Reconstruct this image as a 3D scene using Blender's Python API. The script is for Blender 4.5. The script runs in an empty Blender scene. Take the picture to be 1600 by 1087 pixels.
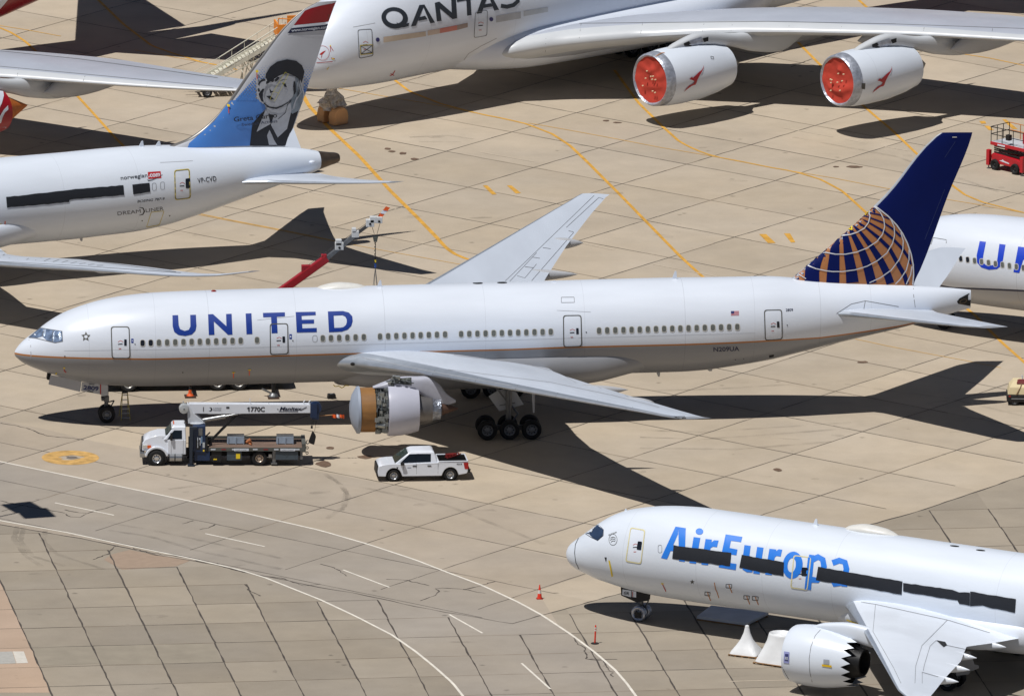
import bpy, bmesh, math, random
import numpy as np
from mathutils import Vector, Matrix
from mathutils.bvhtree import BVHTree
from mathutils.geometry import tessellate_polygon
random.seed(7)
SC = bpy.context.scene
COL = SC.collection
# ---------------------------------------------------------------- camera
W, H = 1600.0, 1087.0
CAM = (-77.479, -1050.993, 269.007, 0.104304, 0.245187, 0.012447, 26000.34)
def cam_axes():
    yaw, pit, roll = CAM[3:6]
    f = Vector((math.sin(yaw)*math.cos(pit), math.cos(yaw)*math.cos(pit), -math.sin(pit)))
    r = Vector((math.cos(yaw), -math.sin(yaw), 0)); u = r.cross(f)
    return r*math.cos(roll)+u*math.sin(roll), -r*math.sin(roll)+u*math.cos(roll), f
CR, CU, CF = cam_axes()
CO = Vector(CAM[:3])
cd = bpy.data.cameras.new('camera'); cam = bpy.data.objects.new('camera', cd); COL.objects.link(cam)
cd.sensor_fit = 'HORIZONTAL'; cd.sensor_width = 36.0; cd.lens = 36.0*CAM[6]/W
cd.clip_start = 10; cd.clip_end = 8000
cam.matrix_world = Matrix(((CR.x, CU.x, -CF.x, CO.x), (CR.y, CU.y, -CF.y, CO.y), (CR.z, CU.z, -CF.z, CO.z), (0, 0, 0, 1)))
SC.camera = cam
# ---------------------------------------------------------------- light
SUN = Vector((-0.36, -0.268, 1.0)).normalized()
elev = math.asin(SUN.z); az = math.atan2(SUN.x, SUN.y)
world = bpy.data.worlds.new('World'); SC.world = world; world.use_nodes = True
nt = world.node_tree; bg = nt.nodes['Background']
sky = nt.nodes.new('ShaderNodeTexSky'); sky.sky_type = 'NISHITA'; sky.sun_disc = False
sky.sun_elevation = elev; sky.sun_rotation = az; sky.altitude = 1500; sky.air_density = .65; sky.dust_density = .2; sky.ozone_density = 2.0
nt.links.new(sky.outputs[0], bg.inputs[0]); bg.inputs[1].default_value = 0.05
sl = bpy.data.lights.new('sun', 'SUN'); sl.energy = 5.0; sl.angle = math.radians(0.53); sl.color = (1.0, 0.97, 0.93)
so = bpy.data.objects.new('sun', sl); COL.objects.link(so)
so.rotation_euler = (-SUN).to_track_quat('-Z', 'Y').to_euler()
SC.view_settings.view_transform = 'Standard'; SC.view_settings.look = 'None'
SC.view_settings.exposure = -0.33; SC.view_settings.gamma = 1.0
# ---------------------------------------------------------------- materials
def lin(c):
    return tuple(((v/255.0)/12.92 if v/255.0 <= .04045 else ((v/255.0+.055)/1.055)**2.4) for v in c)
MATS = {}
def mat(name, rgb, rough=.5, metal=0.0, var=.06, scale=3.0, bump=0.0, coat=0.0, stretch=None, spec=None):
    """plain paint / metal with a little real-world dirt and unevenness; rgb in 0-255"""
    if name in MATS: return MATS[name]
    m = bpy.data.materials.new(name); m.use_nodes = True; MATS[name] = m
    n = m.node_tree; b = n.nodes['Principled BSDF']; c = lin(rgb)
    b.inputs['Roughness'].default_value = rough; b.inputs['Metallic'].default_value = metal
    if spec is not None: b.inputs['Specular IOR Level'].default_value = spec
    if coat: b.inputs['Coat Weight'].default_value = coat; b.inputs['Coat Roughness'].default_value = .08
    tc = n.nodes.new('ShaderNodeTexCoord'); mp = n.nodes.new('ShaderNodeMapping')
    n.links.new(tc.outputs['Object'], mp.inputs[0])
    if stretch: mp.inputs['Scale'].default_value = stretch
    no = n.nodes.new('ShaderNodeTexNoise'); no.inputs['Scale'].default_value = scale; no.inputs['Detail'].default_value = 6
    n.links.new(mp.outputs[0], no.inputs['Vector'])
    mx = n.nodes.new('ShaderNodeMix'); mx.data_type = 'RGBA'
    mr = n.nodes.new('ShaderNodeMapRange'); mr.inputs[1].default_value = .3; mr.inputs[2].default_value = .7
    n.links.new(no.outputs[0], mr.inputs[0]); n.links.new(mr.outputs[0], mx.inputs[0])
    mx.inputs[6].default_value = tuple(v*(1-var) for v in c)+(1,); mx.inputs[7].default_value = tuple(min(1, v*(1+var)) for v in c)+(1,)
    n.links.new(mx.outputs[2], b.inputs['Base Color'])
    if bump:
        bp = n.nodes.new('ShaderNodeBump'); bp.inputs['Strength'].default_value = bump; bp.inputs['Distance'].default_value = .1
        n.links.new(no.outputs[0], bp.inputs['Height']); n.links.new(bp.outputs[0], b.inputs['Normal'])
    return m
def glass(name, rgb=(20, 26, 32)):
    return mat(name, rgb, .08, 0, .1)
# ---------------------------------------------------------------- mesh helpers
class MB:
    def __init__(s): s.v = []; s.f = []; s.mi = []
    def add(s, v, f, mi=0):
        o = len(s.v); s.v += [tuple(p) for p in v]; s.f += [tuple(i+o for i in q) for q in f]; s.mi += [mi]*len(f); return s
    def box(s, x0, x1, y0, y1, z0, z1, mi=0, taper=0, M=None):
        t = taper
        v = [(x0, y0, z0), (x1, y0, z0), (x1, y1, z0), (x0, y1, z0), (x0+t, y0+t, z1), (x1-t, y0+t, z1), (x1-t, y1-t, z1), (x0+t, y1-t, z1)]
        if M is not None: v = [M @ Vector(p) for p in v]
        return s.add(v, [(0, 3, 2, 1), (4, 5, 6, 7), (0, 1, 5, 4), (1, 2, 6, 5), (2, 3, 7, 6), (3, 0, 4, 7)], mi)
    def bar(s, p0, p1, w, h=None, mi=0):
        h = h or w; p0 = Vector(p0); p1 = Vector(p1); d = (p1-p0).normalized()
        a = Vector((0, 0, 1)) if abs(d.z) < .9 else Vector((1, 0, 0))
        x = d.cross(a).normalized(); y = x.cross(d)
        v = []
        for p in (p0, p1):
            for (i, j) in ((-1, -1), (1, -1), (1, 1), (-1, 1)): v.append(p+x*i*w/2+y*j*h/2)
        return s.add(v, [(0, 3, 2, 1), (4, 5, 6, 7), (0, 1, 5, 4), (1, 2, 6, 5), (2, 3, 7, 6), (3, 0, 4, 7)], mi)
    def tube(s, p0, p1, r0, r1=None, n=12, mi=0):
        r1 = r0 if r1 is None else r1; p0 = Vector(p0); p1 = Vector(p1); d = (p1-p0).normalized()
        a = Vector((0, 0, 1)) if abs(d.z) < .9 else Vector((1, 0, 0))
        x = d.cross(a).normalized(); y = x.cross(d); v = []
        for p, r in ((p0, r0), (p1, r1)):
            for k in range(n):
                t = 2*math.pi*k/n; v.append(p+x*math.cos(t)*r+y*math.sin(t)*r)
        f = [(k, (k+1) % n, n+(k+1) % n, n+k) for k in range(n)]+[tuple(range(n))[::-1], tuple(range(n, 2*n))]
        return s.add(v, f, mi)
    def path(s, pts, r, n=6, mi=0):
        for a, b in zip(pts, pts[1:]): s.tube(a, b, r, r, n, mi)
        return s
    def lathe(s, prof, c, axis='x', n=40, mi=0, mis=None, cap=False):
        """prof [(a, r)] turned about an axis through c"""
        c = Vector(c); v = []; f = []; m = []
        for a, r in prof:
            for k in range(n):
                t = 2*math.pi*k/n; p, q = math.cos(t)*r, math.sin(t)*r
                v.append(c+Vector({'x': (a, p, q), 'y': (p, a, q), 'z': (p, q, a)}[axis]))
        for i in range(len(prof)-1):
            for k in range(n):
                f.append((i*n+k, i*n+(k+1) % n, (i+1)*n+(k+1) % n, (i+1)*n+k)); m.append(mis[i] if mis else mi)
        if cap:
            f.append(tuple(range(n))[::-1]); f.append(tuple(range((len(prof)-1)*n, len(prof)*n))); m += [m[0], m[-1]]
        o = len(s.v); s.v += [tuple(p) for p in v]; s.f += [tuple(i+o for i in q) for q in f]; s.mi += m; return s
    def prism(s, prof, y0, y1, mi=0, hw=None):
        """prof [(x, z)] counter-clockwise, extruded along y; hw(x,z)->scale about the centre plane"""
        n = len(prof); v = []; c = (y0+y1)/2; h = (y1-y0)/2
        for sg in (-1, 1):
            for x, z in prof: v.append((x, c+sg*h*(hw(x, z) if hw else 1), z))
        f = [tuple(range(n)), tuple(range(n, 2*n))[::-1]]+[(k, k+n, (k+1) % n+n, (k+1) % n) for k in range(n)]
        return s.add(v, f, mi)
    def build(s, name, mats, parent=None, smooth=0, bevel=0, loc=None, label=None):
        me = bpy.data.meshes.new(name); me.from_pydata(s.v, [], s.f)
        if not isinstance(mats, (list, tuple)): mats = [mats]
        for m in mats: me.materials.append(m)
        me.polygons.foreach_set('material_index', s.mi)
        bm = bmesh.new(); bm.from_mesh(me); bmesh.ops.recalc_face_normals(bm, faces=bm.faces); bm.to_mesh(me); bm.free()
        if smooth:
            me.polygons.foreach_set('use_smooth', [True]*len(me.polygons)); me.set_sharp_from_angle(angle=math.radians(smooth))
        me.update()
        o = bpy.data.objects.new(name, me); COL.objects.link(o)
        if parent is not None: o.parent = parent
        if loc: o.location = loc
        if bevel:
            b = o.modifiers.new('bevel', 'BEVEL'); b.width = bevel; b.segments = 2; b.limit_method = 'ANGLE'
        if label: o['label'] = label
        return o
def tag(o, label=None, cat=None, group=None, kind=None):
    if label: o['label'] = label
    if cat: o['category'] = cat
    if group: o['group'] = group
    if kind: o['kind'] = kind
    return o
def thing(name, label, cat, loc=(0, 0, 0), rz=0, group=None):
    o = bpy.data.objects.new(name, None); COL.objects.link(o); o.location = loc; o.rotation_euler = (0, 0, rz)
    o.empty_display_size = .5
    return tag(o, label, cat, group)
# pixel of the photograph (1600 x 1087) -> ray -> real place on the ground or on a surface
def ray(px, py): return CF+CR*((px-W/2)/CAM[6])-CU*((py-H/2)/CAM[6])
def G(px, py, z=0.0):
    d = ray(px, py); t = (z-CO.z)/d.z; p = CO+d*t; return (p.x, p.y)
def zoomer(ox, oy, s): return lambda pts: [(ox+x/s, oy+y/s) for x, y in pts]
# ---------------------------------------------------------------- flat shapes on surfaces
def ribbon(pts, w, closed=False):
    """list of quads along a 2-D polyline; w number or list"""
    n = len(pts); L = []; R = []
    for i in range(n):
        a = pts[(i-1) % n] if (closed or i > 0) else pts[i]; b = pts[(i+1) % n] if (closed or i < n-1) else pts[i]
        dx, dy = b[0]-a[0], b[1]-a[1]; l = math.hypot(dx, dy) or 1; ww = (w[i] if isinstance(w, (list, tuple)) else w)/2
        nx, ny = -dy/l*ww, dx/l*ww
        L.append((pts[i][0]+nx, pts[i][1]+ny)); R.append((pts[i][0]-nx, pts[i][1]-ny))
    q = []
    for i in range(n if closed else n-1):
        j = (i+1) % n; q.append([L[i], L[j], R[j], R[i]])
    return q
def ell(cx, cy, rx, ry, n=20, a0=0, rot=0):
    c, s = math.cos(rot), math.sin(rot)
    return [(cx+rx*math.cos(a0+2*math.pi*k/n)*c-ry*math.sin(a0+2*math.pi*k/n)*s, cy+rx*math.cos(a0+2*math.pi*k/n)*s+ry*math.sin(a0+2*math.pi*k/n)*c) for k in range(n)]
def rrect(q, r=.18, n=4):
    """rounded quadrilateral from 4 corners"""
    out = []
    for i in range(4):
        p = Vector(q[i]); a = Vector(q[i-1]); b = Vector(q[(i+1) % 4]); m = min((a-p).length, (b-p).length)*r
        A = p+(a-p).normalized()*m; B = p+(b-p).normalized()*m
        for k in range(n+1):
            t = k/n; out.append(tuple(A*(1-t)**2+p*2*t*(1-t)+B*t*t))
    return out
def ring(outer, inner):
    n = len(outer); return [[outer[i], outer[(i+1) % n], inner[(i+1) % n], inner[i]] for i in range(n)]
def text2d(s, o, e, up, bold=0.0, shear=0.0, res=3, space=1.0):
    """letters of the built-in font laid between pixel points o (baseline start) and e (baseline end), up = cap height vector"""
    cu = bpy.data.curves.new('t', 'FONT'); cu.body = s; cu.size = 1; cu.offset = bold; cu.shear = shear; cu.resolution_u = res; cu.fill_mode = 'FRONT'; cu.space_character = space
    ob = bpy.data.objects.new('t', cu); COL.objects.link(ob); dg = bpy.context.evaluated_depsgraph_get(); dg.update()
    me = bpy.data.meshes.new_from_object(ob.evaluated_get(dg))
    vs = [v.co.copy() for v in me.vertices]; fs = [tuple(p.vertices) for p in me.polygons]
    bpy.data.objects.remove(ob); bpy.data.curves.remove(cu); bpy.data.meshes.remove(me)
    x0 = min(v.x for v in vs); x1 = max(v.x for v in vs); cap = 0.70
    if isinstance(up, (int, float)):
        dx, dy = e[0]-o[0], e[1]-o[1]; l = math.hypot(dx, dy); up = (dy/l*up, -dx/l*up)
    out = []
    P = [(o[0]+(e[0]-o[0])*(v.x-x0)/(x1-x0)+up[0]*v.y/cap, o[1]+(e[1]-o[1])*(v.x-x0)/(x1-x0)+up[1]*v.y/cap) for v in vs]
    return [[P[i] for i in f] for f in fs]
class Plane:
    """an aircraft: root empty and ray targets in its own frame (x aft from the nose tip, y to its right, z up)"""
    def __init__(s, root): s.root = root; s.M = Matrix.Translation(root.location) @ Matrix.Rotation(root.rotation_euler.z, 4, 'Z'); s.I = s.M.inverted(); s.o = s.I @ CO; s.t = {}
    def target(s, key, objs):
        V = []; F = []
        for o in objs:
            k = len(V); V += [v.co.copy() for v in o.data.vertices]; F += [tuple(i+k for i in p.vertices) for p in o.data.polygons]
        s.t[key] = BVHTree.FromPolygons(V, F)
    def hit(s, key, px, py):
        d = (s.I.to_3x3() @ ray(px, py)).normalized(); h = s.t[key].ray_cast(s.o, d)
        if h[0] is None: return None, None
        n = h[1]
        return h[0], (n if n.dot(d) < 0 else -n)
def decal(pl, key, name, polys, m, off=.02, cell=9.0, mirror=False, parent=None, step=.0006, label=None, near=None):
    """paint shapes given in photograph pixels onto the real surface `key` of aircraft pl"""
    if key in ('f', 'ff'): off = .008+off*.34; step = .0002
    if key == 'fin': near = -.12 if near is None else near; cell = min(cell, 7)
    bm = bmesh.new()
    for i, p in enumerate(polys):
        vs = [bm.verts.new((x, y, off+(i % 12)*step)) for x, y in p]
        for t in tessellate_polygon([[Vector((x, y, 0)) for x, y in p]]):
            try: bm.faces.new([vs[k] for k in t])
            except Exception: pass
    xs = [v.co.x for v in bm.verts]; ys = [v.co.y for v in bm.verts]
    if not xs: return None
    for ax, lo, hi in ((0, min(xs), max(xs)), (1, min(ys), max(ys))):
        c = lo+cell*.5
        while c < hi:
            co = Vector((c if ax == 0 else 0, c if ax == 1 else 0, 0)); no = Vector((1, 0, 0) if ax == 0 else (0, 1, 0))
            bmesh.ops.bisect_plane(bm, geom=bm.verts[:]+bm.edges[:]+bm.faces[:], plane_co=co, plane_no=no); c += cell
    dead = []
    for v in bm.verts:
        p, n = pl.hit(key, v.co.x, v.co.y)
        if p is None and near is not None:
            d = pl.I.to_3x3() @ ray(v.co.x, v.co.y); t = (near-pl.o.y)/d.y; q = pl.t[key].find_nearest(pl.o+d*t); p = q[0]; n = Vector((0, -1, 0)) 
        if p is None: dead.append(v)
        else: v.co = p+n*v.co.z
    bmesh.ops.delete(bm, geom=dead, context='VERTS')
    if mirror:
        g = bmesh.ops.duplicate(bm, geom=bm.verts[:]+bm.edges[:]+bm.faces[:])
        for v in g['geom']:
            if isinstance(v, bmesh.types.BMVert): v.co.y = -v.co.y
    me = bpy.data.meshes.new(name); bm.to_mesh(me); bm.free()
    if not len(me.polygons): return None
    me.materials.append(m); me.polygons.foreach_set('use_smooth', [True]*len(me.polygons))
    o = bpy.data.objects.new(name, me); COL.objects.link(o); o.parent = parent if parent is not None else pl.root
    if label: o['label'] = label
    return o
# ---------------------------------------------------------------- aircraft builders
def pchip(xs, ys, q):
    xs = np.array(xs, float); ys = np.array(ys, float); h = np.diff(xs); d = np.diff(ys)/h; m = np.zeros(len(xs))
    for i in range(1, len(xs)-1):
        if d[i-1]*d[i] > 0:
            w1 = 2*h[i]+h[i-1]; w2 = h[i]+2*h[i-1]; m[i] = (w1+w2)/(w1/d[i-1]+w2/d[i])
    m[0] = d[0]; m[-1] = d[-1]
    out = []
    for x in q:
        i = min(max(np.searchsorted(xs, x)-1, 0), len(h)-1); t = (x-xs[i])/h[i]
        out.append((1+2*t)*(1-t)**2*ys[i]+t*(1-t)**2*h[i]*m[i]+t*t*(3-2*t)*ys[i+1]+t*t*(t-1)*h[i]*m[i+1])
    return np.array(out)
def fuselage(st, mats, parent, name='fuselage', n=100, nx=150, cap=True):
    """st rows: x, centre z, half width, half height"""
    xs = [r[0] for r in st]; L = xs[-1]
    q = np.concatenate([xs[0]+np.linspace(0, 1, 30)**2*(6.0-xs[0]), np.linspace(6.0, L, nx)[1:]])
    zc = pchip(xs, [r[1] for r in st], q)
    ry = np.sqrt(np.maximum(pchip(xs, [r[2]**2 for r in st], q), 1e-6)); rz = np.sqrt(np.maximum(pchip(xs, [r[3]**2 for r in st], q), 1e-6))
    mb = MB(); v = []
    for x, c, a, b in zip(q, zc, ry, rz):
        for k in range(n):
            t = 2*math.pi*k/n; v.append((x, a*math.sin(t), c+b*math.cos(t)))
    f = [(i*n+k, i*n+(k+1) % n, (i+1)*n+(k+1) % n, (i+1)*n+k) for i in range(len(q)-1) for k in range(n)]
    f.append(tuple(range(n))); 
    if cap: f.append(tuple(range((len(q)-1)*n, len(q)*n)))
    mb.add(v, f)
    return mb.build(name, mats, parent, smooth=50)
UP = [(0, 0), (.005, .012), (.015, .022), (.04, .036), (.09, .05), (.18, .0605), (.3, .066), (.42, .064), (.55, .054), (.7, .038), (.85, .02), (1, .001)]
LO = [(.85, -.012), (.7, -.024), (.55, -.038), (.42, -.048), (.3, -.05), (.18, -.045), (.09, -.035), (.04, -.024), (.015, -.014), (.005, -.008)]
def wing(secs, mats, parent, name='wing', side=-1, sub=8, le=.09, tip=True):
    """secs rows: y, x leading edge, x trailing edge, z leading edge, z trailing edge, thickness ratio"""
    ys = [r[0] for r in secs]; v = []; prof = UP+LO; n = len(prof)
    q = []
    for a, b in zip(ys, ys[1:]): q += [a+(b-a)*k/sub for k in range(sub)]
    q.append(ys[-1])
    cols = [np.interp(q, ys, [r[i] for r in secs]) for i in (1, 2)]+[pchip(ys, [r[i] for r in secs], q) for i in (3, 4)]+[np.interp(q, ys, [r[5] for r in secs])]
    for j, y in enumerate(q):
        xl, xt, zl, zt, th = (c[j] for c in cols); ch = xt-xl
        for s, h in prof: v.append((xl+ch*s, side*y, zl+(zt-zl)*s+h*ch*th/.116))
    f = []; mi = []
    for j in range(len(q)-1):
        for k in range(n):
            f.append((j*n+k, j*n+(k+1) % n, (j+1)*n+(k+1) % n, (j+1)*n+k)); a = prof[k][0]; b = prof[(k+1) % n][0]
            mi.append(1 if max(a, b) <= le+.001 else 0)
    mb = MB(); mb.v = v; mb.f = f+[tuple(range((len(q)-1)*n, len(q)*n)), tuple(range(n))]; mb.mi = mi+[0, 0]
    return mb.build(name, mats, parent, smooth=42)
def fin(secs, mats, parent, name='vertical_stabilizer', le=.05, sub=6, y0=0):
    """secs rows: z, x leading edge, x trailing edge, thickness ratio"""
    prof = [(s, h*1.0) for s, h in UP]+[(s, -dict(UP)[s]) for s, _ in UP[::-1][1:-1]]; n = len(prof); v = []
    zs = [r[0] for r in secs]; q = []
    for a, b in zip(zs, zs[1:]): q += [a+(b-a)*k/sub for k in range(sub)]
    q.append(zs[-1]); C = [pchip(zs, [r[i] for r in secs], q) for i in (1, 2, 3)]
    for j, z in enumerate(q):
        xl, xt, th = (c[j] for c in C)
        for s, h in prof: v.append((xl+(xt-xl)*s, y0+h*(xt-xl)*th/.13, z))
    f = []; mi = []
    for j in range(len(q)-1):
        for k in range(n):
            f.append((j*n+k, j*n+(k+1) % n, (j+1)*n+(k+1) % n, (j+1)*n+k)); mi.append(1 if max(prof[k][0], prof[(k+1) % n][0]) <= le else 0)
    mb = MB(); mb.v = v; mb.f = f+[tuple(range((len(q)-1)*n, len(q)*n)), tuple(range(n))]; mb.mi = mi+[0, 0]
    return mb.build(name, mats, parent, smooth=42)
def canoe(mb, x0, x1, y, z0, z1, w, h, mi=0, n=14, m=10):
    """flap-track fairing: pointed spindle along x"""
    v = []
    for i in range(m+1):
        t = i/m; r = math.sin(math.pi*min(1, t**.75))**.7 if 0 < t < 1 else 0.02
        for k in range(n):
            a = 2*math.pi*k/n; v.append((x0+(x1-x0)*t, y+math.cos(a)*w/2*r, z0+(z1-z0)*t+math.sin(a)*h/2*r))
    f = [(i*n+k, i*n+(k+1) % n, (i+1)*n+(k+1) % n, (i+1)*n+k) for i in range(m) for k in range(n)]
    return mb.add(v, f, mi)
def blob(mb, st, n=40, p=2.0, mi=0):
    """lofted superellipse: rows x, y, z, half width, half height"""
    xs = [r[0] for r in st]; q = np.linspace(xs[0], xs[-1], 48)
    C = [pchip(xs, [r[i] for r in st], q) for i in (1, 2, 3, 4)]; v = []
    for j, x in enumerate(q):
        y, z, a, b = (c[j] for c in C); a = max(a, .01); b = max(b, .01)
        for k in range(n):
            t = 2*math.pi*k/n; c, s = math.cos(t), math.sin(t)
            v.append((x, y+a*math.copysign(abs(c)**(2/p), c), z+b*math.copysign(abs(s)**(2/p), s)))
    f = [(i*n+k, i*n+(k+1) % n, (i+1)*n+(k+1) % n, (i+1)*n+k) for i in range(len(q)-1) for k in range(n)]+[tuple(range(n)), tuple(range((len(q)-1)*n, len(q)*n))]
    return mb.add(v, f, mi)
RUB = mat('tyre_rubber', (20, 20, 22), .8, 0, .2, 6)
RIM = mat('wheel_rim_grey', (116, 118, 122), .45, .3, .1, 6)
STRUT = mat('gear_leg_metal', (96, 98, 102), .4, .5, .15, 4)
DARK = mat('shadow_black_parts', (22, 22, 24), .7, 0, .15, 5)
def wheel(c, r, w, parent, rim=RIM, tyre=RUB, hub=.55, name='wheel', axis='y'):
    mb = MB(); h = w/2
    mb.lathe([(-h*.6, r*hub), (-h*.85, r*.62), (-h, r*.8), (-h*.8, r*.95), (-h*.3, r), (h*.3, r), (h*.8, r*.95), (h, r*.8), (h*.85, r*.62), (h*.6, r*hub)], c, axis, 32)
    pr = [(-h*.62, r*(hub+.03)), (-h*.7, r*(hub-.02)), (-h*.45, r*hub*.85), (-h*.3, r*hub*.6), (-h*.55, r*hub*.42), (-h*.62, r*.16), (-h*.6, .005)]
    mb.lathe(pr, c, axis, 32, 1); mb.lathe([(-a, b) for a, b in pr], c, axis, 32, 1)
    for k in range(8):
        t = 2*math.pi*k/8; 
        for sg in (-1, 1):
            if axis == 'y': p = Vector(c)+Vector((math.cos(t)*r*hub*.66, sg*h*.34, math.sin(t)*r*hub*.66)); mb.tube(p, p+Vector((0, sg*h*.12, 0)), r*.065, n=6, mi=2)
    return mb.build(name, [tyre, rim, DARK], parent, smooth=40)
def main_gear(parent, x, y, ztop, r=.66, axles=3, pitch=1.45, track=.7, ry=None):
    g = MB(); g.tube((x, y, r), (x, y, ztop), .17, .24, 14); g.tube((x, y, r+.1), (x, y, r+1.1), .12, .12, 12)
    L = pitch*(axles-1)/2
    if axles > 1: g.bar((x-L-.2, y, r), (x+L+.2, y, r), .25, .3)
    for k in range(axles): g.tube((x-L+k*pitch, y-track, r), (x-L+k*pitch, y+track, r), .09, n=10)
    g.bar((x, y, r+1.6), (x-1.6, y, ztop), .12); g.bar((x, y, r+1.4), (x+.1, y*.55, ztop), .13)
    g.path([(x+.15, y, r+1.5), (x+.6, y, r+.9), (x+.2, y, r+.3)], .07)
    for k in range(5): g.tube((x-.2+.1*k, y+.15*math.sin(k*2), r+.5), (x+.1*math.cos(k), y-.2+.1*k, ztop), .025, n=6)
    o = g.build('main_landing_gear', STRUT, parent, smooth=40)
    for k in range(axles):
        for s in (-1, 1): wheel((x-L+k*pitch, y+s*track, r), r, .45, o)
    return o
def nose_gear(parent, x, ztop, r=.55, tr=.34, rim=RIM, tyre=RUB):
    g = MB(); g.tube((x, 0, r), (x, 0, ztop), .1, .14, 12); g.tube((x, -tr, r), (x, tr, r), .07, n=8)
    g.bar((x, 0, r+.9), (x-1.3, 0, ztop), .09); g.path([(x+.1, 0, r+.75), (x+.5, 0, r+.85), (x+.15, 0, r+.2)], .045)
    g.tube((x-.35, -.18, r+1.0), (x-.12, -.18, r+1.0), .12, .12, 10); g.tube((x-.35, .18, r+1.0), (x-.12, .18, r+1.0), .12, .12, 10)
    g.box(x-.2, x+.15, -.22, .22, r+.85, r+1.15)
    for k in range(6): g.tube((x-.15+.05*k, -.12+.05*k, r+.3), (x-.1-.03*k, .1-.04*k, ztop), .018, n=5)
    o = g.build('nose_landing_gear', STRUT, parent, smooth=40)
    for s in (-1, 1): wheel((x, s*tr, r), r, .36, o, rim, tyre)
    return o
# ---------------------------------------------------------------- ground
GO = (49.88, -10.98); GA = Vector((5.60, -5.16)); GB = Vector((5.16, 5.60)); S1 = 7.62     # apron slab grid
SO = (0.27, -46.92); SA = Vector((3.83, .17)); SB = Vector((-.21, 4.62))                  # older apron, smaller slabs
def concrete(name, rgb, ang, o, sx, sy, tint=.09, warm=(.02, 0, -.03)):
    m = bpy.data.materials.new(name); m.use_nodes = True; n = m.node_tree; L = n.links.new; b = n.nodes['Principled BSDF']
    b.inputs['Roughness'].default_value = .9; b.inputs['Specular IOR Level'].default_value = .2
    N = n.nodes.new
    tc = N('ShaderNodeTexCoord')
    def noise(sc, det=5, rough=.55, scale=None, rot=0):
        mp = N('ShaderNodeMapping'); L(tc.outputs['Object'], mp.inputs[0])
        if scale: mp.inputs['Scale'].default_value = scale
        mp.inputs['Rotation'].default_value = (0, 0, rot)
        t = N('ShaderNodeTexNoise'); t.inputs['Scale'].default_value = sc; t.inputs['Detail'].default_value = det; t.inputs['Roughness'].default_value = rough
        L(mp.outputs[0], t.inputs['Vector']); return t.outputs[0]
    def mth(op, a, b_=None, c=None):
        x = N('ShaderNodeMath'); x.operation = op
        for i, v in enumerate((a, b_, c)):
            if v is None: continue
            if isinstance(v, (int, float)): x.inputs[i].default_value = v
            else: L(v, x.inputs[i])
        return x.outputs[0]
    # which slab: rotate into slab axes, snap
    mp = N('ShaderNodeMapping'); mp.vector_type = 'TEXTURE'; L(tc.outputs['Object'], mp.inputs[0])
    mp.inputs['Location'].default_value = (o[0], o[1], 0); mp.inputs['Rotation'].default_value = (0, 0, ang); mp.inputs['Scale'].default_value = (sx, sy, 1)
    fl = N('ShaderNodeVectorMath'); fl.operation = 'FLOOR'; L(mp.outputs[0], fl.inputs[0])
    wn = N('ShaderNodeTexWhiteNoise'); wn.noise_dimensions = '2D'; L(fl.outputs[0], wn.inputs['Vector'])
    f = mth('MULTIPLY_ADD', wn.outputs['Value'], tint*1.6, 1-tint*.8)
    f = mth('MULTIPLY', f, mth('MULTIPLY_ADD', noise(.05, 4), .2, .9))
    f = mth('MULTIPLY', f, mth('MULTIPLY_ADD', noise(.5, 6, .6), .22, .89))
    f = mth('MULTIPLY', f, mth('MULTIPLY_ADD', noise(9, 4, .7), .16, .92))
    f = mth('MULTIPLY', f, mth('MULTIPLY_ADD', noise(.35, 3, .5, (.12, 1, 1), -.1), .14, .93))
    f = mth('MULTIPLY', f, mth('MULTIPLY_ADD', noise(.16, 6, .65), .34, .83))
    # dark oil spots
    v = N('ShaderNodeTexVoronoi'); v.inputs['Scale'].default_value = .33; L(tc.outputs['Object'], v.inputs['Vector'])
    sp = N('ShaderNodeMapRange'); L(mth('ADD', v.outputs['Distance'], mth('MULTIPLY', noise(5, 3), .10)), sp.inputs[0])
    sp.inputs[1].default_value = .07; sp.inputs[2].default_value = .13; sp.inputs[3].default_value = .62; sp.inputs[4].default_value = 1
    f = mth('MULTIPLY', f, sp.outputs[0])
    c = lin(rgb)
    mx = N('ShaderNodeMix'); mx.data_type = 'RGBA'; L(noise(.09, 3), mx.inputs[0])
    mx.inputs[6].default_value = (c[0]*.99, c[1]*1.0, c[2]*1.05, 1); mx.inputs[7].default_value = (c[0]*1.05, c[1]*.99, c[2]*.90, 1)
    vm = N('ShaderNodeVectorMath'); vm.operation = 'SCALE'; L(mx.outputs[2], vm.inputs[0]); L(f, vm.inputs['Scale'])
    L(vm.outputs[0], b.inputs['Base Color'])
    bp = N('ShaderNodeBump'); bp.inputs['Strength'].default_value = .15; bp.inputs['Distance'].default_value = .02; L(noise(14, 4), bp.inputs['Height']); L(bp.outputs[0], b.inputs['Normal'])
    return m
CONC = concrete('apron_concrete', (177, 166, 149), math.atan2(GA.y, GA.x), GO, S1, S1)
CONC2 = concrete('old_concrete', (153, 145, 132), math.atan2(SA.y, SA.x), SO, SA.length, SB.length, .13)
ROADM = concrete('road_concrete', (156, 149, 139), math.atan2(GA.y, GA.x), GO, S1, S1, .03)
TAR = mat('joint_sealant', (78, 72, 66), .9, 0, .35, 1.5)
TAR2 = mat('faint_joint', (132, 118, 102), .9, 0, .25, .8)
YEL = mat('yellow_road_paint', (204, 154, 62), .8, 0, .22, 1.2)
YELF = mat('worn_yellow_paint', (200, 158, 88), .85, 0, .15, 1.2)
WHT = mat('white_road_paint', (222, 216, 204), .8, 0, .12, 1.5)
WHTF = mat('worn_white_paint', (196, 182, 162), .85, 0, .1, 1.5)
g = MB(); g.add([(-1500, -1100, 0), (1500, -1100, 0), (1500, 2500, 0), (-1500, 2500, 0)], [(0, 1, 2, 3)])
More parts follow.
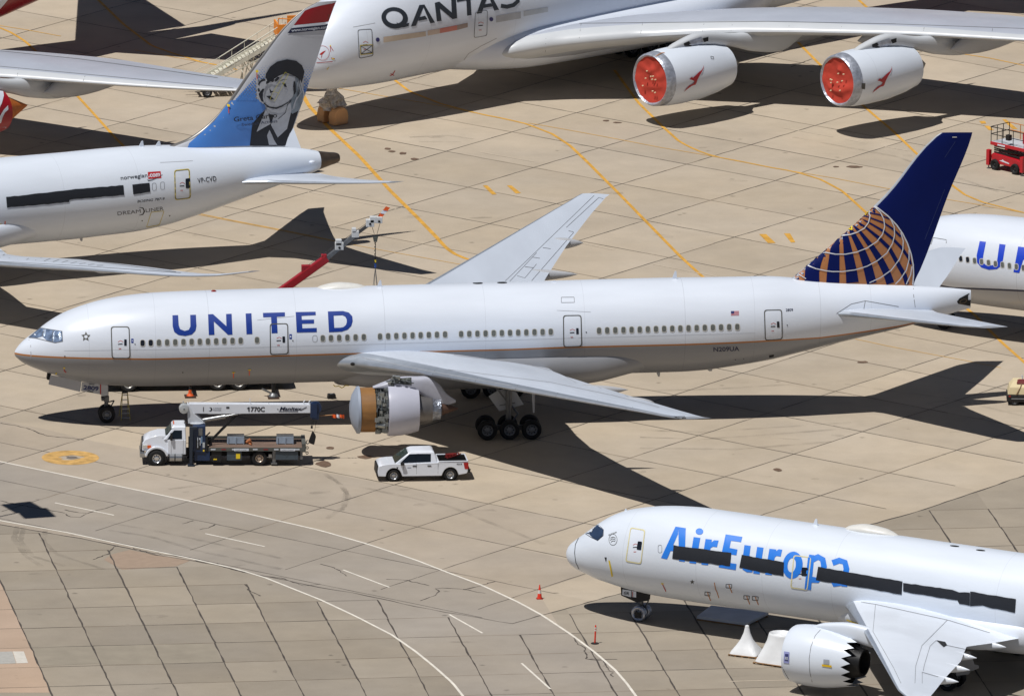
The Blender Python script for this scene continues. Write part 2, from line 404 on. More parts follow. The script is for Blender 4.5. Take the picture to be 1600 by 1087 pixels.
tag(g.build('ground', CONC), 'tan concrete apron of large square slabs', kind='structure')
zA = zoomer(0, 700, 2.962); zB = zoomer(500, 660, 2.67); zC = zoomer(750, 0, 3.5556); zD = zoomer(0, 0, 3.6225); zE = zoomer(1200, 180, 3.6225); zF = zoomer(400, 200, 4.3467); zG = zoomer(1200, 0, 3.6225); zH = zoomer(1200, 400, 3.6225); zW = zoomer(680, 290, 5.714)
def gpoly(name, polys, m, z, kind='structure', label=None):
    """polys in photograph pixels laid flat on the ground"""
    mb = MB()
    for i, p in enumerate(polys):
        mb.add([(*G(x, y), z+.0002*(i % 9)) for x, y in p], [tuple(range(len(p)))])
    return tag(mb.build(name, m), label, kind=kind)
def gstrip(mb, pts, w, z, jit=0, seg=None, wj=0):
    """pts world xy; strip with hand-drawn unevenness"""
    q = []
    for a, b in zip(pts, pts[1:]):
        l = math.hypot(b[0]-a[0], b[1]-a[1]); k = max(1, int(l/seg)) if seg else 1
        for i in range(k): t = i/k; q.append((a[0]+(b[0]-a[0])*t+random.gauss(0, jit), a[1]+(b[1]-a[1])*t+random.gauss(0, jit)))
    q.append(pts[-1])
    ws = [max(.012, w*(1+random.uniform(-wj, wj))) for _ in q]
    for r in ribbon(q, ws): mb.add([(x, y, z+random.uniform(0, .0006)) for x, y in r], [(0, 1, 2, 3)])
T1 = zA([(-60, 335), (0, 352), (200, 388), (370, 417), (540, 452), (740, 497), (880, 517), (1000, 540), (1200, 587), (1330, 612), (1481, 637)])[:-1]+zB([(0, 688), (130, 708), (250, 733), (390, 765), (520, 790), (650, 812), (800, 838)])
T1g = [G(*p) for p in T1]; J0 = Vector(T1g[-1]); BD = GB.normalized()
east = G(1433, 799)
T1g = [(-60, T1g[0][1]+8.5)]+T1g+[east, (east[0]+BD.x*90, east[1]+BD.y*90)]
# south apron sheet (older, smaller slabs) and the service road
S = MB(); n = len(T1g); S.add([(x, y, .004) for x, y in T1g]+[(400, T1g[-1][1], .004), (400, -700, .004), (-400, -700, .004), (-400, T1g[0][1], .004)], [tuple(range(n+4))])
tag(S.build('old_apron', CONC2), 'greyer concrete apron of small slabs', kind='structure')
Wt = [(-60, 706)]+zA([(0, 62), (400, 145), (750, 218), (1000, 270), (1481, 380)])+zB([(200, 507), (400, 573), (520, 620), (680, 680), (830, 750), (930, 805), (1050, 885), (1150, 960), (1230, 1030), (1280, 1087), (1340, 1170)])
Wb = [(-60, 800)]+zA([(0, 335), (300, 388), (600, 452), (870, 507), (1100, 560), (1230, 600), (1481, 700)])+zB([(150, 808), (300, 885), (400, 955), (480, 1020), (555, 1087), (620, 1170)])
R = MB(); a = [G(*p) for p in Wt]; b = [G(*p) for p in Wb]
import itertools
def resample(p, k):
    p = np.array(p); d = np.concatenate([[0], np.cumsum(np.hypot(*np.diff(p, axis=0).T))]); t = np.linspace(0, d[-1], k)
    return list(zip(np.interp(t, d, p[:, 0]), np.interp(t, d, p[:, 1])))
a2, b2 = resample(a, 40), resample(b, 40)
for i in range(39): R.add([(*a2[i], .008), (*a2[i+1], .008), (*b2[i+1], .008), (*b2[i], .008)], [(0, 1, 2, 3)])
MID = concrete('mid_concrete', (168, 158, 144), math.atan2(GA.y, GA.x), GO, S1, S1, .06)
gpoly('middle_apron', [[(-90, 640), (60, 668), (150, 690), (330, 722), (480, 733), (610, 757), (766, 788), (914, 817), (800, 854), (945, 887), (839, 922), (878, 985)]+[(x, y) for x, y in T1[::-1][1:]]+[(-90, 800)]], MID, .0062, label='pinkish grey slabs beside the road')
tag(R.build('service_road', ROADM), 'service road curving across the apron', kind='structure')
# joints
def below(p):
    x, y = p; 
    for (x0, y0), (x1, y1) in zip(T1g, T1g[1:]):
        if min(x0, x1) <= x <= max(x0, x1):
            return y < y0+(y1-y0)*((x-x0)/((x1-x0) or 1))
    return False
J = MB(); JF = MB()
for fam in (0, 1):
    D, E_ = (GA, GB) if fam == 0 else (GB, GA); D = D.normalized(); st = E_.normalized()*S1
    for k in range(-22, 34):
        o = Vector(GO)+st*k; strong = random.random() < .45
        t = -170
        while t < 260:
            p = o+D*t; q = o+D*(t+3.81)
            if not below(p) and not below(q) and -25 < p.x < 110 and -75 < p.y < 190:
                fade = p.y > 40
                (J if (strong and not fade) or random.random() < (.35 if fade else .6) else JF).__class__
                tgt = J if (random.random() < (.95 if p.y < 8 else (.75 if (strong or fam == 1) else .3))) else JF
                gstrip(tgt, [tuple(p), tuple(q)], .065 if tgt is J else .07, .0125, .016, .95, .4)
            t += 3.81
for fam in (0, 1):
    D, E_ = (SA, SB) if fam == 0 else (SB, SA)
    for k in range(-9, 26 if fam == 1 else 14):
        o = Vector(SO)+E_*k; t = -24
        while t < 40:
            p = o+D*t; q = o+D*(t+1)
            if below(p) and below(q) and -25 < p.x < 90 and -90 < p.y < 0:
                tgt = J if (fam == 1 or random.random() < .5) else JF
                gstrip(tgt, [tuple(p), tuple(q)], .095 if fam == 1 else .06, .0125, .02, .8, .5)
            t += 1
gstrip(J, T1g, .10, .013, .03, .8, .6)
cr = [zA([(437, 515), (480, 495), (500, 490), (520, 465), (545, 450)]), zA([(300, 285), (340, 295), (400, 300)]), zA([(300, 305), (330, 318), (370, 320), (400, 302), (450, 288), (540, 262)]), zA([(845, 350), (895, 335)]), zA([(925, 377), (960, 368), (995, 353)]), zA([(0, 245), (120, 268), (300, 300)]),
      zB([(280, 652), (370, 658), (455, 680)]), zB([(415, 743), (470, 725), (500, 705), (480, 693), (510, 688), (600, 695), (650, 685), (730, 663)]), zB([(600, 695), (690, 712)]), zB([(1060, 895), (1080, 925), (1105, 940), (1112, 985), (1180, 993), (1205, 1030), (1225, 1060)]), zB([(1112, 985), (1240, 987)]),
      zA([(1135, 627), (1160, 665), (1205, 683)]), zA([(640, 470), (700, 490), (760, 500)]), zA([(610, 462), (690, 482), (745, 492), (800, 497), (880, 510), (950, 528)]), zA([(1000, 535), (1090, 565), (1210, 590), (1300, 600), (1400, 635), (1481, 628)]), [(0, 661), (14, 663), (40, 668), (70, 680), (131, 687)],
      zB([(0, 590), (60, 605), (110, 640)]), zoomer(1200, 0, 3.6225)([(135, 380), (170, 365), (250, 335)])]
for c in cr: gstrip(J, [G(*p) for p in c], .085, .0142, .05, .3, .6)
tag(J.build('apron_joints', TAR), 'dark sealed joints and cracks between the slabs', kind='structure')
tag(JF.build('worn_joints', TAR2), 'faint worn joints between the slabs', kind='structure')
# painted lines
Y = MB(); YT = MB(); WL = MB(); WF = MB()
def line(mb, px, w, z=.016): gstrip(mb, resample([G(*p) for p in px], max(2, len(px)*4)), w, z, 0, None, .04)
line(Y, [(470, 143), (482.5, 165.6), (515.6, 201.5), (562.6, 245.7), (609.5, 298), (655, 343), (680, 368.8), (697.5, 388), (711.5, 397.6), (730.7, 405.5), (760, 414)], .3)
line(Y, [(598, 112), (615, 124.2), (640, 143.5), (690, 163), (750, 178.6), (786.6, 185.6), (823, 194), (862.5, 209.5), (890.6, 227.8), (918.7, 254.5), (941, 277), (963.7, 299.5), (1062, 400), (1095, 430), (1130, 460)], .24)
line(YT, [(480, 128), (526.7, 138), (598.5, 150.5), (690, 166), (750, 178.6)], .12)
line(YT, [(826, 192.6), (890.6, 204), (961, 217), (1031, 230.6), (1101.6, 242.4), (1172, 255.4)], .12)
line(Y, [(960, 110), (997.5, 161), (1034, 197), (1062, 222), (1087.5, 234.8), (1115.6, 244.7), (1172, 255.4), (1200, 261.3), (1241.4, 268.3), (1282.8, 280.8), (1316, 298.7), (1343.5, 323.5), (1420, 395)], .22)
line(YT, [(1241, 268.3), (1305, 279), (1371, 292), (1476, 311.3), (1525.7, 319.4), (1600, 333)], .12)
line(Y, [(1190, 0), (1215, 30), (1251, 71), (1283, 103.5), (1320, 140), (1363, 178), (1393, 203), (1429, 237.4), (1460, 266), (1488.5, 290.4), (1509, 305.6), (1536.8, 316.6), (1600, 332.7), (1640, 342)], .22)
line(Y, [(1330, -10), (1349, 7), (1380, 36)], .22); line(YT, [(1335, 54), (1376.7, 63.5), (1479, 81)], .14); line(Y, [(1479, 81), (1545, 91), (1600, 102.7), (1640, 110)], .16)
line(Y, [(140, -16), (153, 0), (193, 38.6), (237, 72), (268, 83), (317, 98), (350, 103.5), (372, 110)], .22); line(YT, [(210, 78.7), (301, 95), (340, 103)], .12)
line(Y, [(-30, 33), (0, 44), (19, 52), (41, 66.3), (54, 78.7), (102, 130), (143.5, 175), (179.4, 215), (240, 275)], .22); line(YT, [(-30, 34), (0, 40.6), (41, 47), (95, 57)], .14)
line(Y, [(300, 332), (364.5, 345), (430, 357.5), (499, 371.4), (542, 381)], .14); line(YT, [(310.5, 336), (420, 357), (499.5, 372.8), (607, 393), (700, 409.8), (740, 417)], .10)
line(Y, [(1490, 465), (1512, 483.6), (1521.6, 491), (1545, 515), (1567, 536.6), (1600, 565.6), (1640, 600)], .24); line(YT, [(1336.6, 529.7), (1387.7, 540.8), (1456.7, 553.8), (1506.4, 562.9), (1564, 574.5)], .10)
for q in ([(754.4, 290), (761.4, 290), (776, 304), (769, 304.5)], [(792, 290), (799, 290), (814, 302), (806, 302.8)], [(1224.8, 365), (1234.5, 365), (1242.8, 378.8), (1236, 379.3)], [(1186, 366), (1197, 366), (1212, 380), (1200, 380)], [(1530, 189.6), (1539.3, 189.6), (1541, 193.7), (1533, 193.7)], [(1537.7, 197), (1544.8, 197), (1553, 203.7), (1544.8, 203.7)], [(1566, 187), (1572, 187), (1590, 202), (1581.8, 202)]):
    Y.add([(*G(*p), .0165) for p in q], [(0, 1, 2, 3)])
line(WL, Wt, .17); line(WL, Wb, .17)
for p, q in (((86, 785.4), (178, 804.7)), ((320.7, 833.4), (413.6, 853.6)), ((536, 890), (608.6, 917.3)), ((702, 959.6), (754, 988.8)), ((815, 1035.7), (860, 1076))): line(WL, [p, q], .14)
for p, q in (((1223.5, 200), (1301, 214)), ((1321.5, 218), (1354.6, 224)), ((1380, 229), (1420, 236)), ((750, 237.7), (834, 253)), ((480, 300), (505, 305)), ((550, 314), (620, 327)), ((1500, 238), (1545, 246)), ((1020, 413), (1120, 432)), ((895, 377), (960, 391)), ((1140, 1064), (1230, 1062))): line(WF, [p, q], .12)
for c in ([(1000, 664), (1100, 668), (1200, 664), (1290, 660)], [(1000, 683), (1120, 686), (1200, 680), (1330, 670)]): pass
cx, cy = G(110, 715); r = 1.86
ringp = [(cx+r*math.cos(t), cy+r*math.sin(t)) for t in np.linspace(0, 2*math.pi, 33)[:-1]]
inn = [(cx+(.75+.14*math.sin(3*t+1)+.1*math.sin(7*t))*math.cos(t), cy+(.6+.12*math.sin(2*t))*math.sin(t)) for t in np.linspace(0, 2*math.pi, 33)[:-1]]
YC = MB()
for q in ring(ringp, inn): YC.add([(x, y, .0165) for x, y in q], [(0, 1, 2, 3)])
YC.build('yellow_circle_marking', mat('faded_orange_paint', (196, 156, 92), .85, 0, .3, 1.6)); tag(bpy.data.objects['yellow_circle_marking'], 'faded yellow ring painted round a drain', kind='structure')
dk = MB(); dk.lathe([(0, .01), (.008, .3), (.008, .36), (0, .37)], (cx+.1, cy, .012), 'z', 20); tag(dk.build('drain_cover', mat('drain_iron', (120, 112, 104), .8, .2, .2)), 'small round drain cover in the yellow ring', kind='structure')
tag(Y.build('yellow_taxi_lines', YEL), 'yellow taxi lead-in lines', kind='structure'); tag(YT.build('thin_yellow_lines', YELF), 'thin worn yellow guide lines', kind='structure')
tag(WL.build('white_road_lines', WHT), 'white edge and lane lines of the service road', kind='structure'); tag(WF.build('worn_white_lines', WHTF), 'worn white dashes on the apron', kind='structure')
gpoly('concrete_patch', [zA([(480, 515), (520, 490), (600, 470), (700, 490), (880, 520), (815, 546), (565, 562), (535, 545)])], mat('patch_brown', (158, 138, 120), .9, 0, .06, 2), .0105, label='brown repaired patch of concrete')
gpoly('orange_slabs', [zA([(-200, 560), (0, 620), (62, 745), (105, 830), (140, 915), (215, 1087), (230, 1130), (-200, 1130)])], concrete('rusty_concrete', (178, 158, 140), math.atan2(SA.y, SA.x), SO, SA.length, SB.length, .07), .0075, label='rust-tinted slabs at the edge')
gpoly('dark_slab_patch', [zA([(150, 918), (430, 910), (470, 995), (180, 1005)]), zA([(432, 915), (700, 908), (750, 1000), (475, 1000)]), zA([(706, 908), (985, 903), (1030, 990), (752, 997)])], mat('patch_grey', (148, 139, 124), .9, 0, .10, .6), .0105, label='darker repaired slabs')
gpoly('painted_block', [zA([(-20, 942), (57, 940), (75, 995), (-20, 998)])], mat('block_grey_paint', (172, 170, 164), .85, 0, .08), .0165, label='grey painted rectangle')
gpoly('painted_block', [zA([(59, 940), (110, 940), (130, 993), (77, 995)])], mat('block_white_paint', (205, 200, 190), .85, 0, .08), .0165, label='white painted rectangle')
# tyre scuffs and old stains: thin, partly transparent rubber
SC_M = bpy.data.materials.new('tyre_scuff'); SC_M.use_nodes = True; nn = SC_M.node_tree; pb = nn.nodes['Principled BSDF']; pb.inputs['Base Color'].default_value = (.03, .028, .025, 1); pb.inputs['Roughness'].default_value = .9
tc = nn.nodes.new('ShaderNodeTexCoord'); no = nn.nodes.new('ShaderNodeTexNoise'); no.inputs['Scale'].default_value = .7; no.inputs['Detail'].default_value = 6; nn.links.new(tc.outputs['Object'], no.inputs[0])
mr = nn.nodes.new('ShaderNodeMapRange'); mr.inputs[1].default_value = .35; mr.inputs[2].default_value = .75; mr.inputs[3].default_value = 0; mr.inputs[4].default_value = .2; nn.links.new(no.outputs[0], mr.inputs[0]); nn.links.new(mr.outputs[0], pb.inputs['Alpha'])
SK = MB()
def arc(px, w): 
    p = resample([G(*q) for q in px], 30); gstrip(SK, p, w, .0185, .01, None, .3)
for px in ([(1000, 611), (1080, 609), (1150, 606), (1240, 600)], [(1000, 683), (1100, 686), (1190, 680), (1330, 669)], [(1000, 672), (1100, 675), (1190, 669), (1330, 660)], zA([(80, 360), (65, 420), (120, 500), (190, 545)]), zA([(110, 365), (95, 430), (150, 500), (300, 545)]), zA([(210, 380), (200, 430), (260, 490), (480, 560)]),
           zB([(20, 215), (90, 260), (120, 310), (90, 370)]), zB([(60, 235), (110, 290), (100, 350), (30, 400)]), zA([(780, 190), (950, 170), (1200, 150), (1400, 190)]), zA([(500, 380), (700, 410), (900, 470), (1300, 560)]), zA([(500, 345), (700, 380), (900, 420), (1300, 510)]), [(1320, 600), (1400, 612), (1480, 622), (1600, 650)], [(1000, 700), (1150, 702), (1300, 690)], [(560, 760), (700, 790), (850, 850)], [(40, 640), (70, 648), (110, 645)], [(1240, 215), (1400, 245), (1560, 300)], [(640, 215), (700, 212), (740, 218)], [(655, 222), (720, 222)]): arc(px, .35)
random.seed(21)
for k in range(150):
    x, y = random.uniform(-5, 80), random.uniform(-70, 120); w = random.uniform(.1, .45); l = random.uniform(.15, 1.1); a = random.uniform(-.5, .5)
    SK.add([(x+l*math.cos(t)*math.cos(a)*random.uniform(.7, 1.2), y+w*math.sin(t)*random.uniform(.6, 1.3)+l*math.cos(t)*math.sin(a), .0195+.00002*k) for t in np.linspace(0, 2*math.pi, 11)[:-1]], [tuple(range(10))])
tag(SK.build('tyre_marks', SC_M), 'tyre scuffs and oil stains on the concrete', kind='structure')
ST = MB()
for (px, py, rx, ry) in ((507, 725, 1.0, .5), (516, 700, .5, .22), (570, 714, .9, .28), (1335, 261, .9, .25), (1306, 261, .4, .12), (629, 240, .5, .25), (612, 237, .45, .2), (606, 233, .45, .2), (648, 249, .5, .2), (947, 189, .45, .14), (965, 192, .5, .14), (480, 265, .4, .2), (1348, 566, .8, .2), (1215, 734, .5, .25)):
    x, y = G(px, py); ST.add([(x+rx*.6*math.cos(t)*random.uniform(.7, 1.15), y+ry*1.6*math.sin(t)*random.uniform(.7, 1.15), .0235) for t in np.linspace(0, 2*math.pi, 13)[:-1]], [tuple(range(12))])
tag(ST.build('oil_spots', mat('oil_spot', (105, 84, 68), .8, 0, .25, 3)), 'small dark oil spots on the concrete', kind='structure')
# ---------------------------------------------------------------- aircraft paints
def two_tone(name, top, bot, pts, edge=None, ew=.06, rough=.32, x0=0.0, x1=63.0, lines=(), metal_tail=None):
    """fuselage paint: upper colour, lower colour under a line z(x), optional pin stripe, faint panel seams"""
    m = bpy.data.materials.new(name); m.use_nodes = True; n = m.node_tree; N = n.nodes.new; L = n.links.new; b = n.nodes['Principled BSDF']
    b.inputs['Roughness'].default_value = rough; b.inputs['Coat Weight'].default_value = .12; b.inputs['Coat Roughness'].default_value = .12
    tc = N('ShaderNodeTexCoord'); sx = N('ShaderNodeSeparateXYZ'); L(tc.outputs['Object'], sx.inputs[0])
    def mth(op, a, b_=None, c=None):
        x = N('ShaderNodeMath'); x.operation = op
        for i, v in enumerate((a, b_, c)):
            if v is None: continue
            if isinstance(v, (int, float)): x.inputs[i].default_value = v
            else: L(v, x.inputs[i])
        return x.outputs[0]
    def mix(f, a, b_):
        x = N('ShaderNodeMix'); x.data_type = 'RGBA'
        L(f, x.inputs[0]) if not isinstance(f, (int, float)) else setattr(x.inputs[0], 'default_value', f)
        for i, v in ((6, a), (7, b_)):
            if isinstance(v, tuple): x.inputs[i].default_value = v+(1,)
            else: L(v, x.inputs[i])
        return x.outputs[2]
    no = N('ShaderNodeTexNoise'); no.inputs['Scale'].default_value = .55; no.inputs['Detail'].default_value = 7; mp = N('ShaderNodeMapping'); mp.inputs['Scale'].default_value = (.35, 1, 2.2); L(tc.outputs['Object'], mp.inputs[0]); L(mp.outputs[0], no.inputs[0])
    d = N('ShaderNodeMapRange'); d.inputs[1].default_value = .35; d.inputs[2].default_value = .75; d.inputs[3].default_value = 1.0; d.inputs[4].default_value = .93; L(no.outputs[0], d.inputs[0])
    col = lin(top)
    if pts:
        fc = N('ShaderNodeFloatCurve'); cv = fc.mapping.curves[0]; t = mth('MULTIPLY_ADD', sx.outputs[0], 1/(x1-x0), -x0/(x1-x0)); L(t, fc.inputs['Value'])
        P = [((x-x0)/(x1-x0), z/12.0) for x, z in pts]
        cv.points[0].location = P[0]; cv.points[1].location = P[-1]
        for p in P[1:-1]: cv.points.new(*p)
        for p in cv.points: p.handle_type = 'VECTOR'
        fc.mapping.update()
        zt = mth('MULTIPLY', fc.outputs[0], 12.0); dz = mth('SUBTRACT', sx.outputs[2], zt)
        col = mix(mth('GREATER_THAN', dz, 0.0), lin(bot), lin(top))
        if edge: col = mix(mth('LESS_THAN', mth('ABSOLUTE', dz), ew), col, lin(edge))
    for x in lines:
        s = mth('LESS_THAN', mth('ABSOLUTE', mth('SUBTRACT', sx.outputs[0], x)), .018); dk = N('ShaderNodeVectorMath'); dk.operation = 'SCALE'
        L(col, dk.inputs[0]) if not isinstance(col, tuple) else setattr(dk.inputs[0], 'default_value', col)
        L(mth('MULTIPLY_ADD', s, -.12 if x not in (12.4, 23.9, 43.6, 52.6) else -.2, 1.0), dk.inputs['Scale']); col = dk.outputs[0]
    sc = N('ShaderNodeVectorMath'); sc.operation = 'SCALE'
    L(col, sc.inputs[0]) if not isinstance(col, tuple) else setattr(sc.inputs[0], 'default_value', col)
    L(d.outputs[0], sc.inputs['Scale']); L(sc.outputs[0], b.inputs['Base Color'])
    return m
WHITE = mat('aircraft_white_paint', (219, 226, 237), .32, 0, .03, .8, coat=.25)
GREYB = mat('aircraft_grey_paint', (178, 180, 184), .4, 0, .04, .8, coat=.15)
WINGT = mat('wing_upper_grey', (194, 202, 214), .42, 0, .05, .5, coat=.1, stretch=(1, .3, 1))
SILV = mat('bare_metal_edge', (176, 184, 194), .35, .55, .08, 1.5)
SEAM = mat('panel_seam', (108, 110, 114), .6, 0, .1)
SEAML = mat('light_panel_seam', (165, 168, 174), .6, 0, .1)
SEAMD = mat('door_seam', (84, 84, 80), .6, 0, .2)
BLUE = mat('airline_blue', (22, 56, 140), .5, 0, .04, 1, spec=.3)
NAVY = mat('tail_navy_blue', (2, 20, 84), .6, 0, .06, .7, spec=.15)
GOLD = mat('tail_gold', (176, 116, 70), .45, 0, .06, 1)
WINM = mat('cabin_window_grey', (102, 105, 101), .25, 0, .15, 2)
WIND = mat('cabin_window_dark', (28, 32, 40), .2, 0, .15, 2)
WFR = mat('window_rim', (206, 204, 198), .5, 0, .05)
BLKT = mat('black_window_tape', (18, 24, 34), .75, 0, .12, 1.2, bump=.2)
REDP = mat('warning_red', (176, 34, 30), .5, 0, .1); YELP = mat('cover_yellow', (236, 206, 40), .6, 0, .08); ORG = mat('flag_orange', (226, 92, 32), .6, 0, .1)
FOIL = mat('crumpled_foil', (150, 156, 168), .3, .75, .35, 5, bump=.9)
MACH = mat('engine_machinery', (74, 78, 76), .45, .5, .55, 7, bump=.6)
TXT = mat('black_lettering', (32, 34, 42), .5, 0, .05)
def textd(pl, key, s, o, e, up, m, bold=0, shear=0, off=.03, mirror=False, name='lettering', cell=9, space=1.0, parent=None):
    return decal(pl, key, name, text2d(s, o, e, up, bold, shear, space=space), m, off, cell, mirror, parent)
def seam(pl, key, lines, m=None, w=.9, name='panel_line', off=.012, cell=10):
    P = []
    for l in lines: P += ribbon(l, w)
    return decal(pl, key, name, P, m or SEAML, off, cell)
def door(pl, key, q, frame=SEAMD, w=1.5, fill=WHITE, win=None, marks=True, off=.02, name='door'):
    o = decal(pl, key, name, [rrect(q, .16)], fill, off)
    fr = ring(rrect(q, .16), [((x-sum(p[0] for p in q)/4)*(1-w*2/28)+sum(p[0] for p in q)/4, (y-sum(p[1] for p in q)/4)*(1-w*2/52)+sum(p[1] for p in q)/4) for x, y in rrect(q, .16)])
    decal(pl, key, 'door_frame', fr, frame, off+.036, parent=o)
    if win: decal(pl, key, 'door_window', [rrect(win, .25)], WIND, off+.036, parent=o)
    if marks:
        cx, cy = sum(p[0] for p in q)/4, sum(p[1] for p in q)/4
        decal(pl, key, 'door_marking', [[(cx-4, cy+2), (cx+3, cy+1.5), (cx+3, cy+3), (cx-4, cy+3.4)]], TXT, off+.024, parent=o)
        decal(pl, key, 'door_marking', ribbon([(cx-4, cy-1), (cx, cy-3), (cx+4, cy-1)], .9)+[[(cx-3, cy+9), (cx+1, cy+8.8), (cx+1, cy+10), (cx-3, cy+10.2)]], mat('faded_red_marking', (196, 110, 108), .5), off+.024, parent=o)
    return o
def ragged(top, bot, amp=.6, seg=6):
    """tape strip outline from two pixel polylines with torn edges"""
    def r(p):
        q = []
        for a, b in zip(p, p[1:]):
            k = max(1, int(abs(b[0]-a[0])/seg))
            for i in range(k): q.append((a[0]+(b[0]-a[0])*i/k, a[1]+(b[1]-a[1])*i/k+random.uniform(-amp, amp)))
        return q+[p[-1]]
    return r(top)+r(bot)[::-1]
ROO = [(1003, 322), (1000, 365), (985, 400), (950, 455), (925, 505), (912, 545), (900, 562), (860, 575), (810, 610), (762, 648), (790, 610), (830, 570), (880, 545), (890, 520), (868, 508), (828, 498), (845, 480), (862, 465), (868, 482), (900, 455), (940, 415), (980, 385), (995, 355)]
# ================================================================ the big twin in the middle
R7 = thing('airliner', 'white twin-engine airliner with blue UNITED title and blue and gold globe tail', 'airliner', (0, 0, 0), 0, 'airliners parked on the apron')
P7 = Plane(R7)
ST7 = [(-.1, 4.66, .01, .01), (.09, 4.7, .4, .36), (.42, 4.75, .74, .68), (.84, 4.81, 1.05, .96), (1.47, 4.91, 1.42, 1.32), (2.3, 5.06, 1.84, 1.77), (3.14, 5.17, 2.2, 2.13), (4.4, 5.27, 2.55, 2.5), (5.86, 5.36, 2.82, 2.8), (7.33, 5.43, 2.97, 2.96), (9, 5.49, 3.05, 3.05), (11.5, 5.54, 3.09, 3.09),
       (15.7, 5.6, 3.1, 3.1), (31, 5.83, 3.1, 3.1), (40.95, 5.99, 3.1, 3.1), (43.5, 6.02, 3.08, 3.09), (45.2, 6.07, 3.02, 3.04), (47.28, 6.21, 2.9, 2.91), (49.4, 6.39, 2.7, 2.75), (51.5, 6.56, 2.4, 2.43), (53.6, 6.73, 2.08, 2.10), (55.7, 6.89, 1.7, 1.79), (57.8, 7.05, 1.33, 1.48), (59.9, 7.24, .92, 1.14), (62.05, 7.45, .38, .74), (62.75, 7.5, .16, .60)]
CH = [(-1, 4.42), (0, 4.6)]
_a = [(24, 551.3), (55, 556), (110, 558.7), (179.4, 560.1), (234.6, 561), (400, 557), (566, 552), (800, 546), (883, 542.7), (1076, 538), (1200, 532.5), (1282.8, 527.5), (1352, 518), (1407, 509)]
def side_z(pl, st, px, py):
    """height and station where the pixel ray meets the left side of an analytic fuselage"""
    d = pl.I.to_3x3() @ ray(px, py); xs = [r[0] for r in st]; y = -3.0
    for _ in range(25):
        t = (y-pl.o.y)/d.y; x = pl.o.x+d.x*t; z = pl.o.z+d.z*t; a = np.interp(x, xs, [r[2] for r in st]); b = np.interp(x, xs, [r[3] for r in st]); c = np.interp(x, xs, [r[1] for r in st])
        u = max(-.98, min(.98, (z-c)/max(b, .05))); y = .5*y+.5*(-a*math.sqrt(1-u*u))
    return x, z
CHL = [(-1.0, 4.36)]+[side_z(P7, ST7, *q) for q in _a]
CHL = sorted(CHL); CHL += [(59.6, CHL[-1][1]+.25), (63, 5.0)]
M7 = two_tone('white_over_grey_livery', (219, 226, 237), (140, 142, 147), CHL, (178, 112, 48), .055, x0=-1, x1=63, lines=(4.6, 8.9, 12.4, 18.1, 23.9, 30.5, 37.0, 43.6, 48.2, 52.6, 56.0))
F7 = fuselage(ST7, M7, R7); P7.target('f', [F7])
wb = MB(); blob(wb, [(19.4, 0, 3.4, .3, .3), (20.6, 0, 3.5, 1.2, .85), (22.2, 0, 3.6, 2.1, 1.3), (24.5, 0, 3.7, 2.75, 1.55), (28, 0, 3.8, 3.05, 1.7), (34, 0, 3.85, 3.08, 1.72), (37.5, 0, 4.0, 3.0, 1.62), (40.5, 0, 4.35, 2.6, 1.3), (42.4, 0, 4.4, 1.4, .8), (43.6, 0, 4.3, .2, .2)], 48, 2.35)
FA7 = wb.build('wing_fairing', mat('belly_grey_paint', (142, 144, 149), .4, 0, .05, .6), R7, smooth=60)
W7S = [(2.2, 20.0, 34.4, 4.35, 3.8, .135), (2.9, 20.9, 34.4, 4.42, 3.9, .13), (3.6, 21.7, 34.5, 4.55, 4.1, .13), (6.5, 23.8, 34.6, 4.98, 4.6, .12), (10, 26.16, 35.0, 5.43, 5.15, .11), (14.4, 29.16, 36.24, 5.86, 5.7, .10), (20.5, 33.34, 38.26, 6.46, 6.4, .10), (27, 37.79, 40.67, 7.11, 7.08, .10), (30.0, 39.85, 41.9, 7.42, 7.4, .10), (30.4, 40.2, 42.2, 7.5, 7.48, .08)]
WL7 = wing(W7S, [WINGT, SILV], R7, side=-1); WR7 = wing(W7S, [WINGT, SILV], R7, side=1)
P7.target('w', [WL7]); P7.target('wr', [WR7])
for s in (-1, 1):
    for (y, x0, x1) in ((6.2, 31.2, 34.9), (12.2, 32.0, 35.3), (15.6, 33.4, 38.5), (21.6, 36.8, 39.5)):
        z = float(np.interp(y, [r[0] for r in W7S], [r[4] for r in W7S])); mb = MB(); canoe(mb, x0, x1, s*y, z-.25, z-.2, .55, .8); mb.build('flap_track_fairing', GREYB, R7, smooth=50)
H7S = [(.9, 52.4, 60.1, 6.95, 7.0, .07), (1.7, 53.2, 60.3, 7.02, 7.05, .08), (2.5, 54.5, 60.6, 7.14, 7.15, .10), (6, 57.4, 62.0, 7.62, 7.62, .09), (9.8, 60.6, 63.4, 8.15, 8.15, .09), (10.76, 61.9, 63.8, 8.28, 8.28, .08)]
HL7 = wing(H7S, [WINGT, SILV], R7, 'horizontal_stabilizer', -1, le=.05); wing(H7S, [WINGT, SILV], R7, 'horizontal_stabilizer', 1, le=.05)
FN7 = fin([(7.6, 49.0, 58.7, .09), (8.9, 50.7, 59.1, .09), (9.55, 51.5, 59.4, .09), (14.57, 56.95, 61.15, .085), (18.45, 60.2, 62.6, .08), (18.72, 60.6, 62.66, .06)], [NAVY, mat('fin_leading_edge_grey', (176, 182, 192), .4, .2, .05)], R7, le=.042)
P7.target('fin', [FN7])
zG7 = zoomer(1290, 310, 7.7636); zK = zoomer(1200, 180, 3.6225)
OUT = zG7([(515, 50), (640, 120), (760, 215), (860, 320), (930, 420), (990, 540), (1035, 670), (1060, 800), (1065, 920), (1055, 1045)])
gold = OUT+[(1427, 448), (1240, 440)]+zK([(150, 905), (215, 852), (300, 765), (385, 676), (470, 588)])+zG7([(500, 62)])
decal(P7, 'fin', 'globe_emblem', [gold], GOLD, .014, 7, mirror=True)
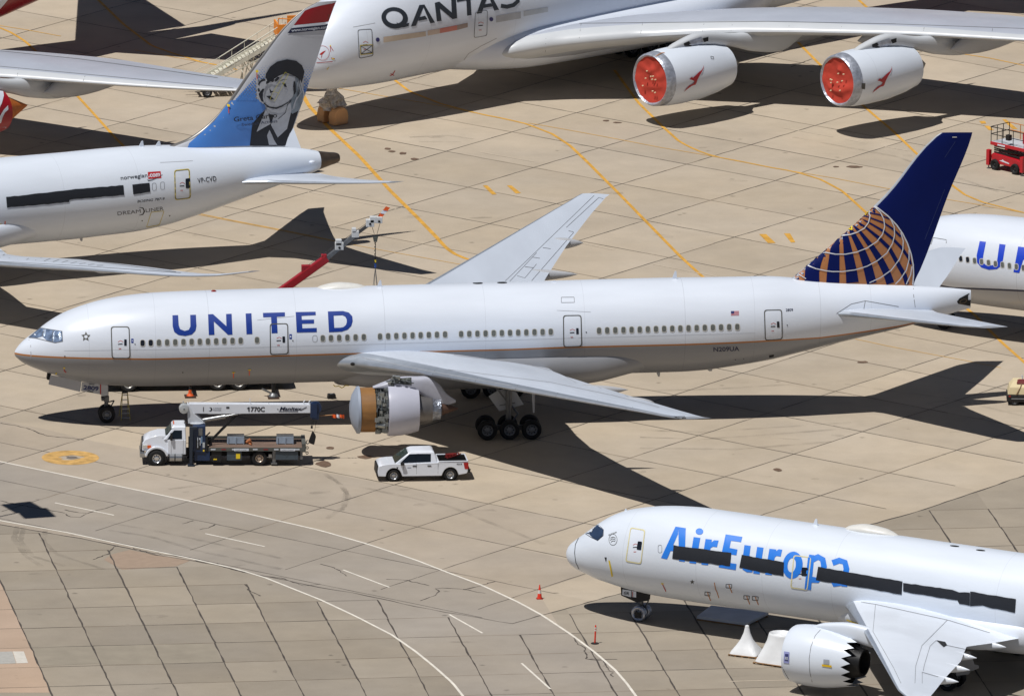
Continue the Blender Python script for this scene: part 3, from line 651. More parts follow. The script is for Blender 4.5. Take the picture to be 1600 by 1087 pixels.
def wedge(z, pts, ws): p = z(pts); return ribbon(p, [w/(7.7636 if z is zG7 else 3.6225) for w in ws])
B = []
B += wedge(zG7, [(505, 108), (560, 118), (605, 128)], [14, 16, 12]); B += wedge(zG7, [(415, 155), (520, 172), (650, 196), (770, 248)], [10, 15, 17, 14])
B += wedge(zG7, [(385, 182), (525, 228), (705, 295), (815, 370), (912, 462)], [10, 15, 20, 24, 28]); B += wedge(zG7, [(360, 212), (522, 290), (710, 402), (815, 490), (925, 602), (1010, 725), (1035, 800)], [10, 18, 30, 32, 36, 34, 24])
B += wedge(zG7, [(325, 245), (480, 345), (640, 475), (770, 600), (870, 780), (960, 940), (985, 1040)], [12, 24, 42, 46, 52, 56, 50]); B += wedge(zG7, [(290, 285), (410, 395), (565, 595), (665, 750), (740, 900), (785, 1030)], [14, 34, 66, 84, 92, 98])
B += wedge(zG7, [(270, 320), (330, 430), (440, 640), (510, 830), (560, 1030)], [16, 60, 88, 112, 120]); B += wedge(zG7, [(215, 375), (240, 450), (275, 670), (310, 870), (325, 1020)], [40, 66, 112, 132, 152])
B += wedge(zG7, [(125, 470), (108, 670), (92, 880), (86, 1020)], [80, 118, 150, 158]); B += wedge(zK, [(318, 745), (270, 820), (250, 880), (248, 945)], [34, 70, 80, 84])
decal(P7, 'fin', 'globe_emblem', B, NAVY, .034, 7, mirror=True)
Wl = ribbon(OUT, 2.0)
for l in ([(475, 95), (515, 140), (540, 210), (520, 290), (470, 360), (380, 410), (290, 440), (200, 450), (115, 445)], [(600, 105), (665, 170), (705, 250), (715, 340), (690, 430), (620, 520), (500, 600), (370, 650), (240, 675), (120, 675), (0, 655), (-56, 637)],
          [(790, 250), (830, 340), (835, 440), (810, 540), (740, 660), (630, 750), (500, 820), (350, 865), (200, 885), (80, 885), (0, 875), (-120, 850), (-222, 812)], [(910, 410), (940, 510), (935, 620), (890, 740), (790, 870), (660, 960), (530, 1020)], [(1010, 620), (1010, 740), (975, 870), (900, 980), (845, 1035)], [(1045, 820), (1030, 920), (975, 1040)]): Wl += ribbon(zG7(l), 1.6)
Wl += ribbon(zK([(165, 895), (190, 910), (215, 925)]), 1.4)
decal(P7, 'fin', 'globe_emblem', Wl, mat('globe_line_white', (206, 208, 214), .5), .055, 7, mirror=True)
for q in ([(547, 538), (565, 538), (563, 560), (540, 558)], [(460, 628), (480, 628), (478, 650), (457, 648)]):
    p = zK(q); c = (sum(a for a, b in p)/4, sum(b for a, b in p)/4); decal(P7, 'fin', 'yellow_sensor_cover', [p], YELP, .08); decal(P7, 'fin', 'sensor_port', [ell(*c, 1.1, 1.1, 8)], DARK, .1)
seam(P7, 'fin', [zK([(1000, 240), (1060, 150)]), [(1476, 296), (1445, 374)]], mat('navy_seam', (40, 56, 110), .6), .6)
decal(P7, 'fin', 'tail_light', [zK([(1043, 122), (1068, 122), (1068, 127), (1043, 127)])], WFR, .03)
# title
z7 = zoomer(260, 480, 5.333)
LET = {'U': [[(50, 68), (97, 66), (102, 150), (115, 183), (152, 197), (156, 238), (100, 230), (65, 205), (52, 160)], [(152, 197), (186, 188), (200, 160), (198, 65), (245, 63), (250, 155), (242, 195), (212, 226), (156, 238)]],
       'N': [[(347, 60), (388, 58), (500, 158), (497, 57), (543, 55), (550, 227), (512, 228), (395, 118), (400, 228), (353, 230)]], 'I': [[(660, 53), (708, 51), (716, 222), (667, 224)]],
       'T': [[(804, 48), (987, 43), (987, 76), (920, 80), (927, 215), (877, 217), (872, 82), (806, 84)]], 'E': [[(1077, 41), (1243, 38), (1244, 66), (1126, 72), (1128, 105), (1230, 103), (1230, 135), (1130, 137), (1133, 176), (1252, 172), (1253, 206), (1086, 210)]],
       'D': ring([(1345, 36), (1470, 32), (1520, 45), (1548, 75), (1552, 115), (1540, 155), (1510, 185), (1460, 202), (1354, 207)], [(1393, 70), (1465, 66), (1490, 78), (1502, 100), (1503, 125), (1495, 148), (1475, 165), (1450, 170), (1398, 172)])}
for k in 'UNITED': decal(P7, 'f', 'title_letter', [z7(p) for p in LET[k]], BLUE, .045, 9)
for q, w in (([(173, 510), (202.3, 510), (204, 560), (174.5, 560)], [(194, 530), (198, 530), (198, 540), (194, 540)]), ([(421.3, 505.5), (450.2, 505), (450.8, 553.2), (421.8, 554.5)], [(441, 525.5), (445.3, 525.3), (445.6, 535), (441.4, 535.2)]),
             ([(879.5, 492.5), (908.5, 492), (909.6, 541.3), (880, 542.4)], [(900, 512.5), (904, 512.4), (904.3, 522), (900.3, 522.2)]), ([(1193.5, 484), (1221.8, 483.4), (1223, 530), (1195, 532)], [(1213.6, 502), (1217.6, 502), (1218, 511.5), (1214, 511.8)])): door(P7, 'f', q, win=w)
def win_row(pl, cs, w=3.5, h=5.0, dark=(), name='window', m=None, key='f', rim=True, tilt=0):
    for i, (x, y) in enumerate(cs):
        o = decal(pl, key, name, [[(a+(b-y)*-tilt, b) for a, b in rrect([(x-w, y-h), (x+w, y-h), (x+w, y+h), (x-w, y+h)], .48)]], WIND if i in dark else (m or WINM), .036)
        if rim and o:
            a = rrect([(x-w-.9, y-h-.9), (x+w+.9, y-h-.9), (x+w+.9, y+h+.9), (x-w-.9, y+h+.9)], .48); b = rrect([(x-w, y-h), (x+w, y-h), (x+w, y+h), (x-w, y+h)], .48)
            decal(pl, key, 'window_rim', ring(a, b), WFR, .03, parent=o)
def lerp_row(a, b, n): return [(a[0]+(b[0]-a[0])*i/(n-1), a[1]+(b[1]-a[1])*i/(n-1)) for i in range(n)]
win_row(P7, lerp_row((222.8, 535.8), (376, 532), 13)+[(401.6, 531.2)]+lerp_row((504.3, 528.4), (568.4, 526.6), 6)+lerp_row((593.8, 525.6), (695.4, 522.4), 9)+lerp_row((720.5, 521.8), (860.5, 518.2), 12)+lerp_row((936, 516.4), (1152, 510.6), 18), 3.35, 4.8, dark=(0, 1))
decal(P7, 'f', 'plugged_window', ribbon(rrect([(488.5, 524), (495.5, 524), (495.5, 534), (488.5, 534)], .45), .5, True), SEAM, .03)
decal(P7, 'f', 'plugged_window', ribbon(rrect([(877, 464.5), (897, 464.3), (897.5, 472.5), (877, 472.8)], .08), .6, True), SEAM, .02)
textd(P7, 'f', 'N209UA', (1114.8, 549), (1155.2, 547.6), 6.6, mat('registration_blue', (38, 44, 74), .5), .02, name='registration', cell=7)
textd(P7, 'f', '2809', (1227.8, 486.2), (1239, 485.8), 4, mat('registration_blue', (38, 44, 74), .5), .01, name='fleet_number')
decal(P7, 'f', 'flag_marking', [[(1142, 486.3), (1154.6, 485.9), (1154.6, 487), (1142, 487.4)], [(1142, 488.4), (1154.6, 488), (1154.6, 489), (1142, 489.4)], [(1142, 490.5), (1154.6, 490.1), (1154.6, 491.1), (1142, 491.5)], [(1142, 492.3), (1154.6, 492), (1154.6, 492.7), (1142, 493)]], mat('flag_red', (190, 80, 90), .5), .02)
decal(P7, 'f', 'flag_marking', [[(1142, 486), (1147, 485.9), (1147, 489.6), (1142, 489.8)]], mat('flag_blue', (50, 56, 110), .5), .03)
# star emblem
sc = (134.2, 525.8); sp = []
for k in range(5):
    t = -math.pi/2+2*math.pi*k/5; a, b = math.cos(t), math.sin(t); sp.append([(sc[0]+a*7.5, sc[1]+b*8), (sc[0]+a*3-b*2.6, sc[1]+b*3+a*2.6), (sc[0]+a*2.2+b*2.2, sc[1]+b*2.2-a*2.2)])
decal(P7, 'f', 'star_emblem', sp, SEAMD, .03, 6)
decal(P7, 'f', 'door_sign', [[(205, 529), (208.6, 529), (208.6, 535.5), (205, 535.5)], [(452, 522), (456, 522), (456, 529.5), (452, 529.5)]], BLUE, .03)
decal(P7, 'f', 'door_sign', [[(206, 531.5), (207.6, 531.5), (207.6, 533), (206, 533)], [(453, 524.5), (455, 524.5), (455, 527), (453, 527)]], WHITE, .04)
seam(P7, 'f', [[(44, 526), (48, 540), (48.6, 556), (47, 572)]], SEAML, 1.0)
seam(P7, 'f', [[(100, 548), (300, 545), (420, 542), (600, 537), (900, 528), (1180, 520)]], SEAML, .35)
seam(P7, 'f', [[(402, 500), (460, 494)]], SEAML, .5); seam(P7, 'f', [[(870, 484.8), (923, 487.5)]], SEAML, .5)
# cockpit windows under protective film
zc7 = zoomer(0, 400, 3.6225)
decal(P7, 'f', 'cockpit_window', [zc7([(163, 461), (190, 437), (228, 407), (250, 409), (240, 455), (205, 465)]), zc7([(252, 409), (300, 418), (295, 487), (262, 474), (243, 457)]), zc7([(303, 418), (352, 426), (355, 482), (312, 490), (298, 488)])], mat('window_film', (120, 140, 170), .22, .35, .5, 3, bump=.6), .03, 5)
decal(P7, 'f', 'cockpit_window', [zc7([(245, 420), (262, 412), (258, 450), (246, 455)]), zc7([(303, 432), (310, 430), (308, 480), (300, 484)]), zc7([(330, 440), (345, 436), (348, 470), (335, 478)])], mat('film_glint', (190, 206, 228), .2, .3, .3, 6, bump=.6), .045, 5)  # paler patches painted over the film as glints
seam(P7, 'f', [zc7([(163, 461), (228, 407), (352, 426), (355, 482), (312, 490), (205, 465), (163, 461)]), zc7([(250, 409), (241, 456)]), zc7([(302, 418), (297, 487)])], SEAM, .9, 'window_frame', .05, 5)
for q in ([(100.5, 574.5), (102.5, 574.5)], [(88, 583), (90.5, 583)]):
    x, y = q[0]; decal(P7, 'f', 'pitot_cover', [ell(x, y, 1.4, 1.2, 8)], YELP, .06); decal(P7, 'f', 'pitot_cover', ribbon([(x, y+2), (x+.2, y+4.5), (x+3, y+7)], 1.4), REDP, .06)
for x, y in ((364.8, 585.5), (389.5, 581.5)): decal(P7, 'f', 'remove_flag', ribbon([(x, y-4), (x, y+4.5)], 1.3), ORG, .06); decal(P7, 'f', 'remove_flag', ribbon([(x-2, y-4), (x+2.4, y-4)], 1.5), YELP, .07)
decal(P7, 'f', 'drain_mast_port', [ell(285.6, 581.4, 1, 1, 8), ell(457.5, 532, 1, 1, 8), ell(211, 537.6, .9, .9, 8), ell(916, 519, 1, 1, 8), ell(1230, 508, 1, 1, 8), ell(101.5, 556.4, 1.2, .9, 8), ell(1162, 560, .8, .8, 8), ell(1149, 561.5, .8, .8, 8)], TXT, .04)
decal(P7, 'f', 'outflow_vent', [[(1201.5, 555), (1209, 553.5), (1209, 557), (1202, 558.5)]], DARK, .03)
decal(P7, 'f', 'roof_hatch', [ell(746.5, 442.6, 8, 1.3, 14)], DARK, .04); decal(P7, 'f', 'roof_hatch', [ell(784.5, 441.8, 8, 1.2, 14)], DARK, .04)
# antennas and dome on the spine
mb = MB(); blob(mb, [(19.6, .3, 8.62, .1, .05), (20.0, .3, 8.66, .42, .2), (21.2, .3, 8.72, .62, .34), (22.3, .3, 8.68, .5, .28), (23.0, .3, 8.64, .25, .12), (23.3, .3, 8.62, .05, .04)], 24, 2.2); mb.build('satellite_dome', mat('dome_white', (220, 219, 214), .4), R7, smooth=60)
def blade(pl_root, x, z, h=.42, c=.35, y=0, up=1, m=None, name='blade_antenna'):
    mb = MB(); mb.add([(x, y-.03, z), (x+c, y-.03, z), (x+c, y+.03, z), (x, y+.03, z), (x+c*.55, y-.015, z+up*h), (x+c*.85, y-.015, z+up*h), (x+c*.85, y+.015, z+up*h), (x+c*.55, y+.015, z+up*h)], [(0, 3, 2, 1), (4, 5, 6, 7), (0, 1, 5, 4), (1, 2, 6, 5), (2, 3, 7, 6), (3, 0, 4, 7)])
    return mb.build(name, m or WHITE, pl_root)
mb = MB(); blob(mb, [(12.7, 0, 8.6, .02, .02), (12.85, 0, 8.66, .12, .09), (13.0, 0, 8.66, .12, .08), (13.15, 0, 8.6, .02, .02)], 12, 2); mb.build('beacon_light', mat('beacon_red', (130, 20, 22), .3), R7, smooth=60); blade(R7, 23.6, 8.76, .5); blade(R7, 43.0, 9.08, .55); blade(R7, 35.0, 8.95, .15, .4); blade(R7, 42.0, 2.98, .45, .35, 0, -1, GREYB); blade(R7, 45.3, 3.05, .2, .5, 0, -1, GREYB)
# tail cone opening
decal(P7, 'f', 'apu_exhaust', [[(1518, 456), (1516, 478), (1497, 474.5), (1495, 471), (1499, 466)]], DARK, .03, 5)
decal(P7, 'f', 'apu_exhaust', ring(ell(1505, 470.5, 6.4, 3.6, 16, rot=-.35), ell(1505, 470.5, 4.6, 2.3, 16, rot=-.35)), mat('burnt_metal', (90, 80, 70), .4, .6), .05, 5)
seam(P7, 'f', [[(1307, 490), (1330, 475), (1352, 470), (1404, 479)], [(1352, 470), (1349, 486)], [(1427, 446), (1427.5, 462), (1430, 480)]], SEAM, .8)
# wing seams
zW2 = zoomer(680, 290, 5.714); z3 = zoomer(800, 400, 3.6225); z2 = zoomer(400, 400, 3.6225)
seam(P7, 'wr', [zW2([(625, 852), (900, 590), (1420, 88)]), zW2([(665, 855), (905, 600)]), zW2([(730, 805), (800, 825), (905, 700)]), zW2([(1170, 375), (1460, 108), (1500, 120)]), zW2([(1190, 405), (1235, 415)]), zW2([(870, 640), (935, 650)]), zW2([(960, 555), (1030, 565)]), zW2([(800, 725), (880, 735)]), zW2([(860, 850), (1235, 420)])], SEAM, .55)
seam(P7, 'w', [z3([(0, 595), (240, 650), (400, 697)]), z3([(240, 650), (250, 662)]), z3([(150, 610), (700, 795), (1100, 905)]), z3([(0, 745), (500, 838), (900, 905)]), z2([(600, 575), (1000, 655), (1449, 735)]), z2([(1120, 560), (1449, 600)])], SEAML, .7)
decal(P7, 'w', 'landing_light', [ell(551.5, 568.5, 3.6, 2.4, 12)], DARK, .04); decal(P7, 'w', 'wingtip_light', [z3([(915, 908), (980, 908), (985, 916), (940, 918)])], DARK, .03)
# main gear, nose gear and doors
NG7 = nose_gear(R7, 5.95, 2.9); 
def panel(name, pl, pts, y, m, parent=None, th=.05):
    """thin upright plate at the plane's own y, outline from photograph pixels"""
    P = []
    d0 = pl.I.to_3x3()
    for x, yy in pts:
        d = d0 @ ray(x, yy); t = (y-pl.o.y)/d.y; P.append((pl.o.x+d.x*t, pl.o.z+d.z*t))
    mb = MB(); mb.prism(P, y-th/2, y+th/2); return mb.build(name, m, parent or pl.root, bevel=.01)
zn = zoomer(40, 560, 8.0)
D1 = panel('gear_door', P7, zn([(312, 205), (475, 235), (700, 285), (682, 415), (285, 322)]), -.75, GREYB)
D2 = panel('gear_door', P7, zn([(705, 290), (870, 310), (1030, 330), (1030, 460), (960, 470), (930, 445), (692, 405)]), -.78, GREYB)
P7.target('gd', [D2]); textd(P7, 'gd', '2809', zn([(722, 385)])[0], zn([(910, 402)])[0], 6.4, mat('fleet_number_blue', (36, 48, 100), .5), .03, off=.02, cell=20)
decal(P7, 'gd', 'door_stripe', [zn([(930, 320), (942, 322), (942, 446), (930, 444)])], REDP, .03, 30)
decal(P7, 'gd', 'door_marking', [zn([(790, 312), (860, 320), (860, 328), (790, 320)]), zn([(770, 402), (845, 412), (845, 424), (770, 414)])], SEAMD, .03, 30)
panel('gear_bay_lamp', P7, zn([(272, 185), (318, 193), (300, 262), (262, 250)]), -.2, DARK, th=.5)
main_gear(R7, 31.8, -5.5, 4.3); main_gear(R7, 31.8, 5.5, 4.3)
for l in ([(676, 585), (679, 579)], [(742, 596.5), (746, 590)], [(805, 608.5), (809, 602)], [(868, 619.5), (872, 613.5)], [(930, 630.5), (934, 625)], [(985, 640), (989, 635.5)]): seam(P7, 'w', [l], SEAM, .6, off=.014)
seam(P7, 'w', [[(700, 577), (860, 597), (960, 618), (1030, 636)]], SEAML, .5); seam(P7, 'w', [[(880, 586), (900, 598)]], SEAML, .5); seam(P7, 'w', [[(925, 599), (940, 607)]], SEAML, .5); seam(P7, 'w', [[(968, 612), (982, 620)]], SEAML, .5)
D3 = panel('gear_door', P7, zoomer(500, 560, 4.444)([(1170, 262), (1245, 215), (1360, 230), (1415, 318), (1245, 365)]), -5.0, GREYB); panel('gear_door', P7, zoomer(500, 560, 4.444)([(1470, 240), (1490, 240), (1490, 375), (1478, 375)]), -6.6, GREYB)
P7.target('gd3', [D3]); decal(P7, 'gd3', 'door_marking', [zoomer(500, 560, 4.444)([(1245, 322), (1355, 303), (1355, 308), (1245, 327)])], SEAMD, .03, 30)
P7.target('fa', [FA7])
decal(P7, 'fa', 'vent_grille', [zoomer(500, 560, 4.444)([(x, y), (x+26, y), (x+26, y+4), (x, y+4)]) for y in (206, 217, 228, 238) for x in (948, 982)], WFR, .03)
# engines: the near one is stripped, the far one complete
def core_detail(mb, x0, x1, r, y, z, n=60, mi=0, seed=3):
    rn = random.Random(seed)
    for k in range(n):
        a = rn.uniform(0, 2*math.pi); xx = rn.uniform(x0, x1); rr = r+rn.uniform(0, .12); L = rn.uniform(.08, .4); p = Vector((xx, y+math.cos(a)*rr, z+math.sin(a)*rr))
        if rn.random() < .5: mb.tube(p, p+Vector((L, 0, 0)), rn.uniform(.02, .06), n=6, mi=rn.choice((0, 1, 2)))
        else:
            q = Vector((xx, y+math.cos(a+.35)*rr, z+math.sin(a+.35)*rr)); mb.tube(p, q, rn.uniform(.015, .05), n=6, mi=rn.choice((0, 1, 2)))
        if rn.random() < .3: s = rn.uniform(.06, .16); mb.box(p.x-s, p.x+s, p.y-s, p.y+s, p.z-s, p.z+s, mi=rn.choice((0, 1)))
EY, EZ = -9.6, 3.0; c = (0, EY, EZ)
e = MB(); e.lathe([(20.98, .01), (21.02, .5), (21.15, 1.0), (21.38, 1.4), (21.45, 1.53), (21.62, 1.55), (21.66, 1.45)], c, n=48); e.build('intake_cover', mat('cover_pale_grey', (150, 160, 176), .6, 0, .05, 1), R7, smooth=50)
e = MB(); e.lathe([(21.6, 1.40), (21.62, 1.45), (22.6, 1.45), (22.62, 1.40)], c, n=48); e.build('fan_case', mat('fan_case_ochre', (138, 98, 52), .6, 0, .2, .9, stretch=(1, 1, 3)), R7, smooth=40)
e = MB(); e.lathe([(22.55, 1.0), (22.62, 1.3), (23.35, 1.3), (23.5, 1.2), (23.5, .8)], c, n=40, mi=2); core_detail(e, 22.65, 23.4, 1.3, EY, EZ, 420)
for xx, m_ in ((22.66, 0), (22.95, 1), (23.2, 2), (23.3, 1), (23.44, 0)): e.lathe([(xx, 1.3), (xx, 1.47), (xx+.035, 1.47), (xx+.035, 1.3)], c, n=40, mi=m_)
e.tube((22.8, EY-.9, EZ+1.35), (22.65, EY-1.42, EZ+.2), .045, mi=1); e.tube((22.75, EY-1.2, EZ-.7), (23.2, EY-1.3, EZ-.75), .2, mi=1)
e.build('engine_core_machinery', [MACH, mat('bright_steel', (160, 164, 162), .3, .8, .2, 6), DARK], R7, smooth=35)
e = MB(); e.lathe([(23.42, 1.3), (23.45, 1.7), (23.6, 1.73), (24.4, 1.68), (25.0, 1.56), (25.45, 1.42), (25.47, 1.2)], c, n=56); e.build('thrust_reverser_cowl', mat('cowl_lilac_grey', (186, 188, 202), .38, 0, .03, .8, coat=.2), R7, smooth=40)
e = MB(); e.lathe([(25.3, .9), (25.45, 1.02), (26.2, .9), (26.35, .86), (26.36, .7)], c, n=40); e.build('core_cowl', mat('core_cowl_metal', (118, 116, 116), .4, .55, .12, 1.5), R7, smooth=40)
e = MB(); e.lathe([(26.3, .8), (26.5, .74), (26.7, .7), (26.9, .72), (26.98, .5)], c, n=26); e.build('wrapped_nozzle', FOIL, R7, smooth=0)
e = MB(); e.lathe([(26.6, .5), (27.1, .42), (28.1, .03)], c, n=26); e.build('exhaust_plug', mat('exhaust_plug_brown', (92, 70, 60), .5, .4, .15), R7, smooth=40)
e = MB(); blob(e, [(22.5, EY, EZ+1.5, .2, .05), (23.2, EY, EZ+1.62, .36, .2), (24.2, EY, EZ+1.72, .42, .42), (25.4, EY, EZ+1.62, .4, .55), (26.2, EY, EZ+1.35, .34, .75), (26.8, EY, EZ+.95, .26, .72), (27.3, EY, EZ+.62, .16, .4), (27.9, EY, EZ+.5, .05, .08)], 24, 3.2); PY = e.build('pylon', mat('pylon_lilac_grey', (178, 180, 192), .4), R7, smooth=40)
P7.target('py', [PY]); decal(P7, 'py', 'open_pylon_bay', [zoomer(540, 550, 7.244)([(450, 332), (560, 302), (745, 288), (745, 372), (660, 365), (480, 345)])], MACH, .02, 4)
e = MB(); core_detail(e, 23.5, 24.8, .12, EY-.32, EZ+2.0, 30, seed=9); e.build('pylon_pipework', [MACH, MATS['bright_steel'], DARK], R7)
# complete far engine
def nacelle(root, pl, x0, y, z, r, L, mats, core=True, chev=0, rf=None, n=56, name='engine_nacelle', plug=True):
    """mats: cowl, lip, inside"""
    rf = rf or r*.86; e = MB()
    pr = [(x0+.75, rf*.80), (x0+.25, rf*.84), (x0+.03, rf*.93), (x0, rf*.97), (x0+.05, rf*1.02), (x0+.3, r*.955), (x0+.9, r*.992), (x0+1.5, r), (x0+L*.55, r*.97), (x0+L*.8, r*.86), (x0+L, r*.72)]
    mis = [2, 2, 1, 1, 1, 0, 0, 0, 0, 0]; e.lathe(pr, (0, y, z), n=n, mis=mis); e.lathe([(x0+L, r*.72), (x0+L-.1, r*.66), (x0+L*.75, r*.66)], (0, y, z), n=n, mi=2)
    o = e.build(name, mats, root, smooth=38)
    f = MB(); f.lathe([(x0+.55, .02), (x0+.75, r*.2), (x0+1.0, r*.25)], (0, y, z), n=24); 
    for k in range(22): t = 2*math.pi*k/22; f.add([(x0+.95, y+math.cos(t)*r*.2, z+math.sin(t)*r*.2), (x0+1.15, y+math.cos(t+.16)*r*.2, z+math.sin(t+.16)*r*.2), (x0+1.15, y+math.cos(t+.3)*r*.8, z+math.sin(t+.3)*r*.8), (x0+.85, y+math.cos(t+.12)*r*.8, z+math.sin(t+.12)*r*.8)], [(0, 1, 2, 3)])
    f.build('fan', mat('fan_titanium', (90, 92, 96), .35, .7), root)
    if core:
        f = MB(); f.lathe([(x0+L*.7, r*.55), (x0+L, r*.5), (x0+L+.7, r*.38), (x0+L+.72, r*.3)], (0, y, z), n=32); f.lathe([(x0+L+.4, r*.3), (x0+L+.8, r*.26), (x0+L+1.5, .03)], (0, y, z), n=24); f.build('exhaust_nozzle', mat('exhaust_metal', (104, 98, 92), .4, .6, .15), root, smooth=40)
    return o
nacelle(R7, P7, 21.2, 9.6, 3.0, 1.75, 4.3, [WHITE, SILV, DARK]); e = MB(); blob(e, [(23.0, 9.6, 4.5, .2, .1), (24.6, 9.6, 4.75, .35, .5), (27, 9.6, 4.5, .3, .6), (29.6, 9.6, 4.7, .06, .1)], 20, 3); e.build('pylon', WHITE, R7, smooth=40)
# ================================================================ 787-size airliners
def dreamliner(name, label, origin, yaw, dz, ext, livery, wz, te=(11.9, 11.2), cover=False, engine=True, wingmat=None):
    """ext = metres added ahead of and behind the wing; dz = height shift; wz = wing heights at y 14, 26.5, 30"""
    root = thing(name, label, 'airliner', (origin[0], origin[1], 0), yaw, 'airliners parked on the apron'); P = Plane(root); e2 = ext
    st = [(.28, 3.66, .01, .01), (.36, 3.66, .25, .23), (.52, 3.67, .54, .51), (.7, 3.68, .74, .7), (.93, 3.7, .92, .87), (1.38, 3.79, 1.2, 1.14), (2.05, 3.97, 1.52, 1.49), (2.73, 4.14, 1.82, 1.85), (3.62, 4.35, 2.12, 2.2), (4.52, 4.47, 2.35, 2.46), (5.42, 4.55, 2.53, 2.63), (6.77, 4.64, 2.72, 2.81), (8.1, 4.7, 2.82, 2.91), (9.9, 4.74, 2.88, 2.97)]
    tail = [(35.8+e2*2, 4.74, 2.88, 2.97), (38.7+e2*2, 4.8, 2.86, 2.95), (40.6+e2*2, 4.83, 2.8, 2.92), (42.9+e2*2, 4.91, 2.65, 2.75), (45.3+e2*2, 5.06, 2.3, 2.41), (47.6+e2*2, 5.25, 1.9, 2.03), (49.9+e2*2, 5.45, 1.5, 1.62), (52.3+e2*2, 5.63, 1.05, 1.18), (54.5+e2*2, 5.71, .66, .64)]
    st = [(a, b+dz, c, d) for a, b, c, d in st+tail]
    F = fuselage(st, livery, root); P.target('f', [F]); X = 54.5+e2*2
    mb = MB(); blob(mb, [(X-.02, 0, 5.71+dz, .67, .65), (X+.8, 0, 5.75+dz, .5, .46), (X+1.5, 0, 5.78+dz, .32, .28), (X+1.55, 0, 5.78+dz, .2, .18)], 28, 2.1); mb.build('tail_cone', mat('tail_cone_metal', (96, 84, 74), .35, .6, .2, 2), root, smooth=50)
    x0 = 21.3+e2; z0 = 3.45+dz+.35
    S = [(2.0, x0-.7, x0+te[0], z0-.35, z0-.75, .125), (2.9, x0, x0+te[0], z0-.2, z0-.6, .12), (5.5, x0+1.7, x0+(te[0]+te[1])/2, z0+.1, z0-.3, .115), (8.9, x0+4.0, x0+te[1], wz[0]-.45, wz[0]-.7, .105), (14, x0+7.3, x0+13.3, wz[0], wz[0]-.15, .10), (20, x0+11.1, x0+15.2, (wz[0]+wz[1])/2, (wz[0]+wz[1])/2-.08, .10), (26.3, x0+15.1, x0+17.3, wz[1], wz[1]-.03, .10), (28.6, x0+16.9, x0+18.7, wz[1]+(wz[2]-wz[1])*.45, wz[1]+(wz[2]-wz[1])*.45, .09), (30.2, x0+18.9, x0+19.8, wz[2], wz[2], .09)]
    wm = wingmat or WINGT
    WL = wing(S, [wm, SILV], root, side=-1, le=.05); wing(S, [wm, SILV], root, side=1, le=.05); P.target('w', [WL])
    mb = MB(); zb = 3.05+dz; blob(mb, [(x0-4, 0, zb, .3, .3), (x0-1.8, 0, zb, 1.7, 1.0), (x0+.5, 0, zb, 2.6, 1.35), (x0+4, 0, zb+.05, 3.05, 1.5), (x0+11, 0, zb+.1, 3.05, 1.45), (x0+14.5, 0, zb+.35, 2.5, 1.2), (x0+17.5, 0, zb+.5, 1.0, .6), (x0+18.3, 0, zb+.5, .2, .2)], 48, 2.5)
    FA = mb.build('wing_fairing', wm if wingmat else livery, root, smooth=60); P.target('fa', [FA]); P.target('ff', [F, FA])
    for s in (-1, 1):
        for y in (5.8, 11.3, 15.6, 20.0):
            zt = float(np.interp(y, [r[0] for r in S], [r[4] for r in S])); xt = float(np.interp(y, [r[0] for r in S], [r[2] for r in S])); mb = MB(); canoe(mb, xt-3.2, xt+(.9 if ext == 0 else .1), s*y, zt-.3 if ext == 0 else zt-.12, zt-.15 if ext == 0 else zt-.1, .5, .75 if ext == 0 else .4); mb.build('flap_track_fairing', wm, root, smooth=50)
        XS = X; X = X-.3; H = [(.8, X-6.9, X+.1, 4.95+dz, 5.0+dz, .07), (1.8, X-6.0, X+.3, 5.05+dz, 5.08+dz, .08), (2.7, X-4.5, X+.5, 5.17+dz, 5.17+dz, .10), (8.8, X+.2, X+2.0, 6.1+dz, 6.1+dz, .09), (10.1, X+1.3, X+2.5, 6.34+dz, 6.34+dz, .09)]
        o = wing(H, [wm, SILV], root, 'horizontal_stabilizer', s, le=.05)
        X = XS
        if s == -1: P.target('h', [o])
    fx = X-60.7
    FN = fin([(6.6+dz+.5-.55, 46.8+fx, 58.2+fx, .09), (7.55+dz, 49.6+fx, 58.5+fx, .09), (8.0+dz, 51.1+fx, 58.8+fx, .09), (9.0+dz, 52.74+fx, 59.2+fx, .09), (12.78+dz, 55.99+fx, 60.55+fx, .085), (16.3+dz, 59.5+fx, 61.75+fx, .075), (16.75+dz, 60.5+fx, 61.95+fx, .05)], livery if isinstance(livery, list) else [mat('fin_silver_white', (196, 199, 206), .4, 0, .03, .6), mat('fin_edge_metal', (122, 120, 118), .35, .4, .05)], root, le=.045)
    P.target('fin', [FN])
    nose_gear(root, 5.59, 2.3+dz, .5, .33, *(cover and (mat('foil_wrap_silver', (176, 180, 190), .3, .6, .25, 4, bump=.6), mat('foil_wrap_silver', (176, 180, 190), .3, .6, .25, 4)) or (RIM, RUB)))
    for s in (-1, 1): main_gear(root, x0+7.6, s*4.9, 3.3+dz, .63, 2, 1.45, .6)
    return root, P, S, st
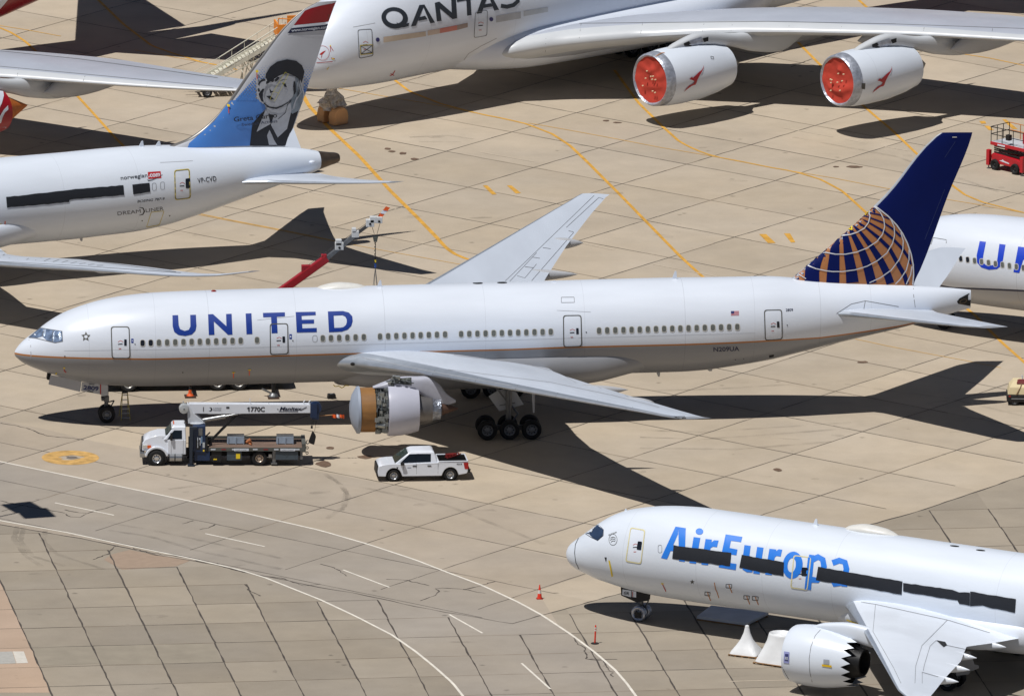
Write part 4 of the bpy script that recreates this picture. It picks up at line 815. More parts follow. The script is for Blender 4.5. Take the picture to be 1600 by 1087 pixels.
# ---- foreground airliner with the big blue title
oA = (30.8036, -48.7226); yA = -0.58332
LIV = two_tone('white_livery', (221, 229, 240), (221, 229, 240), None, lines=(5.5, 10.8, 15.4, 20.2, 31.5, 36.2, 41.0, 46.5))
RA, PA, SA_, stA = dreamliner('airliner', 'white airliner with light blue title and black taped windows, nose beside the orange delineator post', oA, yA, 0.0, 0.0, LIV, (4.68, 5.85, 6.5), cover=True, wingmat=mat('white_composite_wing', (222, 229, 239), .38, 0, .03, .5, coat=.2))
zAE = zoomer(870, 770, 3.7486); zAT = zoomer(1020, 810, 5.0); zA7 = zoomer(1230, 770, 3.6595); zAW = zoomer(1310, 930, 5.517); zAN = zoomer(1120, 940, 5.333)
decal(PA, 'f', 'cockpit_window', [zAE([(207, 228), (236, 184), (272, 215), (270, 247), (240, 275), (206, 257), (190, 240)])], mat('cockpit_glass_blue', (50, 66, 92), .12, 0, .15, 2), .03, 5)
decal(PA, 'f', 'cockpit_window', [zAE([(163, 232), (232, 180), (200, 232), (185, 239)])], mat('cockpit_glass_blue', (50, 66, 92), .12), .03, 5)
seam(PA, 'f', [zAE([(160, 233), (235, 177), (274, 214), (273, 248), (240, 277), (203, 259), (160, 233)]), zAE([(204, 230), (236, 182)])], TXT, .8, 'window_frame', .045, 5)
seam(PA, 'f', [zAE([(128, 263), (110, 300), (105, 350), (112, 405), (131, 444)])], TXT, .8, 'radome_seam', .03, 6)
CREAM = mat('door_sealing_cream', (214, 206, 160), .5, 0, .08)
door(PA, 'f', zAE([(432, 200), (520, 215), (495, 415), (402, 400)]), CREAM, 1.7, win=zAE([(476, 281), (501, 284), (495, 334), (468, 330)]))
decal(PA, 'f', 'plugged_window', ribbon(rrect(zAE([(594, 304), (616, 304), (616, 348), (594, 348)]), .45), .5, True), SEAM, .03)
AB = mat('title_light_blue', (36, 124, 226), .4, 0, .04, .7, coat=.2)
AL = {'A': [[(65, 305), (178, 62), (200, 66), (198, 120), (112, 315)], [(178, 62), (258, 74), (250, 335), (205, 330), (200, 66)], [(156, 208), (200, 214), (202, 258), (134, 250)]],
      'i': [ell(365, 100, 30, 25, 16), [(320, 143), (372, 150), (338, 350), (286, 344)]], 'r': [[(413, 158), (462, 163), (432, 362), (380, 356)], [(452, 190), (480, 168), (515, 170), (502, 222), (470, 218), (448, 232)]],
      'E': [[(570, 122), (700, 142), (690, 183), (612, 172), (600, 228), (662, 240), (654, 285), (590, 275), (575, 340), (655, 352), (648, 400), (515, 378)]],
      'u': [[(717, 205), (766, 212), (748, 350), (760, 370), (788, 374), (778, 418), (735, 416), (702, 395), (696, 350)], [(816, 220), (866, 226), (835, 432), (785, 425)]],
      'r2': [[(912, 234), (965, 240), (930, 440), (878, 434)], [(950, 262), (985, 238), (1012, 242), (1000, 295), (968, 290), (948, 305)]],
      'o': ring(ell(1094, 362, 78, 106, 28, rot=.12), ell(1086, 362, 32, 56, 28, rot=.12)),
      'p': [[(1222, 279), (1264, 285), (1236, 556), (1190, 548)]]+ribbon([(1250, 318), (1292, 298), (1328, 318), (1338, 370), (1322, 440), (1286, 478), (1243, 474)], 46),
      'a': ribbon([(1404, 345), (1458, 326), (1502, 340), (1514, 390), (1503, 450), (1496, 528)], 46)+ribbon([(1480, 428), (1432, 440), (1402, 478), (1418, 512), (1470, 502)], 38)}
for k in AL: decal(PA, 'f', 'title_letter', [zAT(p) for p in AL[k]], AB, .04, 8)
door(PA, 'f', zAT([(1100, 282), (1240, 300), (1210, 558), (1075, 540)]), CREAM, 1.7, WHITE, win=zAT([(1165, 378), (1215, 382), (1206, 450), (1160, 445)]), off=.018)
decal(PA, 'f', 'title_lettering', [zAT([(1118, 300), (1160, 308), (1172, 340), (1166, 372), (1160, 380), (1155, 430), (1110, 440), (1118, 400)]), zAT([(1214, 300), (1232, 302), (1210, 460), (1200, 552), (1186, 548), (1196, 455)])], AB, .06)
def tape(pl, key, top, bot, name='window_tape', amp=.5): decal(pl, key, name, [ragged(top, bot, amp)], BLKT, .075, 8)
tape(PA, 'f', zAT([(165, 207), (615, 266)]), zAT([(153, 312), (605, 370)])); tape(PA, 'f', zAT([(697, 282), (1027, 340)]), zAT([(677, 382), (1022, 447)]))
tape(PA, 'f', zA7([(178, 421), (355, 452), (660, 505)]), zA7([(165, 497), (440, 540), (655, 580)])); tape(PA, 'f', zA7([(664, 512), (945, 551), (985, 566), (1045, 568)]), zA7([(664, 562), (800, 585), (975, 614), (985, 632), (1045, 643)]))
tape(PA, 'f', zA7([(1047, 560), (1150, 580), (1309, 605)]), zA7([(1047, 645), (1120, 640), (1150, 652), (1303, 683)]))
lg = zAE([(330, 272)])[0]; decal(PA, 'f', 'alliance_emblem', ribbon(ell(*lg, 6.4, 8.6, 22), .6, True)+ribbon(zAE([(315, 262), (330, 256), (345, 262)]), .9)+ribbon(zAE([(313, 275), (328, 266), (345, 273)]), .9)+ribbon(zAE([(318, 286), (330, 278), (343, 283)]), .9), SEAMD, .03, 6)
textd(PA, 'f', 'SKYTEAM', zAE([(305, 250)])[0], zAE([(352, 232)])[0], 2.2, SEAMD, .01)
decal(PA, 'f', 'probe_cover', [zAE([(303, 392), (312, 395), (330, 485), (322, 490)])], YELP, .05); decal(PA, 'f', 'sensor_port', [zAE([(280, 375), (293, 375), (289, 405)])], TXT, .04)
decal(PA, 'f', 'probe_cover', ribbon(zAE([(612, 528), (626, 530)]), 1.6), YELP, .05); decal(PA, 'f', 'remove_flag', ribbon(zAE([(620, 532), (640, 574)]), 1.3), REDP, .05)
for q in ([(992, 532), (1026, 534), (1024, 556), (992, 553)], [(868, 577), (899, 580), (897, 600), (868, 597)], [(1096, 598), (1129, 601), (1126, 622), (1096, 618)], [(1146, 602), (1181, 606), (1178, 628), (1146, 624)]):
    p = rrect(zAE(q), .1); decal(PA, 'f', 'port_frame', ribbon(p, .9, True), TXT, .04); a = zAE([((q[0][0]+q[1][0])/2, q[0][1]+2)])[0]; decal(PA, 'f', 'remove_flag', ribbon([a, (a[0]+1.5, a[1]+5), (a[0]+5, a[1]+13)], 1.2), mat('flag_tan', (186, 120, 52), .6), .055)
decal(PA, 'f', 'remove_flag', ribbon(zAE([(924, 522), (930, 560), (940, 580), (950, 612)]), 1.2), mat('flag_tan', (186, 120, 52), .6), .055)
sp = []; sc = zAE([(794, 519)])[0]
for k in range(5):
    t = -math.pi/2+2*math.pi*k/5; a, b = math.cos(t), math.sin(t); sp.append([(sc[0]+a*4, sc[1]+b*4), (sc[0]-b*1.4, sc[1]+a*1.4), (sc[0]+b*1.4, sc[1]-a*1.4)])
decal(PA, 'f', 'star_emblem', sp, SEAMD, .03, 6)
decal(PA, 'f', 'roof_hatch', [ell(*zA7([(957, 303)])[0], 7.5, 1.1, 14, rot=.1)], DARK, .03); decal(PA, 'f', 'roof_hatch', [ell(*zA7([(1106, 327)])[0], 7.5, 1.1, 14, rot=.1)], DARK, .03)
def on_top(pl, px, py, dz=0): h, n = pl.hit('f', px, py); return h
p = on_top(PA, 1352, 832); mb = MB(); zt = 4.74+2.97
mb = MB(); blob(mb, [(p.x-1.7, .4, zt-.1, .05, .05), (p.x-1.3, .4, zt, .4, .18), (p.x-.2, .4, zt+.05, .6, .33), (p.x+1.0, .4, zt+.03, .5, .25), (p.x+1.8, .4, zt-.05, .22, .12), (p.x+2.1, .4, zt-.1, .03, .03)], 24, 2.2); mb.build('satellite_dome', MATS['dome_white'], RA, smooth=60)
for px in (1265, 968): h = on_top(PA, px, 822 if px > 1000 else 802); blade(RA, h.x, 7.62 if px > 1000 else 6.5, .5, .38)
seam(PA, 'w', [zAW([(320, 75), (298, 310), (480, 630), (540, 756)]), zAW([(940, 210), (720, 430), (665, 610), (660, 756)]), zAW([(840, 388), (790, 435), (740, 600), (730, 650)]), zAW([(840, 388), (940, 430), (1090, 462)]), zAW([(720, 660), (860, 700)]), zAW([(722, 660), (722, 756)]), zAW([(195, 55), (320, 75), (620, 140), (940, 210), (1305, 320)])], SEAM, .55)
decal(PA, 'w', 'flap_gap', [zAW([(845, 388), (920, 402), (935, 428), (905, 445)])], DARK, .04); 
# near engine with saw-tooth nozzle
EX, EY, EZ, ER = 21.1, -9.8, 2.28, 1.9
e = MB(); c = (0, EY, EZ); n = 72; pr = [(EX+.6, 1.45), (EX+.1, 1.6), (EX, 1.68), (EX+.12, 1.76), (EX+.6, 1.85), (EX+1.2, 1.9), (EX+2.0, 1.9), (EX+2.6, 1.85), (EX+3.3, 1.73), (EX+3.9, 1.6)]
e.lathe(pr, c, n=n, mis=[1, 1, 0, 0, 0, 0, 0, 0, 0]); b0 = len(e.v)-n
v = []; 
for k in range(n):
    ph = (k % 4)/4; tooth = 1-abs(ph-.5)*2; x = EX+4.02+.6*tooth; r = 1.57-.09*tooth; t = 2*math.pi*k/n; v.append((x, EY+math.cos(t)*r, EZ+math.sin(t)*r))
o0 = len(e.v); e.v += v; e.f += [(b0+k, b0+(k+1) % n, o0+(k+1) % n, o0+k) for k in range(n)]; e.mi += [0]*n
e.lathe([(EX+3.9, 1.55), (EX+3.2, 1.5), (EX+2.3, 1.4)], c, n=48, mi=2)
o = e.build('engine_nacelle', [LIV, SILV, DARK], RA, smooth=38); PA.target('en', [o])
e = MB(); e.lathe([(EX+2.6, 1.15), (EX+4.0, 1.1), (EX+4.5, .95), (EX+4.9, .84), (EX+4.9, .7), (EX+4.0, .6), (EX+3.9, .02)], c, n=40); e.build('core_nozzle', mat('nozzle_black', (30, 30, 32), .5, .4, .2), RA, smooth=40)
seam(PA, 'en', [zAN([(880, 212), (820, 280), (785, 370), (770, 470), (775, 580), (795, 665)])], SEAM, .7); seam(PA, 'en', [zAN([(545, 540), (570, 590), (600, 640)])], SEAMD, .6)
decal(PA, 'en', 'engine_badge', [zAN([(563, 410), (607, 416), (603, 510), (558, 504)])], mat('badge_violet', (150, 156, 206), .5), .03); decal(PA, 'en', 'engine_badge', [zAN([(572, 430), (600, 433), (597, 490), (568, 486)])], mat('badge_navy', (52, 58, 110), .5), .04)
textd(PA, 'en', 'RR', zAN([(572, 478)])[0], zAN([(597, 480)])[0], 4.5, WHITE, .02, off=.05)
decal(PA, 'en', 'access_panel', [zAN([(890, 476), (938, 480), (936, 520), (888, 516)])], mat('panel_grey', (160, 166, 176), .5), .03); decal(PA, 'en', 'warning_sticker', [zAN([(877, 516), (958, 527), (957, 544), (876, 533)])], mat('sticker_yellow', (230, 190, 20), .5), .035)
e = MB(); blob(e, [(EX+1.2, EY, EZ+1.75, .1, .08), (EX+2.2, EY, EZ+1.95, .3, .24), (EX+4, EY, EZ+1.85, .34, .55), (EX+6, EY, EZ+1.65, .3, .6), (EX+8.4, EY, EZ+1.7, .18, .35), (EX+9.6, EY, EZ+1.8, .05, .1)], 24, 3); PYA = e.build('pylon', LIV, RA, smooth=40)
decal(PA, 'en', 'open_access_bay', [zAN([(690, 158), (820, 162), (890, 190), (870, 205), (800, 188), (680, 172)])], mat('primer_green', (70, 96, 70), .6, 0, .5, 8), .03); decal(PA, 'en', 'open_access_bay', [zAN([(815, 160), (880, 168), (892, 188), (840, 186)])], MACH, .05)
nacelle(RA, PA, EX-.1, 9.8, EZ, 1.9, 4.6, [LIV, SILV, DARK])
# nose gear door
D = panel('gear_door', PA, zAE([(375, 547), (470, 568), (548, 590), (545, 622), (470, 640), (378, 598)]), -.5, DARK, th=.06); D2 = panel('gear_door', PA, zAE([(386, 562), (436, 570), (434, 608), (384, 595)]), -.56, WHITE); PA.target('gd', [D, D2])
decal(PA, 'gd', 'gear_door_panel', [zAE([(441, 571), (466, 575), (466, 610), (440, 606)])], WHITE, .03, 30)
textd(PA, 'gd', 'GR', zAE([(392, 590)])[0], zAE([(424, 596)])[0], 4.4, TXT, .02, cell=20); decal(PA, 'gd', 'door_stripe', [zAE([(444, 575), (448, 576), (448, 606), (444, 605)])], REDP, .05, 30)
panel('wheel_cover', PA, zAE([(456, 694), (494, 696), (494, 731), (456, 729)]), -.53, DARK, th=.04)
panel('main_gear_door', PA, zAW([(985, 490), (1130, 478), (1170, 590), (1205, 600), (1210, 625), (1130, 655), (1125, 675), (1020, 690)]), -6.6, mat('gear_door_grey', (150, 150, 152), .5), th=.08)
decal(PA, 'fa', 'probe_cover', ribbon(zAN([(1085, 145), (1175, 178), (1172, 205)]), 1.4), YELP, .05)
# ---- airliner with the portrait on its tail
oN = (-33.9501, 28.6343); yN = 0.29882
RN, PN, SN_, stN = dreamliner('airliner', 'white airliner with a portrait on its blue, red-tipped tail fin', oN, yN, .52, 3.05, LIV, (4.6, 6.0, 6.85), te=(10.5, 10.1))
zN1 = zoomer(0, 200, 4.0); zN = zoomer(340, 70, 6.395); zT = zoomer(420, 0, 9.883)
tape(PN, 'f', zN1([(37, 433), (370, 395), (420, 388), (770, 358)]), zN1([(43, 498), (300, 476), (430, 462), (433, 450), (650, 430), (775, 420)]), amp=.5); tape(PN, 'f', zN1([(826, 355), (933, 343)]), zN1([(832, 415), (938, 400)]), amp=.3)
textd(PN, 'f', 'norwegian', zN1([(755, 325)])[0], zN1([(921, 307)])[0], 6.2, TXT, .006, name='title_lettering', cell=7)
decal(PN, 'f', 'title_badge', [zN1([(923, 276), (1003, 271), (1008, 313), (926, 319)])], mat('badge_red', (186, 34, 36), .5), .03); textd(PN, 'f', '.com', zN1([(928, 308)])[0], zN1([(1000, 303)])[0], 7.4, WHITE, .03, off=.045)
decal(PN, 'f', 'title_swoosh', ribbon(zN1([(922, 320), (925, 330), (950, 325), (985, 310), (1015, 292)]), [1, 1.2, .9, .7, .6]), TXT, .05)
textd(PN, 'f', 'BOEING 787-9', zN1([(858, 467)])[0], zN1([(1026, 449)])[0], (1.0, -3.9), TXT, .012, name='type_lettering', cell=6)
DG = mat('lettering_grey', (96, 98, 104), .5)
textd(PN, 'f', 'DREAM', zN1([(735, 546)])[0], zN1([(880, 530)])[0], 5.6, DG, 0, name='type_lettering', cell=6); textd(PN, 'f', 'LINER', zN1([(912, 527)])[0], zN1([(1023, 513)])[0], 5.6, DG, 0, name='type_lettering', cell=6)
decal(PN, 'f', 'type_lettering', ribbon(zN1([(870, 497), (893, 500), (902, 520), (892, 540), (870, 545)]), [.5, 1.6, 2.2, 1.6, .5]), TXT, .04)
textd(PN, 'f', 'VP-CVD', zN1([(1236, 345)])[0], zN1([(1353, 330)])[0], 7.6, TXT, .01, name='registration', cell=7, space=1.1)
YF = mat('door_tape_yellow', (206, 188, 84), .5, 0, .1)
door(PN, 'f', zN1([(1087, 264), (1184, 254), (1192, 440), (1092, 452)]), YF, 1.9, win=zN1([(1158, 317), (1187, 314), (1187, 376), (1160, 378)])); decal(PN, 'f', 'door_seal', ribbon(rrect(zN1([(1090, 270), (1181, 261), (1188, 436), (1096, 446)]), .14), .7, True), TXT, .06)
for q in ([(950, 346), (975, 344), (976, 390), (952, 392)], [(1002, 339), (1026, 337), (1028, 384), (1004, 386)]): decal(PN, 'f', 'plugged_window', ribbon(rrect(zN1(q), .45), .5, True), SEAM, .03)
decal(PN, 'f', 'cargo_door_tape', ribbon(rrect(zN1([(945, 525), (1025, 518), (995, 605), (915, 620)]), .1), .8, True), YF, .03)
decal(PN, 'f', 'drain_port', [ell(*zN1([(888, 579)])[0], 1, 1, 8)], TXT, .03); decal(PN, 'f', 'drain_port', [ell(*zN1([(1060, 548)])[0], 1, 1, 8)], TXT, .03)
decal(PN, 'f', 'remove_flag', ribbon(zN1([(32, 582), (28, 622)]), 1.6), ORG, .05); decal(PN, 'f', 'probe_cover', ribbon(zN1([(0, 602), (8, 600)]), 1.6), YELP, .05)
seam(PN, 'f', [zN1([(1000, 217), (1205, 206)])], SEAML, .6)
for px, py in ((218, 226), (245, 225.5)): h = on_top(PN, px, py+4); blade(RN, h.x, 5.36+2.88, .4 if px < 230 else .28, .35)
h = on_top(PN, 105, 240+2); mb = MB(); h2, _ = PN.hit('f', 134, 374.5-5); blade(RN, h2.x, 2.42, .4, .35, 0, -1, GREYB); mb = MB(); h3, _ = PN.hit('f', 488, 253); canoe(mb, h3.x-.25, h3.x+.25, h3.y-.08, h3.z, h3.z, .3, .25); mb.build('tail_light_pod', WHITE, RN, smooth=50)
BL = mat('fin_mid_blue', (78, 134, 212), .4, 0, .04, .8, coat=.1); DK = mat('portrait_dark', (24, 30, 42), .5, 0, .1, 1); LG = mat('portrait_light_grey', (182, 186, 194), .45); MG = mat('portrait_mid_grey', (132, 144, 156), .45)
decal(PN, 'fin', 'fin_tip_panel', [zT([(555, 170), (650, 130), (800, 90), (950, 62), (1095, 40), (960, 335), (385, 393)])], mat('tip_red', (150, 18, 30), .4, 0, .04, 1, coat=.1), .014, mirror=True)
decal(PN, 'fin', 'fin_stripe', [zT([(383, 396), (960, 337), (942, 378), (345, 438)])], WHITE, .014, mirror=True); decal(PN, 'fin', 'fin_stripe', [zT([(345, 440), (942, 380), (915, 458), (285, 518)])], mat('stripe_navy', (20, 30, 66), .45), .03, mirror=True)
textd(PN, 'fin', 'www.norwegian.com', zT([(345, 492)])[0], zT([(910, 436)])[0], 4.4, WHITE, .012, off=.06, name='fin_lettering')
decal(PN, 'fin', 'fin_colour_field', [zN([(-30, 760), (60, 640), (130, 560), (250, 545), (400, 545), (470, 600), (480, 640), (420, 700), (345, 850), (320, 1010), (-300, 1030), (-285, 985), (-165, 880)])], BL, .014, mirror=True)
dots = []
for r in range(20):
    y = 215+r*17.5; rad = 2.2+r*.62
    for cix in range(40):
        x = 60+cix*30+(15 if r % 2 else 0); lx = 130+(580-y)*.81; hr = (540 if y < 240 else 472) if y < 345 else 388
        if not ((lx+22 < x < hr) or (x > 866-max(0, y-400)*.0 and x < 985-(y-190)*.36 and y < 470)) or y > 548: continue
        dots.append(ell(*zN([(x, y)])[0], rad/6.395*1.05, rad/6.395*1.05, 8))
decal(PN, 'fin', 'halftone_dots', dots, BL, .022, 100, mirror=False)
decal(PN, 'fin', 'fin_colour_field', [zN([(835, 440), (890, 440), (870, 520), (845, 470)])], BL, .014)
decal(PN, 'fin', 'tail_portrait', [zN([(320, 1010), (345, 790), (430, 690), (500, 640), (600, 640), (700, 600), (770, 680), (805, 660), (690, 1010)])], DK, .034)
decal(PN, 'fin', 'tail_portrait', [zN([(765, 320), (800, 335), (830, 410), (875, 495), (860, 560), (805, 655), (745, 690), (700, 650), (710, 580), (745, 470)])], MG, .05)
decal(PN, 'fin', 'tail_portrait', [zN([(480, 620), (560, 640), (640, 610), (720, 560), (735, 650), (690, 840), (597, 925), (530, 800), (560, 700), (500, 690)]), zN([(385, 870), (480, 640), (505, 700), (525, 790)]), zN([(490, 905), (515, 850), (540, 900), (560, 950), (592, 1000), (510, 1000)]), zN([(740, 870), (745, 1015), (688, 1005)])], LG, .054)
decal(PN, 'fin', 'tail_portrait', [zN([(500, 360), (560, 330), (640, 295), (770, 318), (772, 400), (745, 520), (700, 570), (620, 618), (540, 628), (470, 590), (450, 500), (470, 420)])], LG, .07)
decal(PN, 'fin', 'tail_portrait', [zN([(470, 365), (478, 290), (520, 220), (590, 168), (690, 145), (780, 160), (838, 205), (862, 265), (850, 330), (826, 395), (800, 335), (765, 312), (700, 285), (640, 292), (590, 345), (540, 350), (510, 365)]), zN([(430, 450), (455, 440), (448, 540), (425, 500)]), zN([(755, 360), (775, 400), (770, 470), (748, 420)]), zN([(640, 380), (672, 385), (688, 425), (662, 418)]), zN([(512, 430), (530, 460), (560, 466), (520, 482)]), zN([(480, 512), (520, 508), (562, 545), (520, 548)])]+ribbon(zN([(455, 580), (510, 622), (580, 632), (640, 610), (705, 568)]), [1, 2.2, 2.6, 2, 1])+ribbon(zN([(615, 362), (650, 345), (690, 350)]), .5)+ribbon(zN([(700, 580), (670, 680), (600, 740)]), .8)+ribbon(zN([(430, 350), (470, 345)]), 2.4), DK, .09)
decal(PN, 'fin', 'tail_portrait', ribbon(zN([(800, 360), (830, 470), (770, 560), (760, 640)]), [.6, 1.6, 1.4, .6])+ribbon(zN([(560, 345), (600, 318), (640, 300)]), 1.6)+ribbon(zN([(410, 420), (400, 500), (430, 560)]), 1.4), LG, .106)
decal(PN, 'fin', 'tail_portrait', [zN([(478, 335), (420, 350), (394, 400), (388, 480), (410, 560), (450, 590), (468, 560), (452, 500), (470, 420), (500, 380)])], LG, .112)
decal(PN, 'fin', 'tail_portrait', [zN([(396, 392), (410, 362), (440, 345), (472, 340), (470, 356), (436, 366), (418, 384), (410, 410)]), zN([(392, 440), (408, 430), (420, 460), (402, 470)]), zN([(402, 490), (440, 440), (462, 436), (446, 480), (446, 530), (452, 572), (430, 560), (412, 520)]), zN([(478, 365), (520, 340), (560, 350), (545, 372), (520, 362), (500, 384), (478, 390)]), zN([(560, 350), (590, 318), (612, 322), (598, 350), (572, 368)]), zN([(762, 350), (772, 400), (776, 470), (756, 500), (748, 440)]), zN([(800, 400), (812, 460), (790, 520), (796, 460)]), zN([(735, 545), (718, 575), (700, 590), (712, 556)])], DK, .118)
decal(PN, 'fin', 'tail_portrait', ribbon(zN([(815, 350), (838, 430), (856, 500), (838, 560)]), [.8, 2, 2.2, .8])+ribbon(zN([(785, 520), (760, 590), (742, 650)]), [.8, 2.2, .8])+ribbon(zN([(786, 370), (800, 430), (806, 480)]), [.6, 1.4, .5]), LG, .118)
decal(PN, 'fin', 'sealing_tape', ribbon(zN([(668, 270), (700, 290), (560, 562), (515, 545), (550, 465), (605, 480)]), .6)+ribbon(zN([(668, 270), (550, 465)]), .6)+ribbon(zN([(630, 370), (665, 385)]), .6), mat('tape_yellow', (214, 204, 90), .5), .13)
textd(PN, 'fin', 'Greta Garbo', zN([(158, 768)])[0], zN([(588, 722)])[0], 7.4, TXT, .012, off=.13, name='fin_lettering'); textd(PN, 'fin', 'Swedish Actress', zN([(234, 812)])[0], zN([(590, 772)])[0], 4.6, mat('lettering_blue_grey', (52, 62, 88), .5), .008, off=.13, name='fin_lettering')
for q in ((390, 265), (108, 608)): x, y = zN([q])[0]; decal(PN, 'fin', 'probe_cover', [ell(x, y, 2.1, 2.1, 10)], YELP, .1); decal(PN, 'fin', 'remove_flag', ribbon([(x, y+2), (x+.3, y+12)], 1.2), ORG, .05)
seam(PN, 'fin', [[(314.5, 207), (314.5, 226)]], SEAM, .7)
seam(PN, 'w', [zN1([(0, 770), (430, 812), (1100, 900)]), zN1([(0, 835), (500, 862), (1130, 905)])]+[zN1([(x, 775+x*.13), (x-40, 808+x*.08)]) for x in range(40, 700, 55)], SEAM, .5)
nacelle(RN, PN, 20.3+3.05, -9.8, 2.6, 1.9, 4.6, [LIV, SILV, DARK]); nacelle(RN, PN, 20.3+3.05, 9.8, 2.6, 1.9, 4.6, [LIV, SILV, DARK])
for s in (-1, 1): e = MB(); blob(e, [(25.5, s*9.8, 4.2, .1, .08), (27, s*9.8, 4.4, .3, .4), (29, s*9.8, 4.3, .3, .5), (32.5, s*9.8, 4.3, .05, .1)], 20, 3); e.build('pylon', LIV, RN, smooth=40)
seam(PN, 'h', [zN1([(1700, 280), (1950, 275), (2350, 312)])], SEAML, .5)
# ================================================================ second twin of the blue-title airline, at the right edge
yU = -.56; RU = thing('airliner', 'white airliner with bright blue title and navy belly line, nose hidden behind the globe tail', 'airliner', (59.08, 25.36, 0), yU, 'airliners parked on the apron'); PU = Plane(RU)
STU = [(a+.1, b-.42-.011*max(0, a-7) if a < 60 else b-1.1, c, d) for a, b, c, d in ST7]
zU = zoomer(1420, 310, 4.939)
_u = [side_z(PU, STU, *q) for q in zU([(330, 690), (500, 696), (700, 704), (889, 713)])]
ul = sorted([(-1, _u[0][1]+.5)]+_u+[(63.2, _u[-1][1]+.2)])
MU = two_tone('white_and_pale_grey_livery', (219, 226, 237), (176, 178, 182), ul, (22, 30, 66), .07, x0=-1, x1=63.2, lines=(12.4,))
FU = fuselage(STU, MU, RU); PU.target('f', [FU])
for l in ([[(548, 330), (596, 336), (574, 450), (572, 490), (592, 512), (625, 520), (618, 550), (560, 532), (528, 495), (524, 440)], [(625, 520), (660, 512), (682, 480), (700, 352), (747, 358), (728, 470), (716, 518), (680, 545), (618, 550)]], [[(845, 372), (893, 378), (905, 470), (960, 560), (985, 390), (1030, 397), (1000, 600), (950, 592), (885, 470), (853, 575), (808, 568)]]): decal(PU, 'f', 'title_letter', [zU(p) for p in l], mat('title_bright_blue', (24, 66, 200), .4, 0, .04, 1, coat=.2), .03)
win_row(PU, [zU([(401+i*53.7, 465+i*7.8)])[0] for i in range(18)], 2.5, 4.3, dark=(0, 1), tilt=-.12)
seam(PU, 'f', [zU([(172, 356), (190, 303), (290, 320), (290, 346)])], SEAM, .9, 'door_frame'); decal(PU, 'f', 'spine_patch', [ell(*zU([(635, 108)])[0], 3, .9, 8)], WFR, .03)
wu = [(r[0], r[1], r[2], r[3]-.55, r[4]-.55, r[5]) for r in W7S]
for s in (-1, 1): wing(wu, [WINGT, SILV], RU, side=s); wing([(a, b, c_, d-.9, e_-.9, f_) for a, b, c_, d, e_, f_ in H7S], [WINGT, SILV], RU, 'horizontal_stabilizer', s, le=.05); nacelle(RU, PU, 21.2, s*9.6, 2.7, 1.75, 4.3, [NAVY, SILV, DARK]); main_gear(RU, 31.8, s*5.5, 3.8)
fin([(6.8, 49.0, 58.7, .09), (8.2, 51.0, 59.1, .09), (13.6, 56.95, 61.15, .085), (17.5, 60.2, 62.6, .08)], [NAVY, SILV], RU, le=.042)
wb = MB(); blob(wb, [(18, 0, 3.2, .3, .3), (21, 0, 3.1, 2.45, 1.4), (26, 0, 3.1, 3.22, 1.72), (34, 0, 3.1, 3.3, 1.75), (40.5, 0, 3.6, 2.8, 1.4), (43.4, 0, 3.6, .2, .2)], 40, 2.7); wb.build('wing_fairing', MATS['belly_grey_paint'], RU, smooth=60)
nose_gear(RU, 5.9, 2.6)
# ================================================================ the two four-engined double-deckers
REDL = mat('kangaroo_red', (168, 16, 34), .4, 0, .05, 1, coat=.15)
def sag_cover(mb, x0, y, z, r, seed):
    """fabric disc stretched over an intake: sagging folds hanging from the upper rim"""
    rn = random.Random(seed); nr, nt = 26, 72; v = []; ks = [(rn.uniform(-.3, .3), rn.uniform(.5, 1.5), rn.uniform(.05, .09), rn.uniform(.10, .16)) for _ in range(6)]
    for i in range(nr+1):
        rr = i/nr
        for k in range(nt):
            t = 2*math.pi*k/nt; a, b = rr*math.cos(t), rr*math.sin(t); d = .16*(1-rr**2)
            for (c, R0, am, w) in ks:
                q = math.hypot(a-c, b-.95)-R0; d -= am*math.exp(-(q/w)**2)*(1-rr**4)*max(0, min(1, (1.1-abs(a-c))))
            d -= .05*math.sin(9*t+3*rr)*rr**3*(1-rr**10)+.14*math.exp(-((a+.05)**2+(b-.45)**2)/.02)
            v.append((x0+d, y+a*r, z+b*r))
    mb.add(v, [(i*nt+k, i*nt+(k+1) % nt, (i+1)*nt+(k+1) % nt, (i+1)*nt+k) for i in range(nr) for k in range(nt)]); return mb
